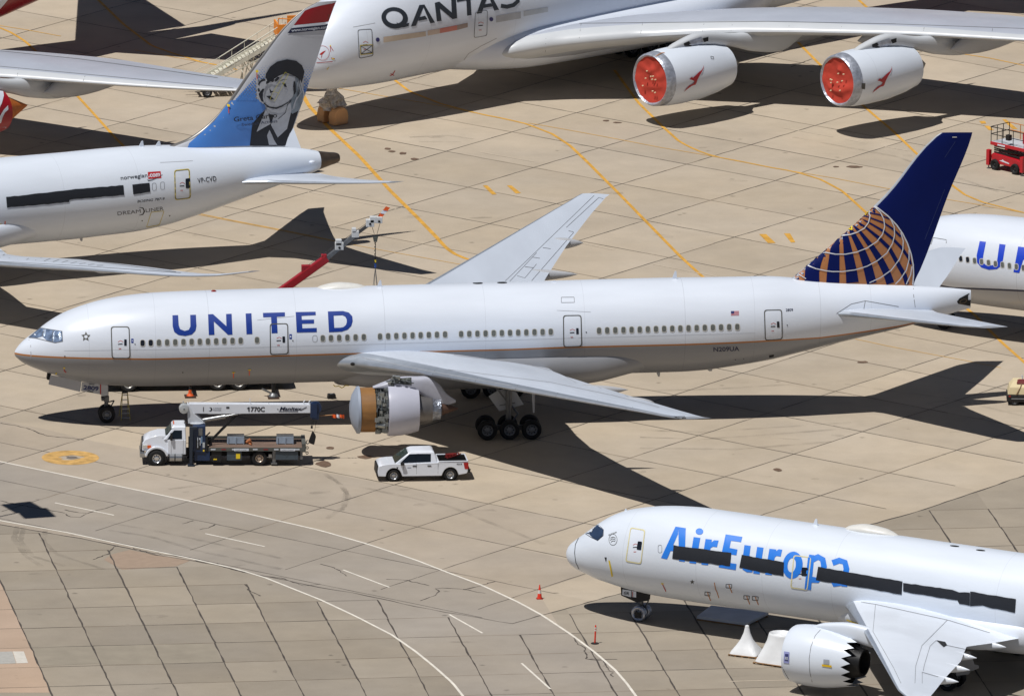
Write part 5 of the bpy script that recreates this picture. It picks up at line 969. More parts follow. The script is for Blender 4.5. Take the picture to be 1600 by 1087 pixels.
def superjumbo(label, o, yaw, kind):
    R = thing('double_deck_airliner', label, 'airliner', (o[0], o[1], 0), yaw, 'airliners parked on the apron'); P = Plane(R)
    st = [(0, 4.55, .01, .01), (.12, 4.56, .5, .45), (.5, 4.6, 1.0, .9), (1.2, 4.75, 1.55, 1.45), (2.7, 5.15, 2.3, 2.32), (4.5, 5.62, 2.85, 3.05), (6.3, 6.02, 3.2, 3.58), (9.7, 6.46, 3.5, 4.1), (13, 6.6, 3.57, 4.2), (46, 6.6, 3.57, 4.2), (51, 6.8, 3.45, 4.0), (57, 7.35, 2.9, 3.4), (63, 8.0, 2.05, 2.5), (68, 8.55, 1.2, 1.55), (71.5, 8.85, .5, .7), (72.7, 8.9, .15, .3)]
    liv = two_tone('jumbo_livery', (222, 229, 240), (140, 8, 24), [(0, -6), (48, -6), (50, 0), (59, 12), (73, 14)], None, x0=0, x1=73, lines=(11, 19)) if 'jl' not in MATS else MATS['jl']; MATS['jl'] = liv
    F = fuselage(st, liv, R); P.target('f', [F])
    wm = mat('jumbo_wing_grey', (176, 182, 194), .42, 0, .05, .4, coat=.1); sl_ = mat('jumbo_slat_grey', (198, 202, 206), .35, 0, .03, .6)
    S = [(2.6, 17.2, 36.5, 3.5, 3.3, .115), (3.7, 18.4, 37.5, 3.8, 3.5, .12), (5.2, 21.0, 39.4, 4.2, 3.9, .12), (9, 25.7, 42.2, 4.8, 4.6, .115), (14.9, 30.4, 43.9, 5.55, 5.35, .11), (20, 34.0, 45.6, 5.9, 5.8, .10), (25.7, 38.1, 47.5, 6.15, 6.1, .10), (31, 41.9, 49.0, 6.2, 6.15, .10), (36, 45.5, 50.3, 6.3, 6.3, .10), (39, 47.8, 51.0, 6.45, 6.45, .09), (39.9, 49.3, 51.2, 6.5, 6.5, .09)]
    for s in (-1, 1):
        w = wing(S, [wm, sl_], R, side=s, le=.09)
        if s == -1: P.target('w', [w])
        for y in (7, 13, 19.5, 26.6):
            zt = float(np.interp(y, [r[0] for r in S], [r[4] for r in S])); xt = float(np.interp(y, [r[0] for r in S], [r[2] for r in S])); mb = MB(); canoe(mb, xt-8.3, xt+1.0, s*y, zt-1.0, zt-.5, .85, 1.7); mb.build('flap_track_fairing', GREYB, R, smooth=50)
        mb = MB(); mb.prism([(48.6, 5.4), (49.6, 7.4), (50.6, 7.5), (51.2, 6.4), (50.8, 5.3)], s*39.9-.04, s*39.9+.04); mb.build('wingtip_fence', wm, R)
        wing([(1.5, 59.5, 69.5, 8.9, 8.9, .1), (15.2, 69.6, 73.4, 10.1, 10.1, .09)], [wm, sl_], R, 'horizontal_stabilizer', s, le=.05)
    fin([(9.8, 53.5, 70.5, .09), (11.2, 56.5, 70.9, .09), (12.6, 58.2, 71.2, .09), (23.6, 67.5, 74.4, .08), (24.1, 68.6, 74.6, .05)], [REDL, SILV], R, le=.04)
    mb = MB(); blob(mb, [(11.5, 0, 3.9, .3, .3), (14, 0, 3.9, 1.9, 1.2), (18, 0, 3.85, 3.3, 1.75), (22, 0, 3.8, 4.1, 2.0), (34, 0, 3.8, 4.4, 2.1), (42, 0, 4.2, 3.6, 1.9), (47, 0, 4.6, 1.8, 1.2), (49, 0, 4.6, .2, .2)], 48, 2.5); mb.build('wing_fairing', liv, R, smooth=60)
    for (x0, y, z, r) in ((21.5, 14.9, 3.38, 2.05), (29.4, 25.7, 4.12, 2.0)):
        for s in (-1, 1):
            painted = kind == 2
            cowl = mat('swirl_cowl_red', (156, 14, 30), .4, 0, .05, 1) if painted else LIV
            e = MB(); L = 7.0; e.lathe([(x0+.12, r*.80), (x0, r*.86), (x0+.15, r*.92), (x0+.75, r*.955), (x0+1.3, r*.985), (x0+2.4, r), (x0+4.2, r*.97), (x0+5.8, r*.86), (x0+L, r*.72), (x0+L, r*.6)], (0, s*y, z), n=56, mis=[1, 1, 1, 0, 0, 0, 0, 0, 2]); N_ = e.build('engine_nacelle', [cowl, mat('foil_lip', (168, 174, 186), .42, .5, .25, 4, bump=.5), DARK], R, smooth=38)
            if s == -1: P.target('e%d' % y, [N_])
            e = MB(); 
            sag_cover(e, x0+.1, s*y, z, r*.85, int(y)+s); e.build('intake_cover', mat('red_intake_cover', (184, 60, 44), .85, 0, .08, 1.2, bump=.5), R, smooth=70)
            if s == -1 and kind == 1:
                rn = random.Random(int(y)); e = MB()
                for k in range(9): a_, b_ = rn.uniform(-.4, .4)*r, rn.uniform(-.6, .35)*r; e.lathe([(x0-.12, .01), (x0-.1, .05), (x0+.0, .05)], (0, s*y+a_, z+b_), n=8)
                e.build('cover_tie', mat('tie_cream', (226, 206, 170), .6), R)
            e = MB(); e.lathe([(x0+L-.2, r*.58), (x0+L+.3, r*.52), (x0+L+(.4 if painted else .5), r*(.48 if painted else .42)), (x0+L+(2.3 if painted else 1.5), .05)], (0, s*y, z), n=28); e.build('exhaust_cone', mat('orange_cover_cloth', (190, 104, 34), .6, 0, .15, 3) if painted else mat('wrapped_exhaust', (110, 108, 106), .5, .3, .3, 5, bump=.8), R, smooth=30)
            zp = z+r; xw = float(np.interp(y, [q[0] for q in S], [q[1] for q in S])); zw = float(np.interp(y, [q[0] for q in S], [q[3] for q in S]))
            e = MB(); blob(e, [(x0+1.2, s*y, zp-.3, .1, .1), (x0+2.4, s*y, zp+.05, .32, .22), (x0+4.5, s*y, zp+.25, .42, .45), (xw-1.2, s*y, zw-.4, .4, .5), (xw+.8, s*y, zw-.8, .4, .7), (xw+3.5, s*y, zw-1.1, .36, .8), (xw+6, s*y, zw-.7, .1, .2)], 24, 2.6); PYN = e.build('pylon', sl_, R, smooth=45).name
            if s == -1:
                P.target('p%d' % y, [bpy.data.objects[PYN]])
    foil = mat('grey_foil_wrap', (196, 190, 182), .35, .5, .4, 5, bump=1.0); cov = mat('tan_tyre_cover', (226, 172, 118), .75, 0, .1, 1)
    g = MB(); rn = random.Random(5)
    vv = []; 
    for i in range(9):
        for k in range(16): t = 2*math.pi*k/16; rr = (.62+.28*math.sin(i*.9))*rn.uniform(.6, 1.4); vv.append((4.9+math.cos(t)*rr, math.sin(t)*rr*.8, 1.0+i*.28))
    g.add(vv, [(i*16+k, i*16+(k+1) % 16, (i+1)*16+(k+1) % 16, (i+1)*16+k) for i in range(8) for k in range(16)]); g.build('nose_landing_gear', foil, R)
    for s in (-1, 1):
        w = MB(); pr = [(4.35, .02), (5.55, .02), (5.6, .6), (5.5, 1.0), (5.25, 1.22), (4.65, 1.22), (4.4, 1.0), (4.3, .6)]; w.prism(pr, s*.62-.36, s*.62+.36); w.build('tyre_cover', cov, R, bevel=.08)
    for s in (-1, 1): main_gear(R, 33.5, s*6.2, 4.0, .7, 2, 1.7, .7); main_gear(R, 36.8, s*2.6, 3.2, .7, 3, 1.7, .75)
    return R, P
oQ = (24.419, 80.859); yQ = math.radians(36)
RQ, PQ = superjumbo('white double-deck airliner with dark grey title, its engines closed with red intake covers', oQ, yQ, 1)
zQ = zoomer(540, 0, 5.0); TG = mat('title_charcoal', (44, 50, 58), .5, 0, .05)
QL = [ring(ell(382, 142, 104, 83, 28, rot=.15), ell(380, 138, 66, 50, 28, rot=.15))+[[(395, 178), (445, 195), (498, 180), (490, 205), (455, 216), (425, 216)]],
      [[(508, 210), (575, 42), (607, 60), (548, 203)], [(575, 42), (615, 38), (697, 178), (660, 184), (607, 60)], [(578, 136), (620, 125), (638, 152), (566, 166)]],
      [[(695, 25), (730, 15), (828, 100), (822, -32), (858, -38), (870, 145), (835, 152), (735, 68), (748, 165), (712, 170)]], [[(868, 18), (866, -10), (1060, -46), (1062, -16), (974, -2), (982, 120), (948, 125), (942, 4)]],
      [[(1022, 110), (1082, -60), (1112, -38), (1062, 103)], [(1082, -60), (1120, -66), (1198, 78), (1160, 84), (1112, -38)], [(1078, 38), (1135, 27), (1150, 52), (1068, 66)]],
      ribbon([(1212, 48), (1260, 55), (1310, 42), (1345, 12), (1340, -30), (1290, -50), (1240, -62), (1235, -95), (1290, -125)], 32)]
for l in QL: decal(PQ, 'f', 'title_letter', [zQ(p) for p in l], TG, .04)
door(PQ, 'f', zQ([(92, 234), (205, 226), (217, 438), (104, 460)]), SEAM, 1.2, MATS['jumbo_cream'] if 'jumbo_cream' in MATS else LIV, win=None); door(PQ, 'f', zQ([(1012, 96), (1108, 80), (1104, 280), (1000, 298)]), SEAM, 1.0, LIV)
decal(PQ, 'f', 'hatch_box', ribbon(zQ([(113, 356), (212, 350), (211, 418), (117, 428)]), 1.5, True), mat('hazard_yellow', (190, 172, 60), .6), .05); decal(PQ, 'f', 'hatch_box', ribbon(zQ([(117, 362), (207, 357), (206, 412), (121, 421)]), .8, True)+ribbon(zQ([(117, 362), (206, 412)]), .8)+ribbon(zQ([(121, 421), (207, 357)]), .8), TXT, .06)
for q, c_ in (([(295, 290), (625, 246), (628, 284), (295, 334)], (204, 188, 170)), ([(640, 240), (735, 224), (735, 262), (640, 280)], (204, 186, 172)), ([(735, 224), (870, 198), (870, 236), (735, 262)], (204, 128, 116)), ([(870, 198), (953, 180), (953, 214), (870, 236)], (158, 142, 134)), ([(1175, 125), (1368, 92), (1368, 145), (1175, 178)], (184, 186, 190)), ([(1390, 88), (1580, 56), (1580, 94), (1390, 130)], (190, 194, 198))):
    decal(PQ, 'f', 'window_cover_strip', [zQ(q)], mat('cover_strip_%d' % (c_[0]+c_[1]), c_, .35, 0, .1, 1), .03)
for q in ((250, 312), (1137, 152)): decal(PQ, 'f', 'sensor_cover', [ell(*zQ([q])[0], 3.1, 3.4, 12)], mat('cover_violet_blue', (52, 50, 110), .5), .05)
lc = zT([(830, 822)])[0]; decal(PQ, 'f', 'round_emblem', ribbon(ell(*lc, 10.4, 11.2, 28), .5, True), REDP, .03); RR_ = zT([(880, 783), (855, 812), (820, 850), (822, 870), (805, 905), (815, 850), (780, 845), (800, 825), (835, 800)]); decal(PQ, 'f', 'round_emblem', [RR_], REDP, .035)
decal(PQ, 'f', 'nose_lettering', ribbon(zT([(735, 972), (800, 968), (870, 962), (985, 955)]), .9), REDP, .03)
for q in ((948, 710), (985, 905), (1000, 915)): decal(PQ, 'f', 'probe_cover', [ell(*zT([q])[0], 1.2, 1.0, 8)], YELP, .05)
decal(PQ, 'f', 'remove_flag', ribbon(zT([(948, 715), (955, 805)]), .8)+ribbon(zT([(948, 715), (995, 790)]), .8), REDP, .05); decal(PQ, 'f', 'remove_flag', ribbon(zT([(960, 900), (1020, 912)]), 1.3), REDP, .05); decal(PQ, 'f', 'probe_cover', ribbon(zT([(925, 1040), (895, 1080)]), 1.0), YELP, .05)
decal(PQ, 'f', 'belly_marking', ribbon(zQ([(345, 592), (365, 585), (385, 552)]), 1.2)+ribbon(zQ([(350, 575), (378, 590)]), 1.0), REDP, .04)
decal(PQ, 'f', 'fuselage_patch', ribbon(rrect(zoomer(750, 0, 3.5556)([(1110, 8), (1190, 8), (1205, 60), (1135, 45)]), .1), .6, True), SEAM, .03)
seam(PQ, 'f', [zQ([(58, 214), (230, 182)]), zQ([(900, 500), (960, 420), (1060, 360), (1180, 300)])], SEAML, .8)
zE1 = zoomer(970, 60, 7.763); decal(PQ, 'e14', 'kangaroo_emblem', [zE1(ROO)], REDL, .04, 8); decal(PQ, 'e25', 'kangaroo_emblem', [[(x+294, y+2) for x, y in zE1(ROO)]], REDL, .04, 8)
for k_, dx_, dy_ in (('p14', -13, 3), ('p25', 281, 5)):
    decal(PQ, k_, 'pylon_band', [[(x+dx_, y+dy_) for x, y in zE1([(862, 40), (925, 12), (968, 85), (960, 140), (885, 140)])]], DARK, .03, 5); decal(PQ, k_, 'pylon_foil', [[(x+dx_, y+dy_) for x, y in zE1([(927, 10), (1075, -40), (1100, 25), (1060, 60), (972, 95)])]], MATS['foil_lip'], .03, 5); decal(PQ, k_, 'pylon_band', [[(x+dx_, y+dy_) for x, y in zE1([(1090, -20), (1160, -40), (1160, 10), (1110, 25)])]], DARK, .03, 5)
decal(PQ, 'e14', 'access_panel', ribbon(rrect(zE1([(1088, 222), (1120, 226), (1124, 254), (1092, 250)]), .1), .6, True), TXT, .03); decal(PQ, 'e25', 'access_panel', [zG([(530, 472), (550, 472), (548, 506), (529, 504)])], SEAMD, .03)
decal(PQ, 'e14', 'foil_tape', ribbon(zE1([(390, 240), (500, 182), (530, 182)]), .8), mat('flag_tan', (186, 120, 52), .6), .05)
seam(PQ, 'w', [[(853, 60), (852, 82)], [(908, 37), (905, 60)]]+[[(x, 36+i*1.5), (x-3, 53+i*1.5)] for i, x in enumerate((1004, 1100, 1144, 1233, 1315, 1444, 1551))]+[[(905, 37), (1100, 35), (1200, 34), (1400, 38), (1600, 45)]], SEAM, .6)
# the other one, whose wing and engine reach in from the left
g2 = Vector(G(42, 171, 3.83)); c_, s_ = math.cos(yQ), math.sin(yQ); lx, ly = 37.93, -25.7
yQ2 = math.radians(32.5); c_, s_ = math.cos(yQ2), math.sin(yQ2); lx = 38.7
oQ2 = (g2.x-(c_*lx-s_*ly), g2.y-(s_*lx+c_*ly))
RZ, PZ = superjumbo('double-deck airliner with red tail, reaching in from the left edge with a red swirl engine', oQ2, yQ2, 2)
zL = zoomer(0, 90, 8.36)
decal(PZ, 'e25', 'cowl_swirl', [zL([(-120, 420), (40, 445), (48, 500), (20, 600), (-20, 680), (-120, 760)]), zL([(100, 625), (105, 680), (60, 720), (30, 780), (10, 850), (-60, 900), (-60, 830), (0, 760), (40, 690)]), zL([(-100, 915), (80, 905), (40, 960), (-100, 1010)])], WHITE, .03)
seam(PZ, 'w', [[(0, 104), (120, 115), (365, 138)], [(29, 108), (27, 119)], [(133, 119), (130, 127)], [(230, 130), (228, 137)], [(0, 80), (120, 92), (240, 108), (340, 122)]], SEAM, .6)
# ================================================================ vehicles and ground equipment
VW = mat('vehicle_white', (222, 227, 236), .3, 0, .03, 2, coat=.5); GL = glass('vehicle_glass', (26, 32, 38)); CHR = mat('chrome_grey', (170, 172, 174), .25, .8, .1); PLB = mat('black_plastic', (24, 24, 26), .6, 0, .1)
STEEL = mat('worn_steel', (120, 122, 124), .45, .6, .2, 4); DBL = mat('crane_dark_blue', (22, 44, 78), .45, 0, .15, 2); LEDR = mat('tail_lamp_red', (170, 20, 24), .3); AMB = mat('amber_lamp', (224, 96, 30), .4)
def arch(cx, cz, r, a0=0, a1=180, n=9): return [(cx+r*math.cos(math.radians(a0+(a1-a0)*k/n)), cz+r*math.sin(math.radians(a0+(a1-a0)*k/n))) for k in range(n+1)]
def side_quad(name, m, pts, y, parent, th=.012, bevel=0):
    mb = MB(); mb.prism(pts, y-th, y+th); return mb.build(name, m, parent)
def text_plate(name, s, x0, x1, z0, h, y, m, parent, bold=0, shear=0):
    P = text2d(s, (x0, z0), (x1, z0), (0, h), bold, shear); mb = MB()
    for p in P: mb.add([(x, y, z) for x, z in p], [tuple(range(len(p)))])
    return mb.build(name, m, parent)
# ---- white crew-cab pickup
gx, gy = G(613.5, 752.5)
PK = thing('pickup_truck', 'white crew cab pickup truck with red racks in its bed, near the stripped engine', 'pickup', (gx+.06, gy+.98, 0), math.radians(.5))
body = [(-1.0, .38), (-.52, .36)]+arch(0, .42, .50, 180, 0)[::1][1:-1]+[(.55, .36), (3.1, .36)]+arch(3.67, .42, .50, 180, 0)[1:-1]+[(4.2, .40), (4.72, .48), (4.80, .60), (4.82, 1.26), (2.9, 1.28), (2.86, 1.24), (.5, 1.18), (.1, 1.2), (-.35, 1.18), (-.72, 1.13), (-.92, 1.06), (-1.0, .96), (-1.03, .62)]
def hwp(x, z): return (1-.07*max(0, (-x-.5))**1.2*.7 if x < -.5 else (1-.03*max(0, x-4.3)*2))*(1-.035*max(0, z-.75)*1.5)
b = MB(); b.prism(body[::-1], -1.0, 1.0, hw=hwp); b.build('body', VW, PK, smooth=40, bevel=.06)
cab = MB(); z0, z1 = 1.17, 1.93
def frust(mb, lo, hi, mi=0):
    """lo, hi: 4 corner (x, y, z) lists"""
    return mb.add(lo+hi, [(0, 3, 2, 1), (4, 5, 6, 7), (0, 1, 5, 4), (1, 2, 6, 5), (2, 3, 7, 6), (3, 0, 4, 7)], mi)
frust(cab, [(.05, -.93, 1.16), (2.86, -.93, 1.2), (2.86, .93, 1.2), (.05, .93, 1.16)], [(1.0, -.74, 1.86), (2.62, -.76, 1.9), (2.62, .76, 1.9), (1.0, .74, 1.86)])
cab.build('cab', VW, PK, smooth=30, bevel=.06)
rf = MB(); frust(rf, [(.95, -.75, 1.84), (2.66, -.77, 1.86), (2.66, .77, 1.86), (.95, .75, 1.84)], [(1.2, -.62, 1.96), (2.5, -.64, 1.97), (2.5, .64, 1.97), (1.2, .62, 1.96)]); rf.build('roof', VW, PK, smooth=30, bevel=.05)
def on_side(x, z, s=-1): t = (z-1.17)/(1.88-1.17); return s*(.935-.185*t+.012)
for s in (-1, 1):
    for nm, q in (('side_window', [(.42, 1.24), (1.42, 1.26), (1.42, 1.78), (1.02, 1.77), (.62, 1.42)]), ('window_pillar', [(1.40, 1.26), (1.50, 1.26), (1.50, 1.78), (1.40, 1.775)]), ('side_window', [(1.48, 1.26), (2.4, 1.28), (2.42, 1.78), (1.48, 1.79)])):
        mb = MB(); mb.add([(x, on_side(x, z, s), z) for x, z in q]+[(x, on_side(x, z, s)-s*.05, z) for x, z in q], [tuple(range(len(q))), tuple(range(len(q), 2*len(q)))[::-1]]+[(k, (k+1) % len(q), (k+1) % len(q)+len(q), k+len(q)) for k in range(len(q))]); mb.build(nm, GL, PK)
    mb = MB(); mb.prism(rrect([(.42, 1.12), (.66, 1.14), (.66, 1.30), (.44, 1.32)], .25), s*1.0, s*1.17); mb.build('side_mirror', PLB, PK)
    mb = MB(); mb.prism(rrect([(-1.02, .78), (-.72, .86), (-.66, 1.0), (-1.0, 1.0)], .2), s*.80, s*.955); mb.build('headlight', mat('headlight_glass', (206, 204, 196), .15, 0, .1), PK); mb = MB(); mb.prism([(-.85, .78), (-.68, .84), (-.66, .94), (-.82, .9)], s*.94, s*.97); mb.build('turn_signal', AMB, PK)
    mb = MB(); mb.prism(rrect([(4.6, .78), (4.84, .78), (4.84, 1.2), (4.52, 1.2)], .15), s*.9, s*.985); mb.build('tail_light', LEDR, PK)
    for x in (1.22, 2.18): mb = MB(); mb.box(x, x+.24, s*.99-.02, s*.99+.02, 1.0, 1.06); mb.build('door_handle', PLB, PK)
    mb = MB(); mb.prism([(.17, .98), (.29, .98), (.24, .88), (.28, .76), (.19, .86)], s*.985-.012, s*.985+.012); mb.build('fender_vent', PLB, PK)
    for x, zt in ((.62, 1.16), (1.46, 1.2), (2.86, 1.24)): mb = MB(); mb.box(x, x+.014, s*.995-.006, s*.995+.006, .5, zt); mb.build('door_gap', SEAMD, PK)
    mb = MB(); mb.box(.6, 3.0, s*.93, s*1.0, .28, .36); mb.build('running_board', PLB, PK)
    text_plate('side_lettering', '4x4', 4.06, 4.42, 1.07, .09, s*.992, TXT, PK, .03)
    for x in (0, 3.67):
        mb = MB(); mb.lathe([(-.2, .53), (.2, .53)], (x, s*.5, .42), 'y', 20, cap=True); mb.build('wheel_well', DARK, PK); wheel((x, s*.84, .4), .4, .27, PK, mat('alloy_rim', (176, 178, 180), .3, .6, .1), hub=.62)
ws = MB(); ws.add([(.12, -.86, 1.2), (.12, .86, 1.2), (.98, .7, 1.83), (.98, -.7, 1.83)], [(0, 1, 2, 3)]); o = ws.build('windshield', mat('windshield_glass', (54, 66, 62), .06, 0, .1), PK); o.location = (-.045, 0, .03)
rw = MB(); rw.add([(2.86, -.8, 1.3), (2.86, .8, 1.3), (2.67, .68, 1.8), (2.67, -.68, 1.8)], [(0, 1, 2, 3)]); o = rw.build('rear_window', GL, PK); o.location = (.02, 0, .01)
mb = MB(); mb.prism(rrect([(-1.1, .55), (-1.0, .55), (-.98, 1.02), (-1.07, 1.0)], .1), -.72, .72); mb.build('grille', PLB, PK); mb = MB(); mb.box(-1.09, -.85, -.9, .9, .34, .58); mb.build('front_bumper', PLB, PK, bevel=.04); mb = MB(); mb.box(4.78, 4.98, -.88, .88, .5, .68); mb.tube((4.9, 0, .45), (5.1, 0, .5), .04); mb.build('rear_bumper', PLB, PK, bevel=.02)
mb = MB(); mb.box(2.95, 4.74, -.82, .82, 1.255, 1.292); mb.build('truck_bed_floor', mat('bed_shade_black', (9, 9, 10), .9, 0, .1, spec=.1), PK); mb = MB()  # near-black floor: shade of the open bed is put into its colour
for s in (-1, 1): mb.box(2.9, 4.8, s*.92-.06, s*.92+.06, 1.28, 1.32)
mb.box(4.74, 4.82, -.9, .9, 1.28, 1.33); mb.build('bed_rail', VW, PK, bevel=.01)
mb = MB(); mb.box(2.6, 2.64, -.12, .12, 1.84, 1.9); mb.build('brake_light', PLB, PK)
text_plate('door_lettering', 'UTAIR', .85, 1.12, .92, .07, -1.003, SEAMD, PK, .01) if False else None
mb = MB(); mb.box(.88, 1.12, -1.0, -.992, .9, .95); mb.build('door_sticker', mat('sticker_grey', (150, 156, 170), .5), PK)
LD = thing('tool_rack', 'small red tool rack lying in the bed of the white pickup', 'tool rack', (gx+3.95, gy+.9, 1.3), .3)
mb = MB()
for dy in (-.12, .18): mb.bar((-.45, dy, .04), (.55, dy, .28), .05)
for k in range(5): mb.bar((-.35+.2*k, -.12, .06+.045*k), (-.35+.2*k, .18, .06+.045*k), .04)
mb.build('frame', mat('ladder_red', (112, 22, 22), .5), LD); mb = MB(); mb.box(-.3, .4, .2, .5, .0, .2); mb.build('case', mat('ladder_red', (150, 34, 30)), LD)
# ---- white truck with telescopic crane
BT = thing('crane_truck', 'white flatbed truck with a stowed white telescopic boom above its rusty deck', 'crane truck', (8.3, -10.68, 0), -.057)
hood = [(-.88, .95), (-.55, .95)]+arch(.05, .5, .62, 165, 15)[0:]+[(.72, .62), (.9, .72), (.9, 1.98), (.15, 1.98), (-.35, 1.84), (-.72, 1.66), (-.86, 1.45)]
b = MB(); b.prism(hood[::-1], -1.0, 1.0, hw=lambda x, z: .97-.16*max(0, -x)-.14*max(0, z-1.3)); b.build('hood', VW, BT, smooth=32, bevel=.06)
for s in (-1, 1):
    fd = arch(.05, .5, .78, 168, 12, 14)+arch(.05, .5, .63, 12, 168, 14); mb = MB(); mb.prism(fd[::-1], s*.82-.26+(.1 if s < 0 else -.1)*0, s*.82+.26); mb.build('fender', VW, BT, smooth=30, bevel=.03)
c_ = MB(); c_.box(.75, 1.95, -1.0, 1.0, .72, 1.72); c_.build('cab_lower', VW, BT, bevel=.05)
c_ = MB(); frust(c_, [(.5, -.98, 1.7), (1.95, -.98, 1.7), (1.95, .98, 1.7), (.5, .98, 1.7)], [(1.08, -.82, 2.44), (1.9, -.84, 2.46), (1.9, .84, 2.46), (1.08, .82, 2.44)]); c_.build('cab_upper', VW, BT, bevel=.05)
c_ = MB(); frust(c_, [(.98, -.86, 2.42), (1.95, -.86, 2.44), (1.95, .86, 2.44), (.98, .86, 2.42)], [(1.15, -.72, 2.60), (1.88, -.72, 2.6), (1.88, .72, 2.6), (1.15, .72, 2.6)]); c_.build('roof', VW, BT, smooth=30, bevel=.05)
for k in range(3): mb = MB(); mb.box(1.12, 1.2, -.1+.3*k-.25, 0+.3*k-.25, 2.58, 2.64); mb.build('roof_marker_light', AMB, BT)
w_ = MB(); w_.add([(.42, -.9, 1.78), (.42, .9, 1.78), (1.02, .76, 2.4), (1.02, -.76, 2.4)], [(0, 1, 2, 3)]); w_.build('windshield', MATS['windshield_glass'], BT)
for s in (-1, 1):
    def sy(z): return s*(.99-.155*(z-1.7)/.75+.012)
    for q in ([(.72, 1.74), (.98, 1.76), (.98, 2.1), (.94, 2.06)], [(1.03, 1.76), (1.68, 1.78), (1.68, 2.32), (1.18, 2.32), (1.03, 2.16)]):
        mb = MB(); mb.add([(x, sy(z), z) for x, z in q], [tuple(range(len(q)))]); mb.build('side_window', GL, BT)
    mb = MB(); mb.box(.92, 1.06, s*1.12-.06, s*1.12+.06, 1.7, 2.2); mb.bar((1.0, s*.98, 1.95), (1.0, s*1.12, 1.95), .03); mb.build('side_mirror', PLB, BT, bevel=.01)
    mb = MB(); mb.box(.98, .994, s*1.0-.008, s*1.0+.008, .8, 1.74); mb.box(1.76, 1.774, s*1.0-.008, s*1.0+.008, .8, 1.74); mb.build('door_gap', SEAMD, BT)
    mb = MB(); mb.prism(rrect([(-.86, 1.12), (-.55, 1.16), (-.52, 1.34), (-.84, 1.34)], .2), s*.78, s*.93); mb.build('headlight', mat('headlight_glass', (206, 204, 196)), BT); mb = MB(); mb.prism([(-.55, 1.14), (-.3, 1.16), (-.32, 1.34), (-.55, 1.34)], s*.94, s*.965); mb.build('turn_signal', AMB, BT)
    wheel((.05, s*1.02, .5), .5, .3, BT, mat('polished_rim', (206, 206, 206), .25, .7, .1), hub=.58); wheel((6.7, s*.98, .5), .5, .32, BT, mat('brown_rim', (196, 178, 160), .35, .5, .2), hub=.5); wheel((6.7, s*.62, .5), .5, .3, BT, hub=.5)
    mb = MB(); mb.lathe([(-.35, .64), (.22, .64)], (.05, s*.7, .52), 'y', 20, cap=True); mb.build('wheel_well', DARK, BT)
mb = MB(); mb.prism(rrect([(-1.0, .92), (-.86, .92), (-.8, 1.6), (-.9, 1.56)], .12), -.62, .62); mb.build('grille', mat('grille_grey', (96, 98, 100), .35, .6, .2, 8), BT); mb = MB(); mb.box(-1.04, -.72, -1.0, 1.0, .52, .86); mb.build('front_bumper', CHR, BT, bevel=.06)
mb = MB(); mb.tube((.85, -.92, .52), (1.75, -.92, .52), .26, n=20); mb.build('fuel_tank', CHR, BT, smooth=40); mb = MB()
for x in (.82, 1.2, 1.68): mb.lathe([(x, .272), (x+.07, .272)], (0, -.92, .52), 'x', 20)
mb.build('tank_strap', PLB, BT); mb = MB(); mb.box(.8, 9.4, -.42, .42, .5, .85); mb.box(6.1, 7.3, -.8, .8, .4, .6); mb.build('chassis', DARK, BT)
for s in (-1, 1): mb = MB(); mb.prism([(2.18, .12), (2.36, .12), (2.4, 2.45), (2.66, 2.5), (2.64, 2.62), (2.15, 2.62)], s*1.12-.1, s*1.12+.1) if s < 0 else mb.box(2.15, 2.5, .95, 1.2, .1, 1.4); mb.box(2.05, 2.5, s*1.12-.2, s*1.12+.2, .02, .1); mb.build('outrigger', mat('outrigger_navy', (34, 44, 58), .5, 0, .1), BT, bevel=.015)
mb = MB(); mb.box(2.4, 3.2, -1.02, .8, .9, 2.6); mb.box(2.5, 3.5, -.95, .8, .3, .9); mb.build('crane_pedestal', DBL, BT, bevel=.02)
for (x0, x1, z0, z1, m) in ((2.75, 3.0, 2.0, 2.5, STEEL), (2.68, 2.72, 1.2, 1.9, WHITE), (2.8, 2.88, 1.35, 1.85, WHITE), (2.92, 3.0, 1.5, 1.95, mat('pale_blue_panel', (120, 150, 180), .5)), (2.6, 2.85, 1.1, 1.75, DARK), (3.02, 3.16, 1.2, 1.55, mat('panel_pale', (180, 186, 190), .5)), (3.04, 3.14, .95, 1.06, YELP)): mb = MB(); mb.box(x0, x1, -1.045, -1.02, z0, z1); mb.build('control_panel', m, BT)
mb = MB(); mb.box(3.05, 3.35, -1.0, -.5, .95, 1.9); mb.bar((3.2, -.9, 1.9), (3.5, -.9, 2.2), .08); mb.build('operator_console', PLB, BT)
mb = MB(); mb.prism([(2.1, 2.62), (3.2, 2.62), (3.05, 2.78), (2.4, 3.35), (2.1, 3.9), (2.02, 3.9)], -.34, .34); mb.lathe([(2.6, .55), (2.68, .55)], (2.65, 0, 0), 'z', 24, cap=True); mb.build('turret', mat('turret_white', (206, 210, 216), .4, 0, .05), BT, bevel=.02)
mb = MB(); mb.tube((1.55, 0, 3.62), (1.95, 0, 3.62), .1); mb.lathe([(-.3, .05), (-.26, .28), (-.1, .33), (.1, .33), (.26, .28), (.3, .05)], (1.82, -.2, 3.62), 'y', 24); mb.bar((1.8, -.2, 3.9), (1.75, -.2, 4.1), .08); mb.build('winch_drum', mat('winch_grey', (186, 190, 192), .35, .3, .15, 3), BT, smooth=40)
mb = MB(); mb.prism([(2.05, 3.28), (4.6, 3.26), (10.0, 3.32), (10.0, 3.88), (2.15, 3.92)], -.26, .26); mb.prism([(3.4, 3.2), (5.2, 3.2), (6.6, 3.3), (3.2, 3.3)], -.12, .12); mb.build('boom', VW, BT, bevel=.02)
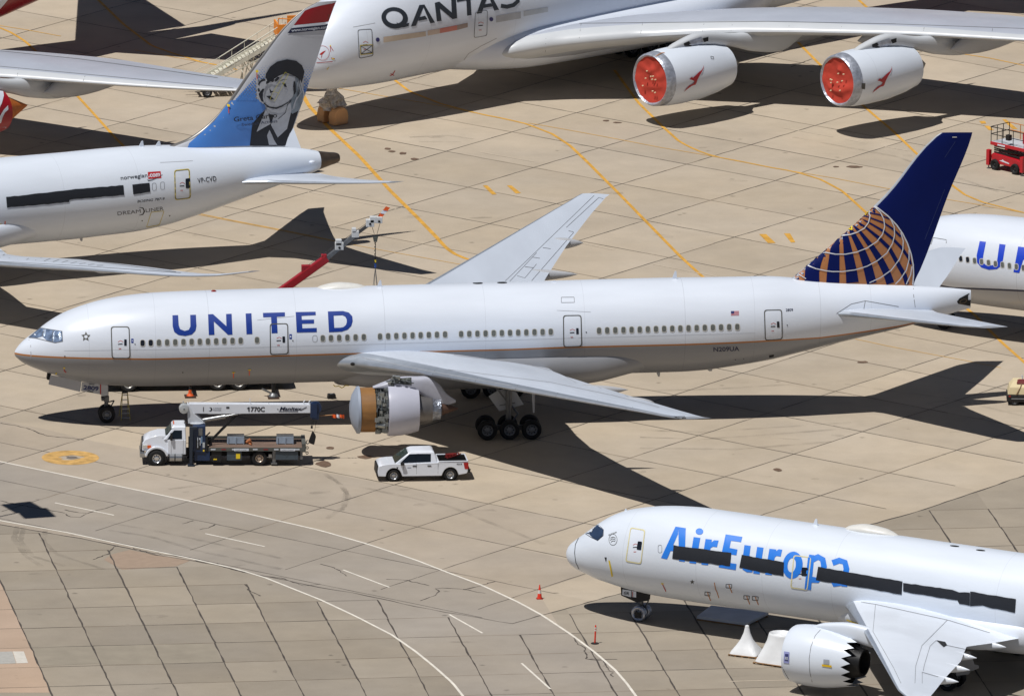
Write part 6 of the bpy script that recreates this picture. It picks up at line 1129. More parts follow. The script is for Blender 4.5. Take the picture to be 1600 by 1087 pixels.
for x in (4.0, 6.1, 7.3): mb = MB(); mb.bar((x, -.2, 3.9), (x-.02, -.2, 4.0 if x != 6.1 else 4.28), .05); mb.build('boom_bracket', WHITE, BT)
mb = MB()
for x in (9.6, 9.95): mb.path([(x, -.2, 3.88), (x-.05, -.2, 4.05), (x+.06, -.2, 4.15)], .035)
mb.build('cable_guide', WHITE, BT)
mb = MB(); mb.lathe([(-.12, .42), (.12, .42)], (10.32, 0, 3.62), 'y', 20, cap=True); mb.box(10.0, 10.45, -.25, .25, 2.98, 3.95); mb.box(10.1, 10.55, -.2, .2, 2.85, 3.3); mb.build('boom_head', DBL, BT, bevel=.02)
mb = MB(); mb.tube((3.05, -.2, 2.82), (4.5, -.2, 3.08), .14, n=14); mb.tube((4.4, -.2, 3.06), (5.3, -.2, 3.24), .07, n=12); mb.build('lift_cylinder', CHR, BT, smooth=40)
mb = MB(); mb.bar((3.35, -.5, 1.3), (5.2, -.1, 3.2), .09, .14); mb.bar((3.5, -.5, 1.4), (5.35, -.1, 3.2), .05, .05); mb.build('boom_rest_strut', PLB, BT)
text_plate('boom_lettering', '770C', 6.14, 7.05, 3.42, .30, -.275, TXT, BT, .03); mb = MB(); mb.prism([(5.98, 3.42), (6.06, 3.42), (6.06, 3.72), (6.0, 3.72), (5.9, 3.65), (5.9, 3.6), (5.98, 3.63)], -.277, -.273); mb.build('boom_lettering', TXT, BT); text_plate('boom_lettering', 'Manitex', 8.0, 9.45, 3.50, .23, -.275, mat('manufacturer_blue_black', (28, 34, 56), .5), BT, .03, .3)
mb = MB(); mb.box(7.95, 9.2, -.276, -.27, 3.41, 3.45); mb.box(7.85, 7.92, -.276, -.27, 3.55, 3.6); mb.bar((9.35, -.274, 3.5), (9.75, -.274, 3.72), .01, .05); mb.build('boom_underline', MATS['manufacturer_blue_black'], BT)
mb = MB(); mb.box(3.05, 3.1, -.275, -.27, 3.42, 3.72); mb.add([(x, -.274, z) for x, z in ell(3.52, 3.57, .13, .13, 16)], [tuple(range(16))]); mb.box(4.55, 4.75, -.275, -.27, 3.62, 3.74); mb.build('boom_logo', TXT, BT); mb = MB(); mb.add([(x, -.28, z) for x, z in ell(3.46, 3.57, .09, .1, 14)], [tuple(range(14))]); mb.build('boom_logo', WHITE, BT)
for z, s in ((3.60, 'United'), (3.47, 'Rentals')): text_plate('boom_lettering', s, 3.72, 4.22, z, .09, -.275, mat('faded_lettering', (90, 96, 110), .5), BT, .01)
mb = MB(); mb.box(3.45, 9.6, -1.18, 1.18, 1.16, 1.24); mb.build('deck', mat('rusty_deck_planks', (112, 92, 80), .8, 0, .3, 2.2, stretch=(.4, 3, 1)), BT); mb = MB(); mb.box(3.4, 9.62, -1.22, -1.16, 1.02, 1.25); mb.box(3.4, 9.62, 1.16, 1.22, 1.02, 1.42); mb.box(9.45, 9.7, -1.2, 1.2, .95, 1.5); mb.build('deck_rail', mat('deck_rail_grey', (86, 88, 84), .6, 0, .2), BT)
for k in range(9):
    x = 3.55+k*.68; mb = MB(); mb.box(x, x+.3, -1.235, -1.222, 1.1, 1.17); mb.build('reflective_tape', mat('tape_red', (140, 40, 44), .5) if k % 2 else WHITE, BT)
for x in (5.05, 8.05): mb = MB(); mb.box(x, x+.95, -1.24, -1.225, 1.04, 1.19); mb.build('deck_sign', WHITE, BT); text_plate('deck_lettering', 'WATCH YOUR STEP' if False else 'LOAD CHART', x+.08, x+.87, 1.08, .07, -1.245, TXT, BT)
for x0, x1, z0, z1, m in ((4.6, 5.55, .38, .98, STEEL), (7.75, 9.2, .42, .98, STEEL), (3.6, 4.25, .3, .98, DARK)): mb = MB(); mb.box(x0, x1, -1.15, -.55, z0, z1); mb.box((x0+x1)/2-.04, (x0+x1)/2+.04, -1.17, -1.14, (z0+z1)/2-.04, (z0+z1)/2+.04); mb.build('tool_box', mat('tool_box_slate', (66, 78, 88), .5, 0, .12) if m is STEEL else m, BT, bevel=.015)
mb = MB(); mb.box(5.18, 5.45, -1.175, -1.155, .5, .85); mb.build('warning_sign', YELP, BT); mb = MB(); mb.box(3.72, 3.95, -1.165, -1.152, .42, .5); mb.build('warning_sign', YELP, BT); mb = MB(); mb.box(7.55, 7.75, -1.05, -.85, .1, 1.0); mb.box(7.45, 7.85, -1.1, -.8, .1, .2); mb.box(9.35, 9.5, -1.1, -.95, .45, 1.0); mb.build('rear_stabilizer', STEEL, BT)
for z in (1.1, .75): mb = MB(); mb.lathe([(-.03, .1), (.03, .1), (.03, .06), (-.03, .06), (-.03, .1)], (9.8, -.6, z), 'y', 14); mb.build('tow_shackle', PLB, BT)
mb = MB(); mb.box(7.3, 7.5, -1.0, -.9, .55, .75); mb.box(7.0, 7.6, -.9, -.85, .5, .56); mb.build('mudflap_bracket', WFR, BT)
HK = thing('hook_block', 'black hook block hanging on cables from the tip of the white boom', 'crane hook', (18.45, -11.3, 0)); mb = MB(); mb.prism(rrect([(-.25, 1.3), (.1, 1.15), (.22, 1.75), (0, 2.1), (-.3, 1.9)], .25), -.09, .09); mb.build('block', PLB, HK); mb = MB(); mb.path([(-.2, 0, 1.3), (-.34, 0, 1.2), (-.42, 0, 1.28), (-.4, 0, 1.42), (-.3, 0, 1.45)], .035); mb.build('hook', STEEL, HK); mb = MB()
for a, b in (((-.1, 0, 2.3), (.02, 0, 3.15)), ((-.02, 0, 2.3), (.1, 0, 3.15)), ((.12, 0, 2.05), (.3, 0, 3.1))): mb.tube(a, b, .012, n=5)
mb.tube((-.06, 0, 2.25), (-.06, 0, 2.4), .07); mb.build('cable', PLB, HK)
FL = thing('warning_flag', 'orange and white warning flag on a thin rod beyond the white boom tip', 'flag', (18.9, -11.2, 3.05)); mb = MB(); mb.tube((0, 0, 0), (.85, 0, .05), .025, n=6); mb.build('pole', mat('bamboo_tan', (190, 140, 90), .6), FL)
def flagm(name, root, x0, x1, z0, z1, m, ph=0):
    mb = MB(); n = 8; v = []
    for i in range(n+1): t = i/n; v += [(x0+(x1-x0)*t, .05*math.sin(t*6+ph), z0+(z1-z0)*t+.02), (x0+(x1-x0)*t, .05*math.sin(t*6+ph+1), z0+(z1-z0)*t-.16-.1*t)]
    mb.add(v, [(2*i, 2*i+1, 2*i+3, 2*i+2) for i in range(n)]); return mb.build(name, m, root, smooth=60)
flagm('cloth', FL, .8, 1.1, .05, .06, ORG); flagm('cloth', FL, 1.1, 1.32, .06, .05, WHITE, 1); flagm('cloth', FL, 1.32, 1.6, .05, .03, ORG, 2)
for k, (x, lb) in enumerate(((4.62, 'grey metal crate on the truck deck near the crane pedestal'), (7.82, 'grey metal crate near the tail end of the truck deck'))):
    wx = 8.3+math.cos(-.057)*x; wy = -10.68+math.sin(-.057)*x
    CT = thing('metal_crate', lb, 'crate', (wx, wy+.1, 1.24), -.05, 'grey crates on the truck deck'); mb = MB(); mb.box(0, 1.15, -.4, .35, .03, .5, taper=.03); mb.build('body', mat('galvanised_grey', (158, 172, 188), .45, .3, .15, 3), CT, bevel=.02)
    for xx in (.05, .55, 1.05): mb = MB(); mb.box(xx, xx+.06, -.43, -.36, .0, .5); mb.build('rib', MATS['galvanised_grey'], CT)
    mb = MB(); mb.box(.02, 1.13, -.36, .3, .5, .53); mb.build('lid', STEEL, CT)
mb = MB(); blob(mb, [(-.22, 0, .12, .03, .03), (-.1, 0, .14, .14, .12), (.08, .05, .2, .16, .16), (.2, .02, .1, .08, .08)], 12, 2); mb.tube((-.1, .3, .05), (.15, -.4, .05), .06); o = mb.build('canvas_bundle', mat('canvas_orange_brown', (164, 100, 60), .8, 0, .2), None, loc=(14.3, -11.2, 1.24)); tag(o, 'orange-brown canvas bundle lying between the two grey crates', 'bundle')
# ---- red mobile crane behind the fuselage
RC = thing('mobile_crane', 'red mobile crane behind the aircraft, its boom rising over the fuselage', 'mobile crane', (8.0, 8.9, 0), 0)
CRR = mat('crane_red', (160, 24, 32), .4, 0, .08, 1.5, coat=.2)
mb = MB(); mb.box(-1.6, 10.6, -1.2, 1.3, .45, 1.5); mb.build('chassis', DARK, RC, bevel=.05); mb = MB(); mb.box(-1.8, .9, -1.25, 1.25, 1.3, 2.7, taper=.1); mb.build('cab', CRR, RC, bevel=.08); mb = MB(); mb.box(-1.84, -1.6, -1.1, 1.1, 1.6, 2.4); mb.box(-1.5, .2, -1.27, -1.2, 1.7, 2.4); mb.build('cab_window', GL, RC)
for x in (0, 5.9, 7.3):
    for s in (-1, 1): wheel((x, s*1.05, .58), .58, .4, RC, mat('crane_rim_white', (206, 204, 198), .35, .3, .1), hub=.56)
mb = MB(); mb.box(1.2, 8.6, -1.05, 1.1, 1.5, 1.75); mb.lathe([(1.75, .9), (2.0, .9)], (5.2, 0, 0), 'z', 24, cap=True); mb.build('deck', CRR, RC, bevel=.03); mb = MB(); mb.box(3.6, 7.2, -.9, .9, 2.0, 3.0); mb.box(3.0, 4.0, -1.1, 1.1, 2.0, 3.2); mb.build('upper_structure', CRR, RC, bevel=.05)
def w2l(px, py, y=8.6): d = ray(px, py); t = (y-CO.y)/d.y; p = CO+d*t; return (p.x-8.0, y-8.9, p.z)
A = w2l(450, 447); Bp = w2l(511, 403); Cp = w2l(535, 383); Dp = w2l(556, 366); Ep = w2l(580, 348.5); Hd = w2l(591, 343)
A0 = tuple(A[i]+(A[i]-Bp[i])*1.9 for i in range(3))
mb = MB(); mb.bar(A0, Bp, .46, .5); mb.build('boom_base_section', CRR, RC, bevel=.05); mb = MB(); mb.bar(tuple(Bp[i]*.96+A[i]*.04 for i in range(3)), Dp, .28, .28); mb.build('boom_middle_section', STEEL, RC, bevel=.03); mb = MB(); mb.bar(Dp, Ep, .2, .2); mb.build('boom_tip_section', mat('boom_dark_metal', (80, 78, 78), .45, .4), RC, bevel=.02)
def bracket(p, s, m, nm='boom_bracket', dz=.35): mb = MB(); mb.box(p[0]-s, p[0]+s, p[1]-.2, p[1]+.2, p[2]-s*.6, p[2]+s*.8+dz*.3); mb.build(nm, m, RC, bevel=.03)
GRW = mat('bracket_white', (206, 208, 208), .4, 0, .1)
for p, s in ((w2l(530, 386), .28), (w2l(529, 380), .2), (w2l(555, 367), .24), (w2l(553, 361), .14), (w2l(578, 350), .27), (w2l(583, 344.5), .22), (w2l(592, 345), .22)): bracket(p, s, GRW)
for p, s in ((w2l(478, 422), .3), (w2l(506, 403), .18)): bracket(p, s, CRR, 'hose_box')
for p in (w2l(578, 349), w2l(592, 345), w2l(530, 386)): mb = MB(); mb.tube((p[0], p[1]-.23, p[2]), (p[0], p[1]-.2, p[2]), .08); mb.build('boom_pulley', DARK, RC)
mb = MB(); mb.tube(w2l(445, 449), w2l(505, 404), .03, n=5); mb.tube(w2l(476, 418), w2l(581, 343), .015, n=4); mb.build('hoist_rope', PLB, RC)
for px, orange in ((297, True), (427, False)):
    x, y = G(px, 620 if orange else 621.5); x -= 8.0; y -= 8.9; mb = MB(); mb.tube((x, y, .15), (x, y, 1.1), .09 if orange else .13, n=10); mb.bar((x, y, 1.0), (x, -1.1, 1.1), .2, .25); mb.build('outrigger_leg', YELP if orange and False else PLB, RC)
    mb = MB(); mb.box(x-.36, x+.36, y-.36, y+.36, .0, .1); mb.build('outrigger_pad', mat('pad_brown', (66, 44, 34), .8), RC)
    if orange: mb = MB(); mb.lathe([(.1, .24), (.25, .13), (.5, .09)], (x, y, 0), 'z', 16); mb.build('jack_foot', ORG, RC); mb = MB(); mb.tube((x, y, .88), (x, y, 1.12), .14, n=10); mb.build('jack_collar', YELP, RC)
    else: mb = MB(); mb.lathe([(.1, .34), (.2, .3), (.35, .14)], (x, y, 0), 'z', 14); mb.bar((x-.7, y+.5, .5), (x-.1, y, .3), .1); mb.build('jack_foot', STEEL, RC)
SL = thing('crane_sling', 'hook and lifting slings hanging from the red crane boom', 'crane hook', (8.0, 8.9, 0)); p0 = w2l(586.5, 367); p1 = w2l(586.5, 372); mb = MB(); mb.prism([(p1[0]-.1, p1[2]-.25), (p1[0]+.1, p1[2]-.25), (p1[0]+.18, p1[2]+.12), (p1[0]-.18, p1[2]+.12)], p1[1]-.08, p1[1]+.08); mb.build('hook_block', mat('hook_grey', (90, 92, 84), .5, .3), SL)
mb = MB(); mb.tube(w2l(580, 350), w2l(585, 366), .015, n=5); mb.tube(w2l(594, 348), w2l(589, 366), .015, n=5); mb.build('rope', PLB, SL)
mb = MB(); q0, q1 = w2l(586.5, 376), w2l(586.5, 416)
for k in range(14): t = k/14; mb.tube((q0[0], q0[1], q0[2]+(q1[2]-q0[2])*t), (q0[0]+.02*(-1)**k, q0[1], q0[2]+(q1[2]-q0[2])*(t+.055)), .05 if k % 2 else .035, n=6)
mb.build('chain', DARK, SL); mb = MB(); mb.lathe([(-.14, .07), (.14, .07)], (q1[0], q1[1], q1[2]+.05), 'z', 10, cap=True); mb.build('blue_shackle', mat('shackle_blue', (36, 76, 150), .5), SL); mb = MB(); mb.lathe([(-.08, .06), (.08, .06)], (q1[0], q1[1], q1[2]+.35), 'z', 10, cap=True); mb.build('yellow_shackle', YELP, SL)
for dx in (-.35, -.15, .22, .36): mb = MB(); a = w2l(586.5, 418); mb.tube(a, (a[0]+dx, a[1]+dx*.4, a[2]-2.9), .016, n=4); mb.build('sling_rope', STEEL, SL)
F2 = thing('wind_flag', 'orange and white flag standing at the top of the red crane boom', 'flag', tuple(Vector(w2l(592, 338))+Vector((8.0, 8.9, 0)))); mb = MB(); mb.tube((0, 0, -.3), (0, 0, .1), .02); mb.build('pole', PLB, F2)
for i, m in enumerate((ORG, WHITE, ORG)): 
    mb = MB(); a, b2_ = i*.17, (i+1)*.17; mb.add([(a-.08, 0, a*1.2), (a+.22, 0, a*1.2-.06), (b2_+.23, .03, b2_*1.2-.05), (b2_-.05, .03, b2_*1.2+.05)], [(0, 1, 2, 3)]); mb.build('cloth', m, F2)
# ---- red scissor lift at the right
gx2, gy2 = G(1556.5, 265); SLf = thing('scissor_lift', 'red scissor lift with folded platform and railings at the right edge', 'scissor lift', (gx2, gy2, 0), math.radians(-50)); LR = mat('lift_red', (186, 22, 38), .4, 0, .06, 1.5, coat=.2)
mb = MB(); mb.prism([(-.35, .45), (2.3, .45), (2.35, .95), (2.0, 1.05), (-.3, 1.15), (-.4, 1.0)], -.1, 1.8); mb.build('chassis', LR, SLf, bevel=.04)
for x in (0, 1.9):
    for y in (-.12, 1.8): wheel((x, y, .38), .38, .28, SLf, PLB, hub=.5)
for x, y in ((-.62, -.1), (2.55, -.1), (-.62, 1.8), (2.55, 1.8)): mb = MB(); mb.box(x-.14, x+.14, y-.14, y+.14, .25, 1.35); mb.build('stabilizer_leg', LR, SLf, bevel=.02); mb = MB(); mb.tube((x, y, .0), (x, y, .3), .05); mb.lathe([(0, .14), (.04, .14)], (x, y, 0), 'z', 12, cap=True); mb.build('stabilizer_foot', STEEL, SLf)
for k in range(4):
    for y in (.1, 1.6): mb = MB(); z = 1.2+k*.14; mb.bar((-.3, y, z), (2.4, y, z+(.12 if k % 2 else -.0)), .05, .1); mb.build('scissor_arm', PLB, SLf)
mb = MB(); mb.box(-.5, 2.7, -.12, 1.85, 1.72, 1.95); mb.build('platform', LR, SLf, bevel=.02); mb = MB(); mb.box(-.44, 2.64, -.06, 1.79, 1.95, 1.965); mb.build('platform_deck', mat('deck_pale_grey', (190, 194, 200), .5, 0, .1), SLf)
mb = MB()
def rail(xa, ya, xb, yb, m=0):
    n = 3
    for z in (2.5, 3.02): mb.tube((xa, ya, z), (xb, yb, z), .028, n=6, mi=m)
    for k in range(n+1): t = k/n; mb.tube((xa+(xb-xa)*t, ya+(yb-ya)*t, 1.95), (xa+(xb-xa)*t, ya+(yb-ya)*t, 3.02), .028, n=6, mi=m)
rail(-.46, -.08, 2.66, -.08); rail(-.46, 1.8, 2.66, 1.8, 1); rail(-.46, -.08, -.46, 1.8); rail(2.66, -.08, 2.66, 1.8, 2); mb.build('guard_rail', [PLB, mat('rail_orange', (196, 120, 50), .5), LR], SLf)
mb = MB(); mb.box(1.0, 1.35, -.2, .1, 2.3, 2.7); mb.build('control_box', PLB, SLf, bevel=.03); mb = MB(); mb.box(1.6, 2.5, .9, 1.6, 1.97, 2.75); mb.build('tool_locker', LR, SLf, bevel=.04); mb = MB()
mb.box(.2, .9, -.135, -.12, 1.78, 1.88); mb.build('side_sticker', WHITE, SLf); mb = MB(); mb.add([(.35, -.105, .72), (1.3, -.105, .62), (1.3, -.105, .70), (.8, -.105, .78), (.7, -.105, .86), (.6, -.105, .78)], [(0, 1, 2, 3, 4, 5)]); mb.build('side_sticker', WHITE, SLf); mb = MB()
for k in range(5): mb.box(2.36, 2.42, .2, 1.5, 1.1+k*.12, 1.16+k*.12)
mb.build('vent_grille', PLB, SLf)
# ---- beige tug at the right edge
gx3, gy3 = G(1573, 633.5); TG_ = thing('ground_power_cart', 'cream ground cart with black base and a dark red strap at the right edge', 'ground cart', (gx3, gy3, 0), -.1); CRM = mat('cart_cream', (216, 200, 160), .5, 0, .06, 2)
mb = MB(); mb.box(0, 3.2, 0, 1.7, .22, .72); mb.build('base', PLB, TG_, bevel=.08); mb = MB(); frust(mb, [(.05, .05, .72), (3.15, .05, .72), (3.15, 1.65, .72), (.05, 1.65, .72)], [(.18, .15, 1.22), (3.0, .15, 1.22), (3.0, 1.6, 1.22), (.18, 1.6, 1.22)]); mb.build('lower_cover', CRM, TG_, bevel=.04)
mb = MB(); frust(mb, [(.2, .2, 1.22), (3.0, .2, 1.22), (3.0, 1.58, 1.22), (.2, 1.58, 1.22)], [(.45, .75, 1.52), (2.8, .75, 1.52), (2.8, 1.5, 1.52), (.45, 1.5, 1.52)]); mb.build('upper_cover', CRM, TG_, bevel=.04)
for x, w_ in ((.62, .06),): mb = MB(); mb.bar((x, -.01, .74), (x+.28, .16, 1.24), w_, .03); mb.bar((x+.28, .16, 1.24), (x+.4, .7, 1.55), w_, .03); mb.build('strap', mat('strap_brown', (120, 92, 64), .7), TG_)
mb = MB(); frust(mb, [(.65, .4, 1.38), (1.5, .4, 1.38), (1.5, .9, 1.5), (.65, .9, 1.5)], [(.8, .5, 1.56), (1.4, .5, 1.56), (1.4, .85, 1.6), (.8, .85, 1.6)]); mb.build('beacon_cover', mat('dark_red_pad', (110, 34, 34), .6), TG_); mb = MB(); mb.tube((1.05, .9, 1.5), (1.0, .9, 1.85), .04); mb.build('handle', WHITE, TG_)
for x in (.5, 2.6):
    for y in (.1, 1.6): wheel((x, y, .28), .28, .2, TG_)
mb = MB(); mb.box(.3, 1.2, -.012, -.002, .45, .5); mb.build('side_sticker', mat('sticker_pale', (150, 152, 156), .5), TG_); mb = MB(); mb.box(.12, .25, -.012, -.002, .6, .68); mb.build('reflector', LEDR, TG_)
# ---- passenger stairs behind the portrait tail
sx, sy = G(324, 153); AS = thing('boarding_stairs', 'white mobile boarding stairs rising to the right behind the portrait tail', 'boarding stairs', (sx, sy, 0), math.radians(4)); WS = mat('stairs_off_white', (206, 204, 190), .5, 0, .1, 2)
mb = MB(); mb.box(-.8, 5.5, .1, .3, .5, .7); mb.box(-.8, 5.5, 1.6, 1.8, .5, .7)
for x in (-.7, 1, 3, 5.3): mb.box(x, x+.15, .1, 1.8, .5, .68)
mb.bar((-1.6, .9, .55), (-.6, .9, .6), .1); mb.build('chassis_frame', WS, AS)
for x in (0, 4.6):
    for y in (.1, 1.8): wheel((x, y, .36), .36, .24, AS, hub=.5)
N_ = 20; X0, Z0, X1, Z1 = .2, 1.25, 5.6, 4.3
for y in (.2, 1.7):
    mb = MB(); mb.bar((X0, y, Z0), (X1, y, Z1), .1, .3); mb.bar((X0+.5, y, Z0-.1), (X1+.3, y, Z1-.55), .06, .08)
    for k in range(N_): t = k/N_; x = X0+(X1-X0)*t; z = Z0+(Z1-Z0)*t; mb.bar((x, y, z), (x+.3, y, z-.3+.1), .04)
    mb.build('stringer', WS, AS)
for k in range(N_): t = k/N_; x = X0+(X1-X0)*t; z = Z0+(Z1-Z0)*t; mb = MB(); mb.box(x, x+.26, .2, 1.7, z, z+.05); mb.build('step', WS, AS)
for y in (.15, 1.75):
    mb = MB(); a = (X0+.9, y, Z0+1.25); b3 = (X1, y, Z1+1.0); mb.tube(a, b3, .035, n=8); mb.tube((a[0]+.3, y, a[2]-.35), (b3[0], y, b3[2]-.5), .03, n=8); mb.tube(a, (X0-2.0, y, .9), .02, n=6); mb.tube((a[0]+.3, y, a[2]-.35), (X0-1.6, y, .9), .02, n=6)
    for k in range(6): t = k/5; mb.tube((a[0]+(b3[0]-a[0])*t, y, a[2]+(b3[2]-a[2])*t), (a[0]+(b3[0]-a[0])*t, y, a[2]+(b3[2]-a[2])*t-1.2), .02, n=6)
    mb.build('handrail', WS, AS)
mb = MB()
for x in (2.6, 3.2): 
    for y in (.3, 1.6): mb.bar((x, y, .7), (x+.4, y, 2.7), .08)
    mb.bar((x, .3, .7), (x+.1, 1.6, 2.2), .06)
mb.bar((2.6, .3, 2.5), (3.7, .3, .8), .07); mb.build('support_frame', WS, AS); mb = MB(); mb.box(X1, X1+1.7, .1, 1.8, Z1-.05, Z1+.05); mb.build('top_platform', WS, AS)
mb = MB(); OP = mat('platform_orange', (232, 140, 44), .5, 0, .06, 2)
mb.box(X1-.55, X1+1.5, .02, .1, Z1-.1, Z1+.85); mb.box(X1-.6, X1-.5, .1, 1.8, Z1-.1, Z1+.85); mb.box(X1+.35, X1+1.5, 1.7, 1.8, Z1+.1, Z1+1.1); mb.build('orange_panel', OP, AS); mb = MB()
mb.path([(X1-.55, .1, Z1+.9), (X1-.55, .1, Z1+1.3), (X1+1.0, .1, Z1+1.15), (X1+1.2, .1, Z1+1.7), (X1+2.2, .1, Z1+1.6)], .04); mb.build('orange_handrail', OP, AS)
# ---- small things on the ground
LB = thing('stepladder', 'yellow fibreglass stepladder standing behind the nose wheel', 'stepladder', (*G(196, 656), 0), .05); LY = mat('ladder_yellow', (196, 176, 80), .5, 0, .1); mb = MB()
for s in (-1, 1): mb.bar((s*.3, -.15, 0), (s*.17, .35, 1.75), .06, .05)
mb.build('front_rails', LY, LB); mb = MB()
for s in (-1, 1): mb.bar((s*.3, 1.0, 0), (s*.17, .42, 1.72), .04, .04)
mb.build('rear_rails', mat('ladder_yellow', (196, 176, 80)), LB)
for k in range(6): t = (k+.6)/6.2; mb = MB(); w_ = .29-.12*t; mb.box(-w_, w_, -.15+.5*t-.05, -.15+.5*t+.05, 1.75*t, 1.75*t+.035); mb.build('rung', mat('aluminium_rung', (186, 190, 192), .4, .5), LB)
mb = MB(); mb.box(-.19, .19, .3, .47, 1.72, 1.8); mb.build('cap', PLB, LB)
TC = thing('traffic_cone', 'orange traffic cone with a white band, alone by the road edge line', 'traffic cone', (*G(843, 935), 0)); CO_ = mat('cone_orange', (226, 58, 34), .5, 0, .08); mb = MB(); mb.lathe([(.03, .16), (.35, .115), (.36, .112)], (0, 0, 0), 'z', 20); mb.lathe([(.58, .08), (.78, .05), (.92, .03), (.92, .001)], (0, 0, 0), 'z', 20); mb.build('body', CO_, TC, smooth=40); mb = MB(); mb.lathe([(.36, .112), (.58, .08)], (0, 0, 0), 'z', 20); mb.build('band', mat('reflective_white', (214, 210, 206), .4), TC, smooth=40); mb = MB(); mb.box(-.2, .2, -.2, .2, 0, .035); mb.build('base', mat('cone_base_red', (150, 40, 34), .6), TC)
DP = thing('delineator_post', 'slim orange delineator post on a black base near the airliner nose wheel', 'delineator', (*G(929.5, 1005), 0)); mb = MB(); mb.tube((0, 0, .04), (.03, 0, 1.0), .055, .05, 14); mb.lathe([(1.0, .05), (1.15, .05), (1.2, .03)], (.03, 0, 0), 'z', 14); mb.build('post', CO_, DP, smooth=40); mb = MB(); mb.tube((.024, 0, .82), (.027, 0, .92), .06, n=14); mb.tube((.028, 0, .97), (.03, 0, 1.06), .058, n=14); mb.build('band', MATS['reflective_white'], DP, smooth=40); mb = MB(); mb.lathe([(0, .25), (.04, .25), (.07, .1)], (0, 0, 0), 'z', 20, cap=True); mb.build('base', PLB, DP)
BXp = thing('wheel_chock', 'small black chock lying in front of the stripped engine', 'chock', (*G(518, 622), 0), .1); mb = MB(); mb.prism([(-.28, 0), (.28, 0), (.24, .3), (-.24, .3)], -.2, .2); mb.build('block', PLB, BXp, bevel=.02); mb = MB(); mb.tube((-.1, 0, .28), (.1, 0, .34), .02); mb.build('handle', STEEL, BXp)
# grey covered pallet and shrink-wrapped parts beside the foreground airliner
b0 = [G(*q) for q in ((1088.5, 969), (1167, 980), (1201, 963), (1111, 952))]
PLT = thing('covered_pallet', 'flat grey covered panel on a pallet in the shadow of the foreground airliner', 'pallet', (b0[0][0], b0[0][1], 0)); ox, oy = b0[0]; mb = MB(); mb.add([(x-ox, y-oy, .12) for x, y in b0]+[(x-ox, y-oy, .3) for x, y in b0], [(0, 3, 2, 1), (4, 5, 6, 7), (0, 1, 5, 4), (1, 2, 6, 5), (2, 3, 7, 6), (3, 0, 4, 7)]); mb.build('cover', mat('tarpaulin_blue_grey', (206, 208, 214), .6, 0, .1, .8, bump=.4), PLT, bevel=.03)
mb = MB(); 
for t in (.05, .5, .95): p_ = Vector((b0[0][0]+(b0[3][0]-b0[0][0])*t-ox, b0[0][1]+(b0[3][1]-b0[0][1])*t-oy, .06)); q_ = Vector((b0[1][0]+(b0[2][0]-b0[1][0])*t-ox, b0[1][1]+(b0[2][1]-b0[1][1])*t-oy, .06)); mb.bar(p_, q_, .12, .12)
mb.build('pallet_beam', mat('pallet_wood', (150, 116, 80), .8, 0, .2, 4), PLT)
WR = mat('shrink_wrap_white', (226, 228, 230), .4, 0, .04, 1.5, bump=.3)
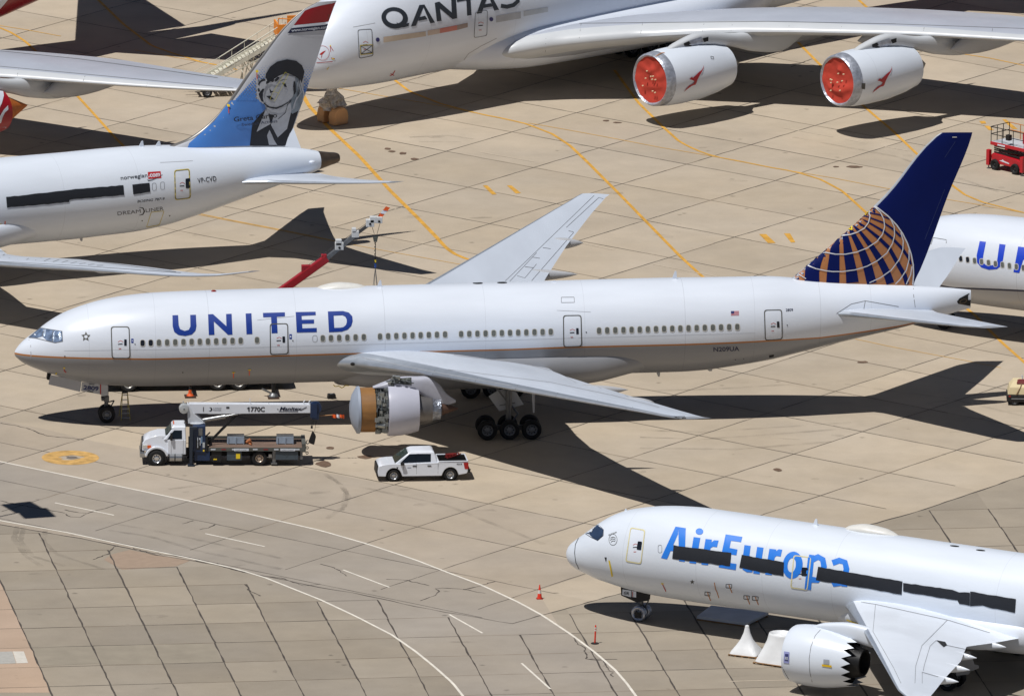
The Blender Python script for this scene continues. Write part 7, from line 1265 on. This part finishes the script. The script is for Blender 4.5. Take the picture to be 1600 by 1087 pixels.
def wrapped(name, label, px0, px1, prof, seed):
    a = Vector(G(*px0)); b = Vector(G(*px1)); c = (a+b)/2; L = (b-a).length/2; u = (b-a).normalized(); ang = math.atan2(u.y, u.x)
    T = thing(name, label, 'wrapped part', (c.x-u.y*(-L), c.y+u.x*L*.9, 0), ang, 'shrink-wrapped engine parts'); n = 32; rn = random.Random(seed); v = []
    for z, r, sq in prof:
        for k in range(n):
            t = 2*math.pi*k/n; cc, ss = math.cos(t), math.sin(t); p = 2+sq*6; v.append((r*L*math.copysign(abs(cc)**(2/p), cc)*(1+rn.uniform(-.02, .02)), r*L*.85*math.copysign(abs(ss)**(2/p), ss), z))
    mb = MB(); mb.add(v, [(i*n+k, i*n+(k+1) % n, (i+1)*n+(k+1) % n, (i+1)*n+k) for i in range(len(prof)-1) for k in range(n)]+[tuple(range((len(prof)-1)*n, len(prof)*n))]); mb.build('wrapping', WR, T, smooth=50)
    mb = MB()
    for k in range(5): t = -1+.5*k; mb.box(t*L-.06 if k else -L, t*L+.06, -L*.9, L*.85, .0, .09)
    mb.box(-L, L, -L*.92, -L*.85, .09, .13); mb.build('pallet', MATS['pallet_wood'], T); return T
wrapped('wrapped_cone', 'tall white shrink-wrapped cone on a wooden pallet beside the round-topped one', (1158, 1024), (1201, 1029), [(.13, 1.0, 1), (.3, .92, .7), (.6, .68, .3), (1.0, .42, 0), (1.4, .24, 0), (1.75, .15, 0), (1.85, .14, 0), (1.9, .04, 0)], 4)
wrapped('wrapped_nozzle_drum', 'white shrink-wrapped drum with an oval open top, partly behind the near engine', (1212, 1036), (1274, 1045), [(.13, 1.0, 1), (.4, .93, .7), (.9, .80, .3), (1.4, .68, 0), (1.75, .62, 0), (1.85, .6, 0), (1.88, .56, 0), (1.84, .52, 0), (1.7, .45, 0)], 8)
# hanging yellow ribbon under the fuselage
o = MB(); pts = []
for k in range(13): t = k/12; pts.append(w2l(521+24*t, 601+3.5*math.sin(t*math.pi)+1.2*math.sin(t*14), -1.5))
o.path([(a+8.0, b+8.9, c) for a, b, c in pts], .03, 5); o.build('marker_ribbon', YELP, None); R_ = bpy.data.objects['marker_ribbon']; R_.data.transform(R7.matrix_world.inverted()); R_.parent = R7; 
# tall floodlight mast just outside the left edge: its shadow falls on the road
hx, hy = G(45, 797); k_ = 24.0; bx_, by_ = hx-.36*k_, hy-.268*k_
FM = thing('floodlight_mast', 'tall floodlight mast outside the left edge, its lamp head shading the road', 'light mast', (bx_, by_, 0)); mb = MB(); mb.tube((0, 0, 0), (0, 0, k_), .12, .07, 14); mb.build('pole', STEEL, FM, smooth=40)
for i, (dx, dy, ra) in enumerate(((-.35, .8, .35), (.35, -.8, .2))): mb = MB(); mb.box(-1.0, 1.0, -1.15, 1.15, k_-.1, k_+.25, M=Matrix.Translation((dx, dy, 0)) @ Matrix.Rotation(ra, 4, 'Z')); mb.build('lamp_head', STEEL, FM, bevel=.03)
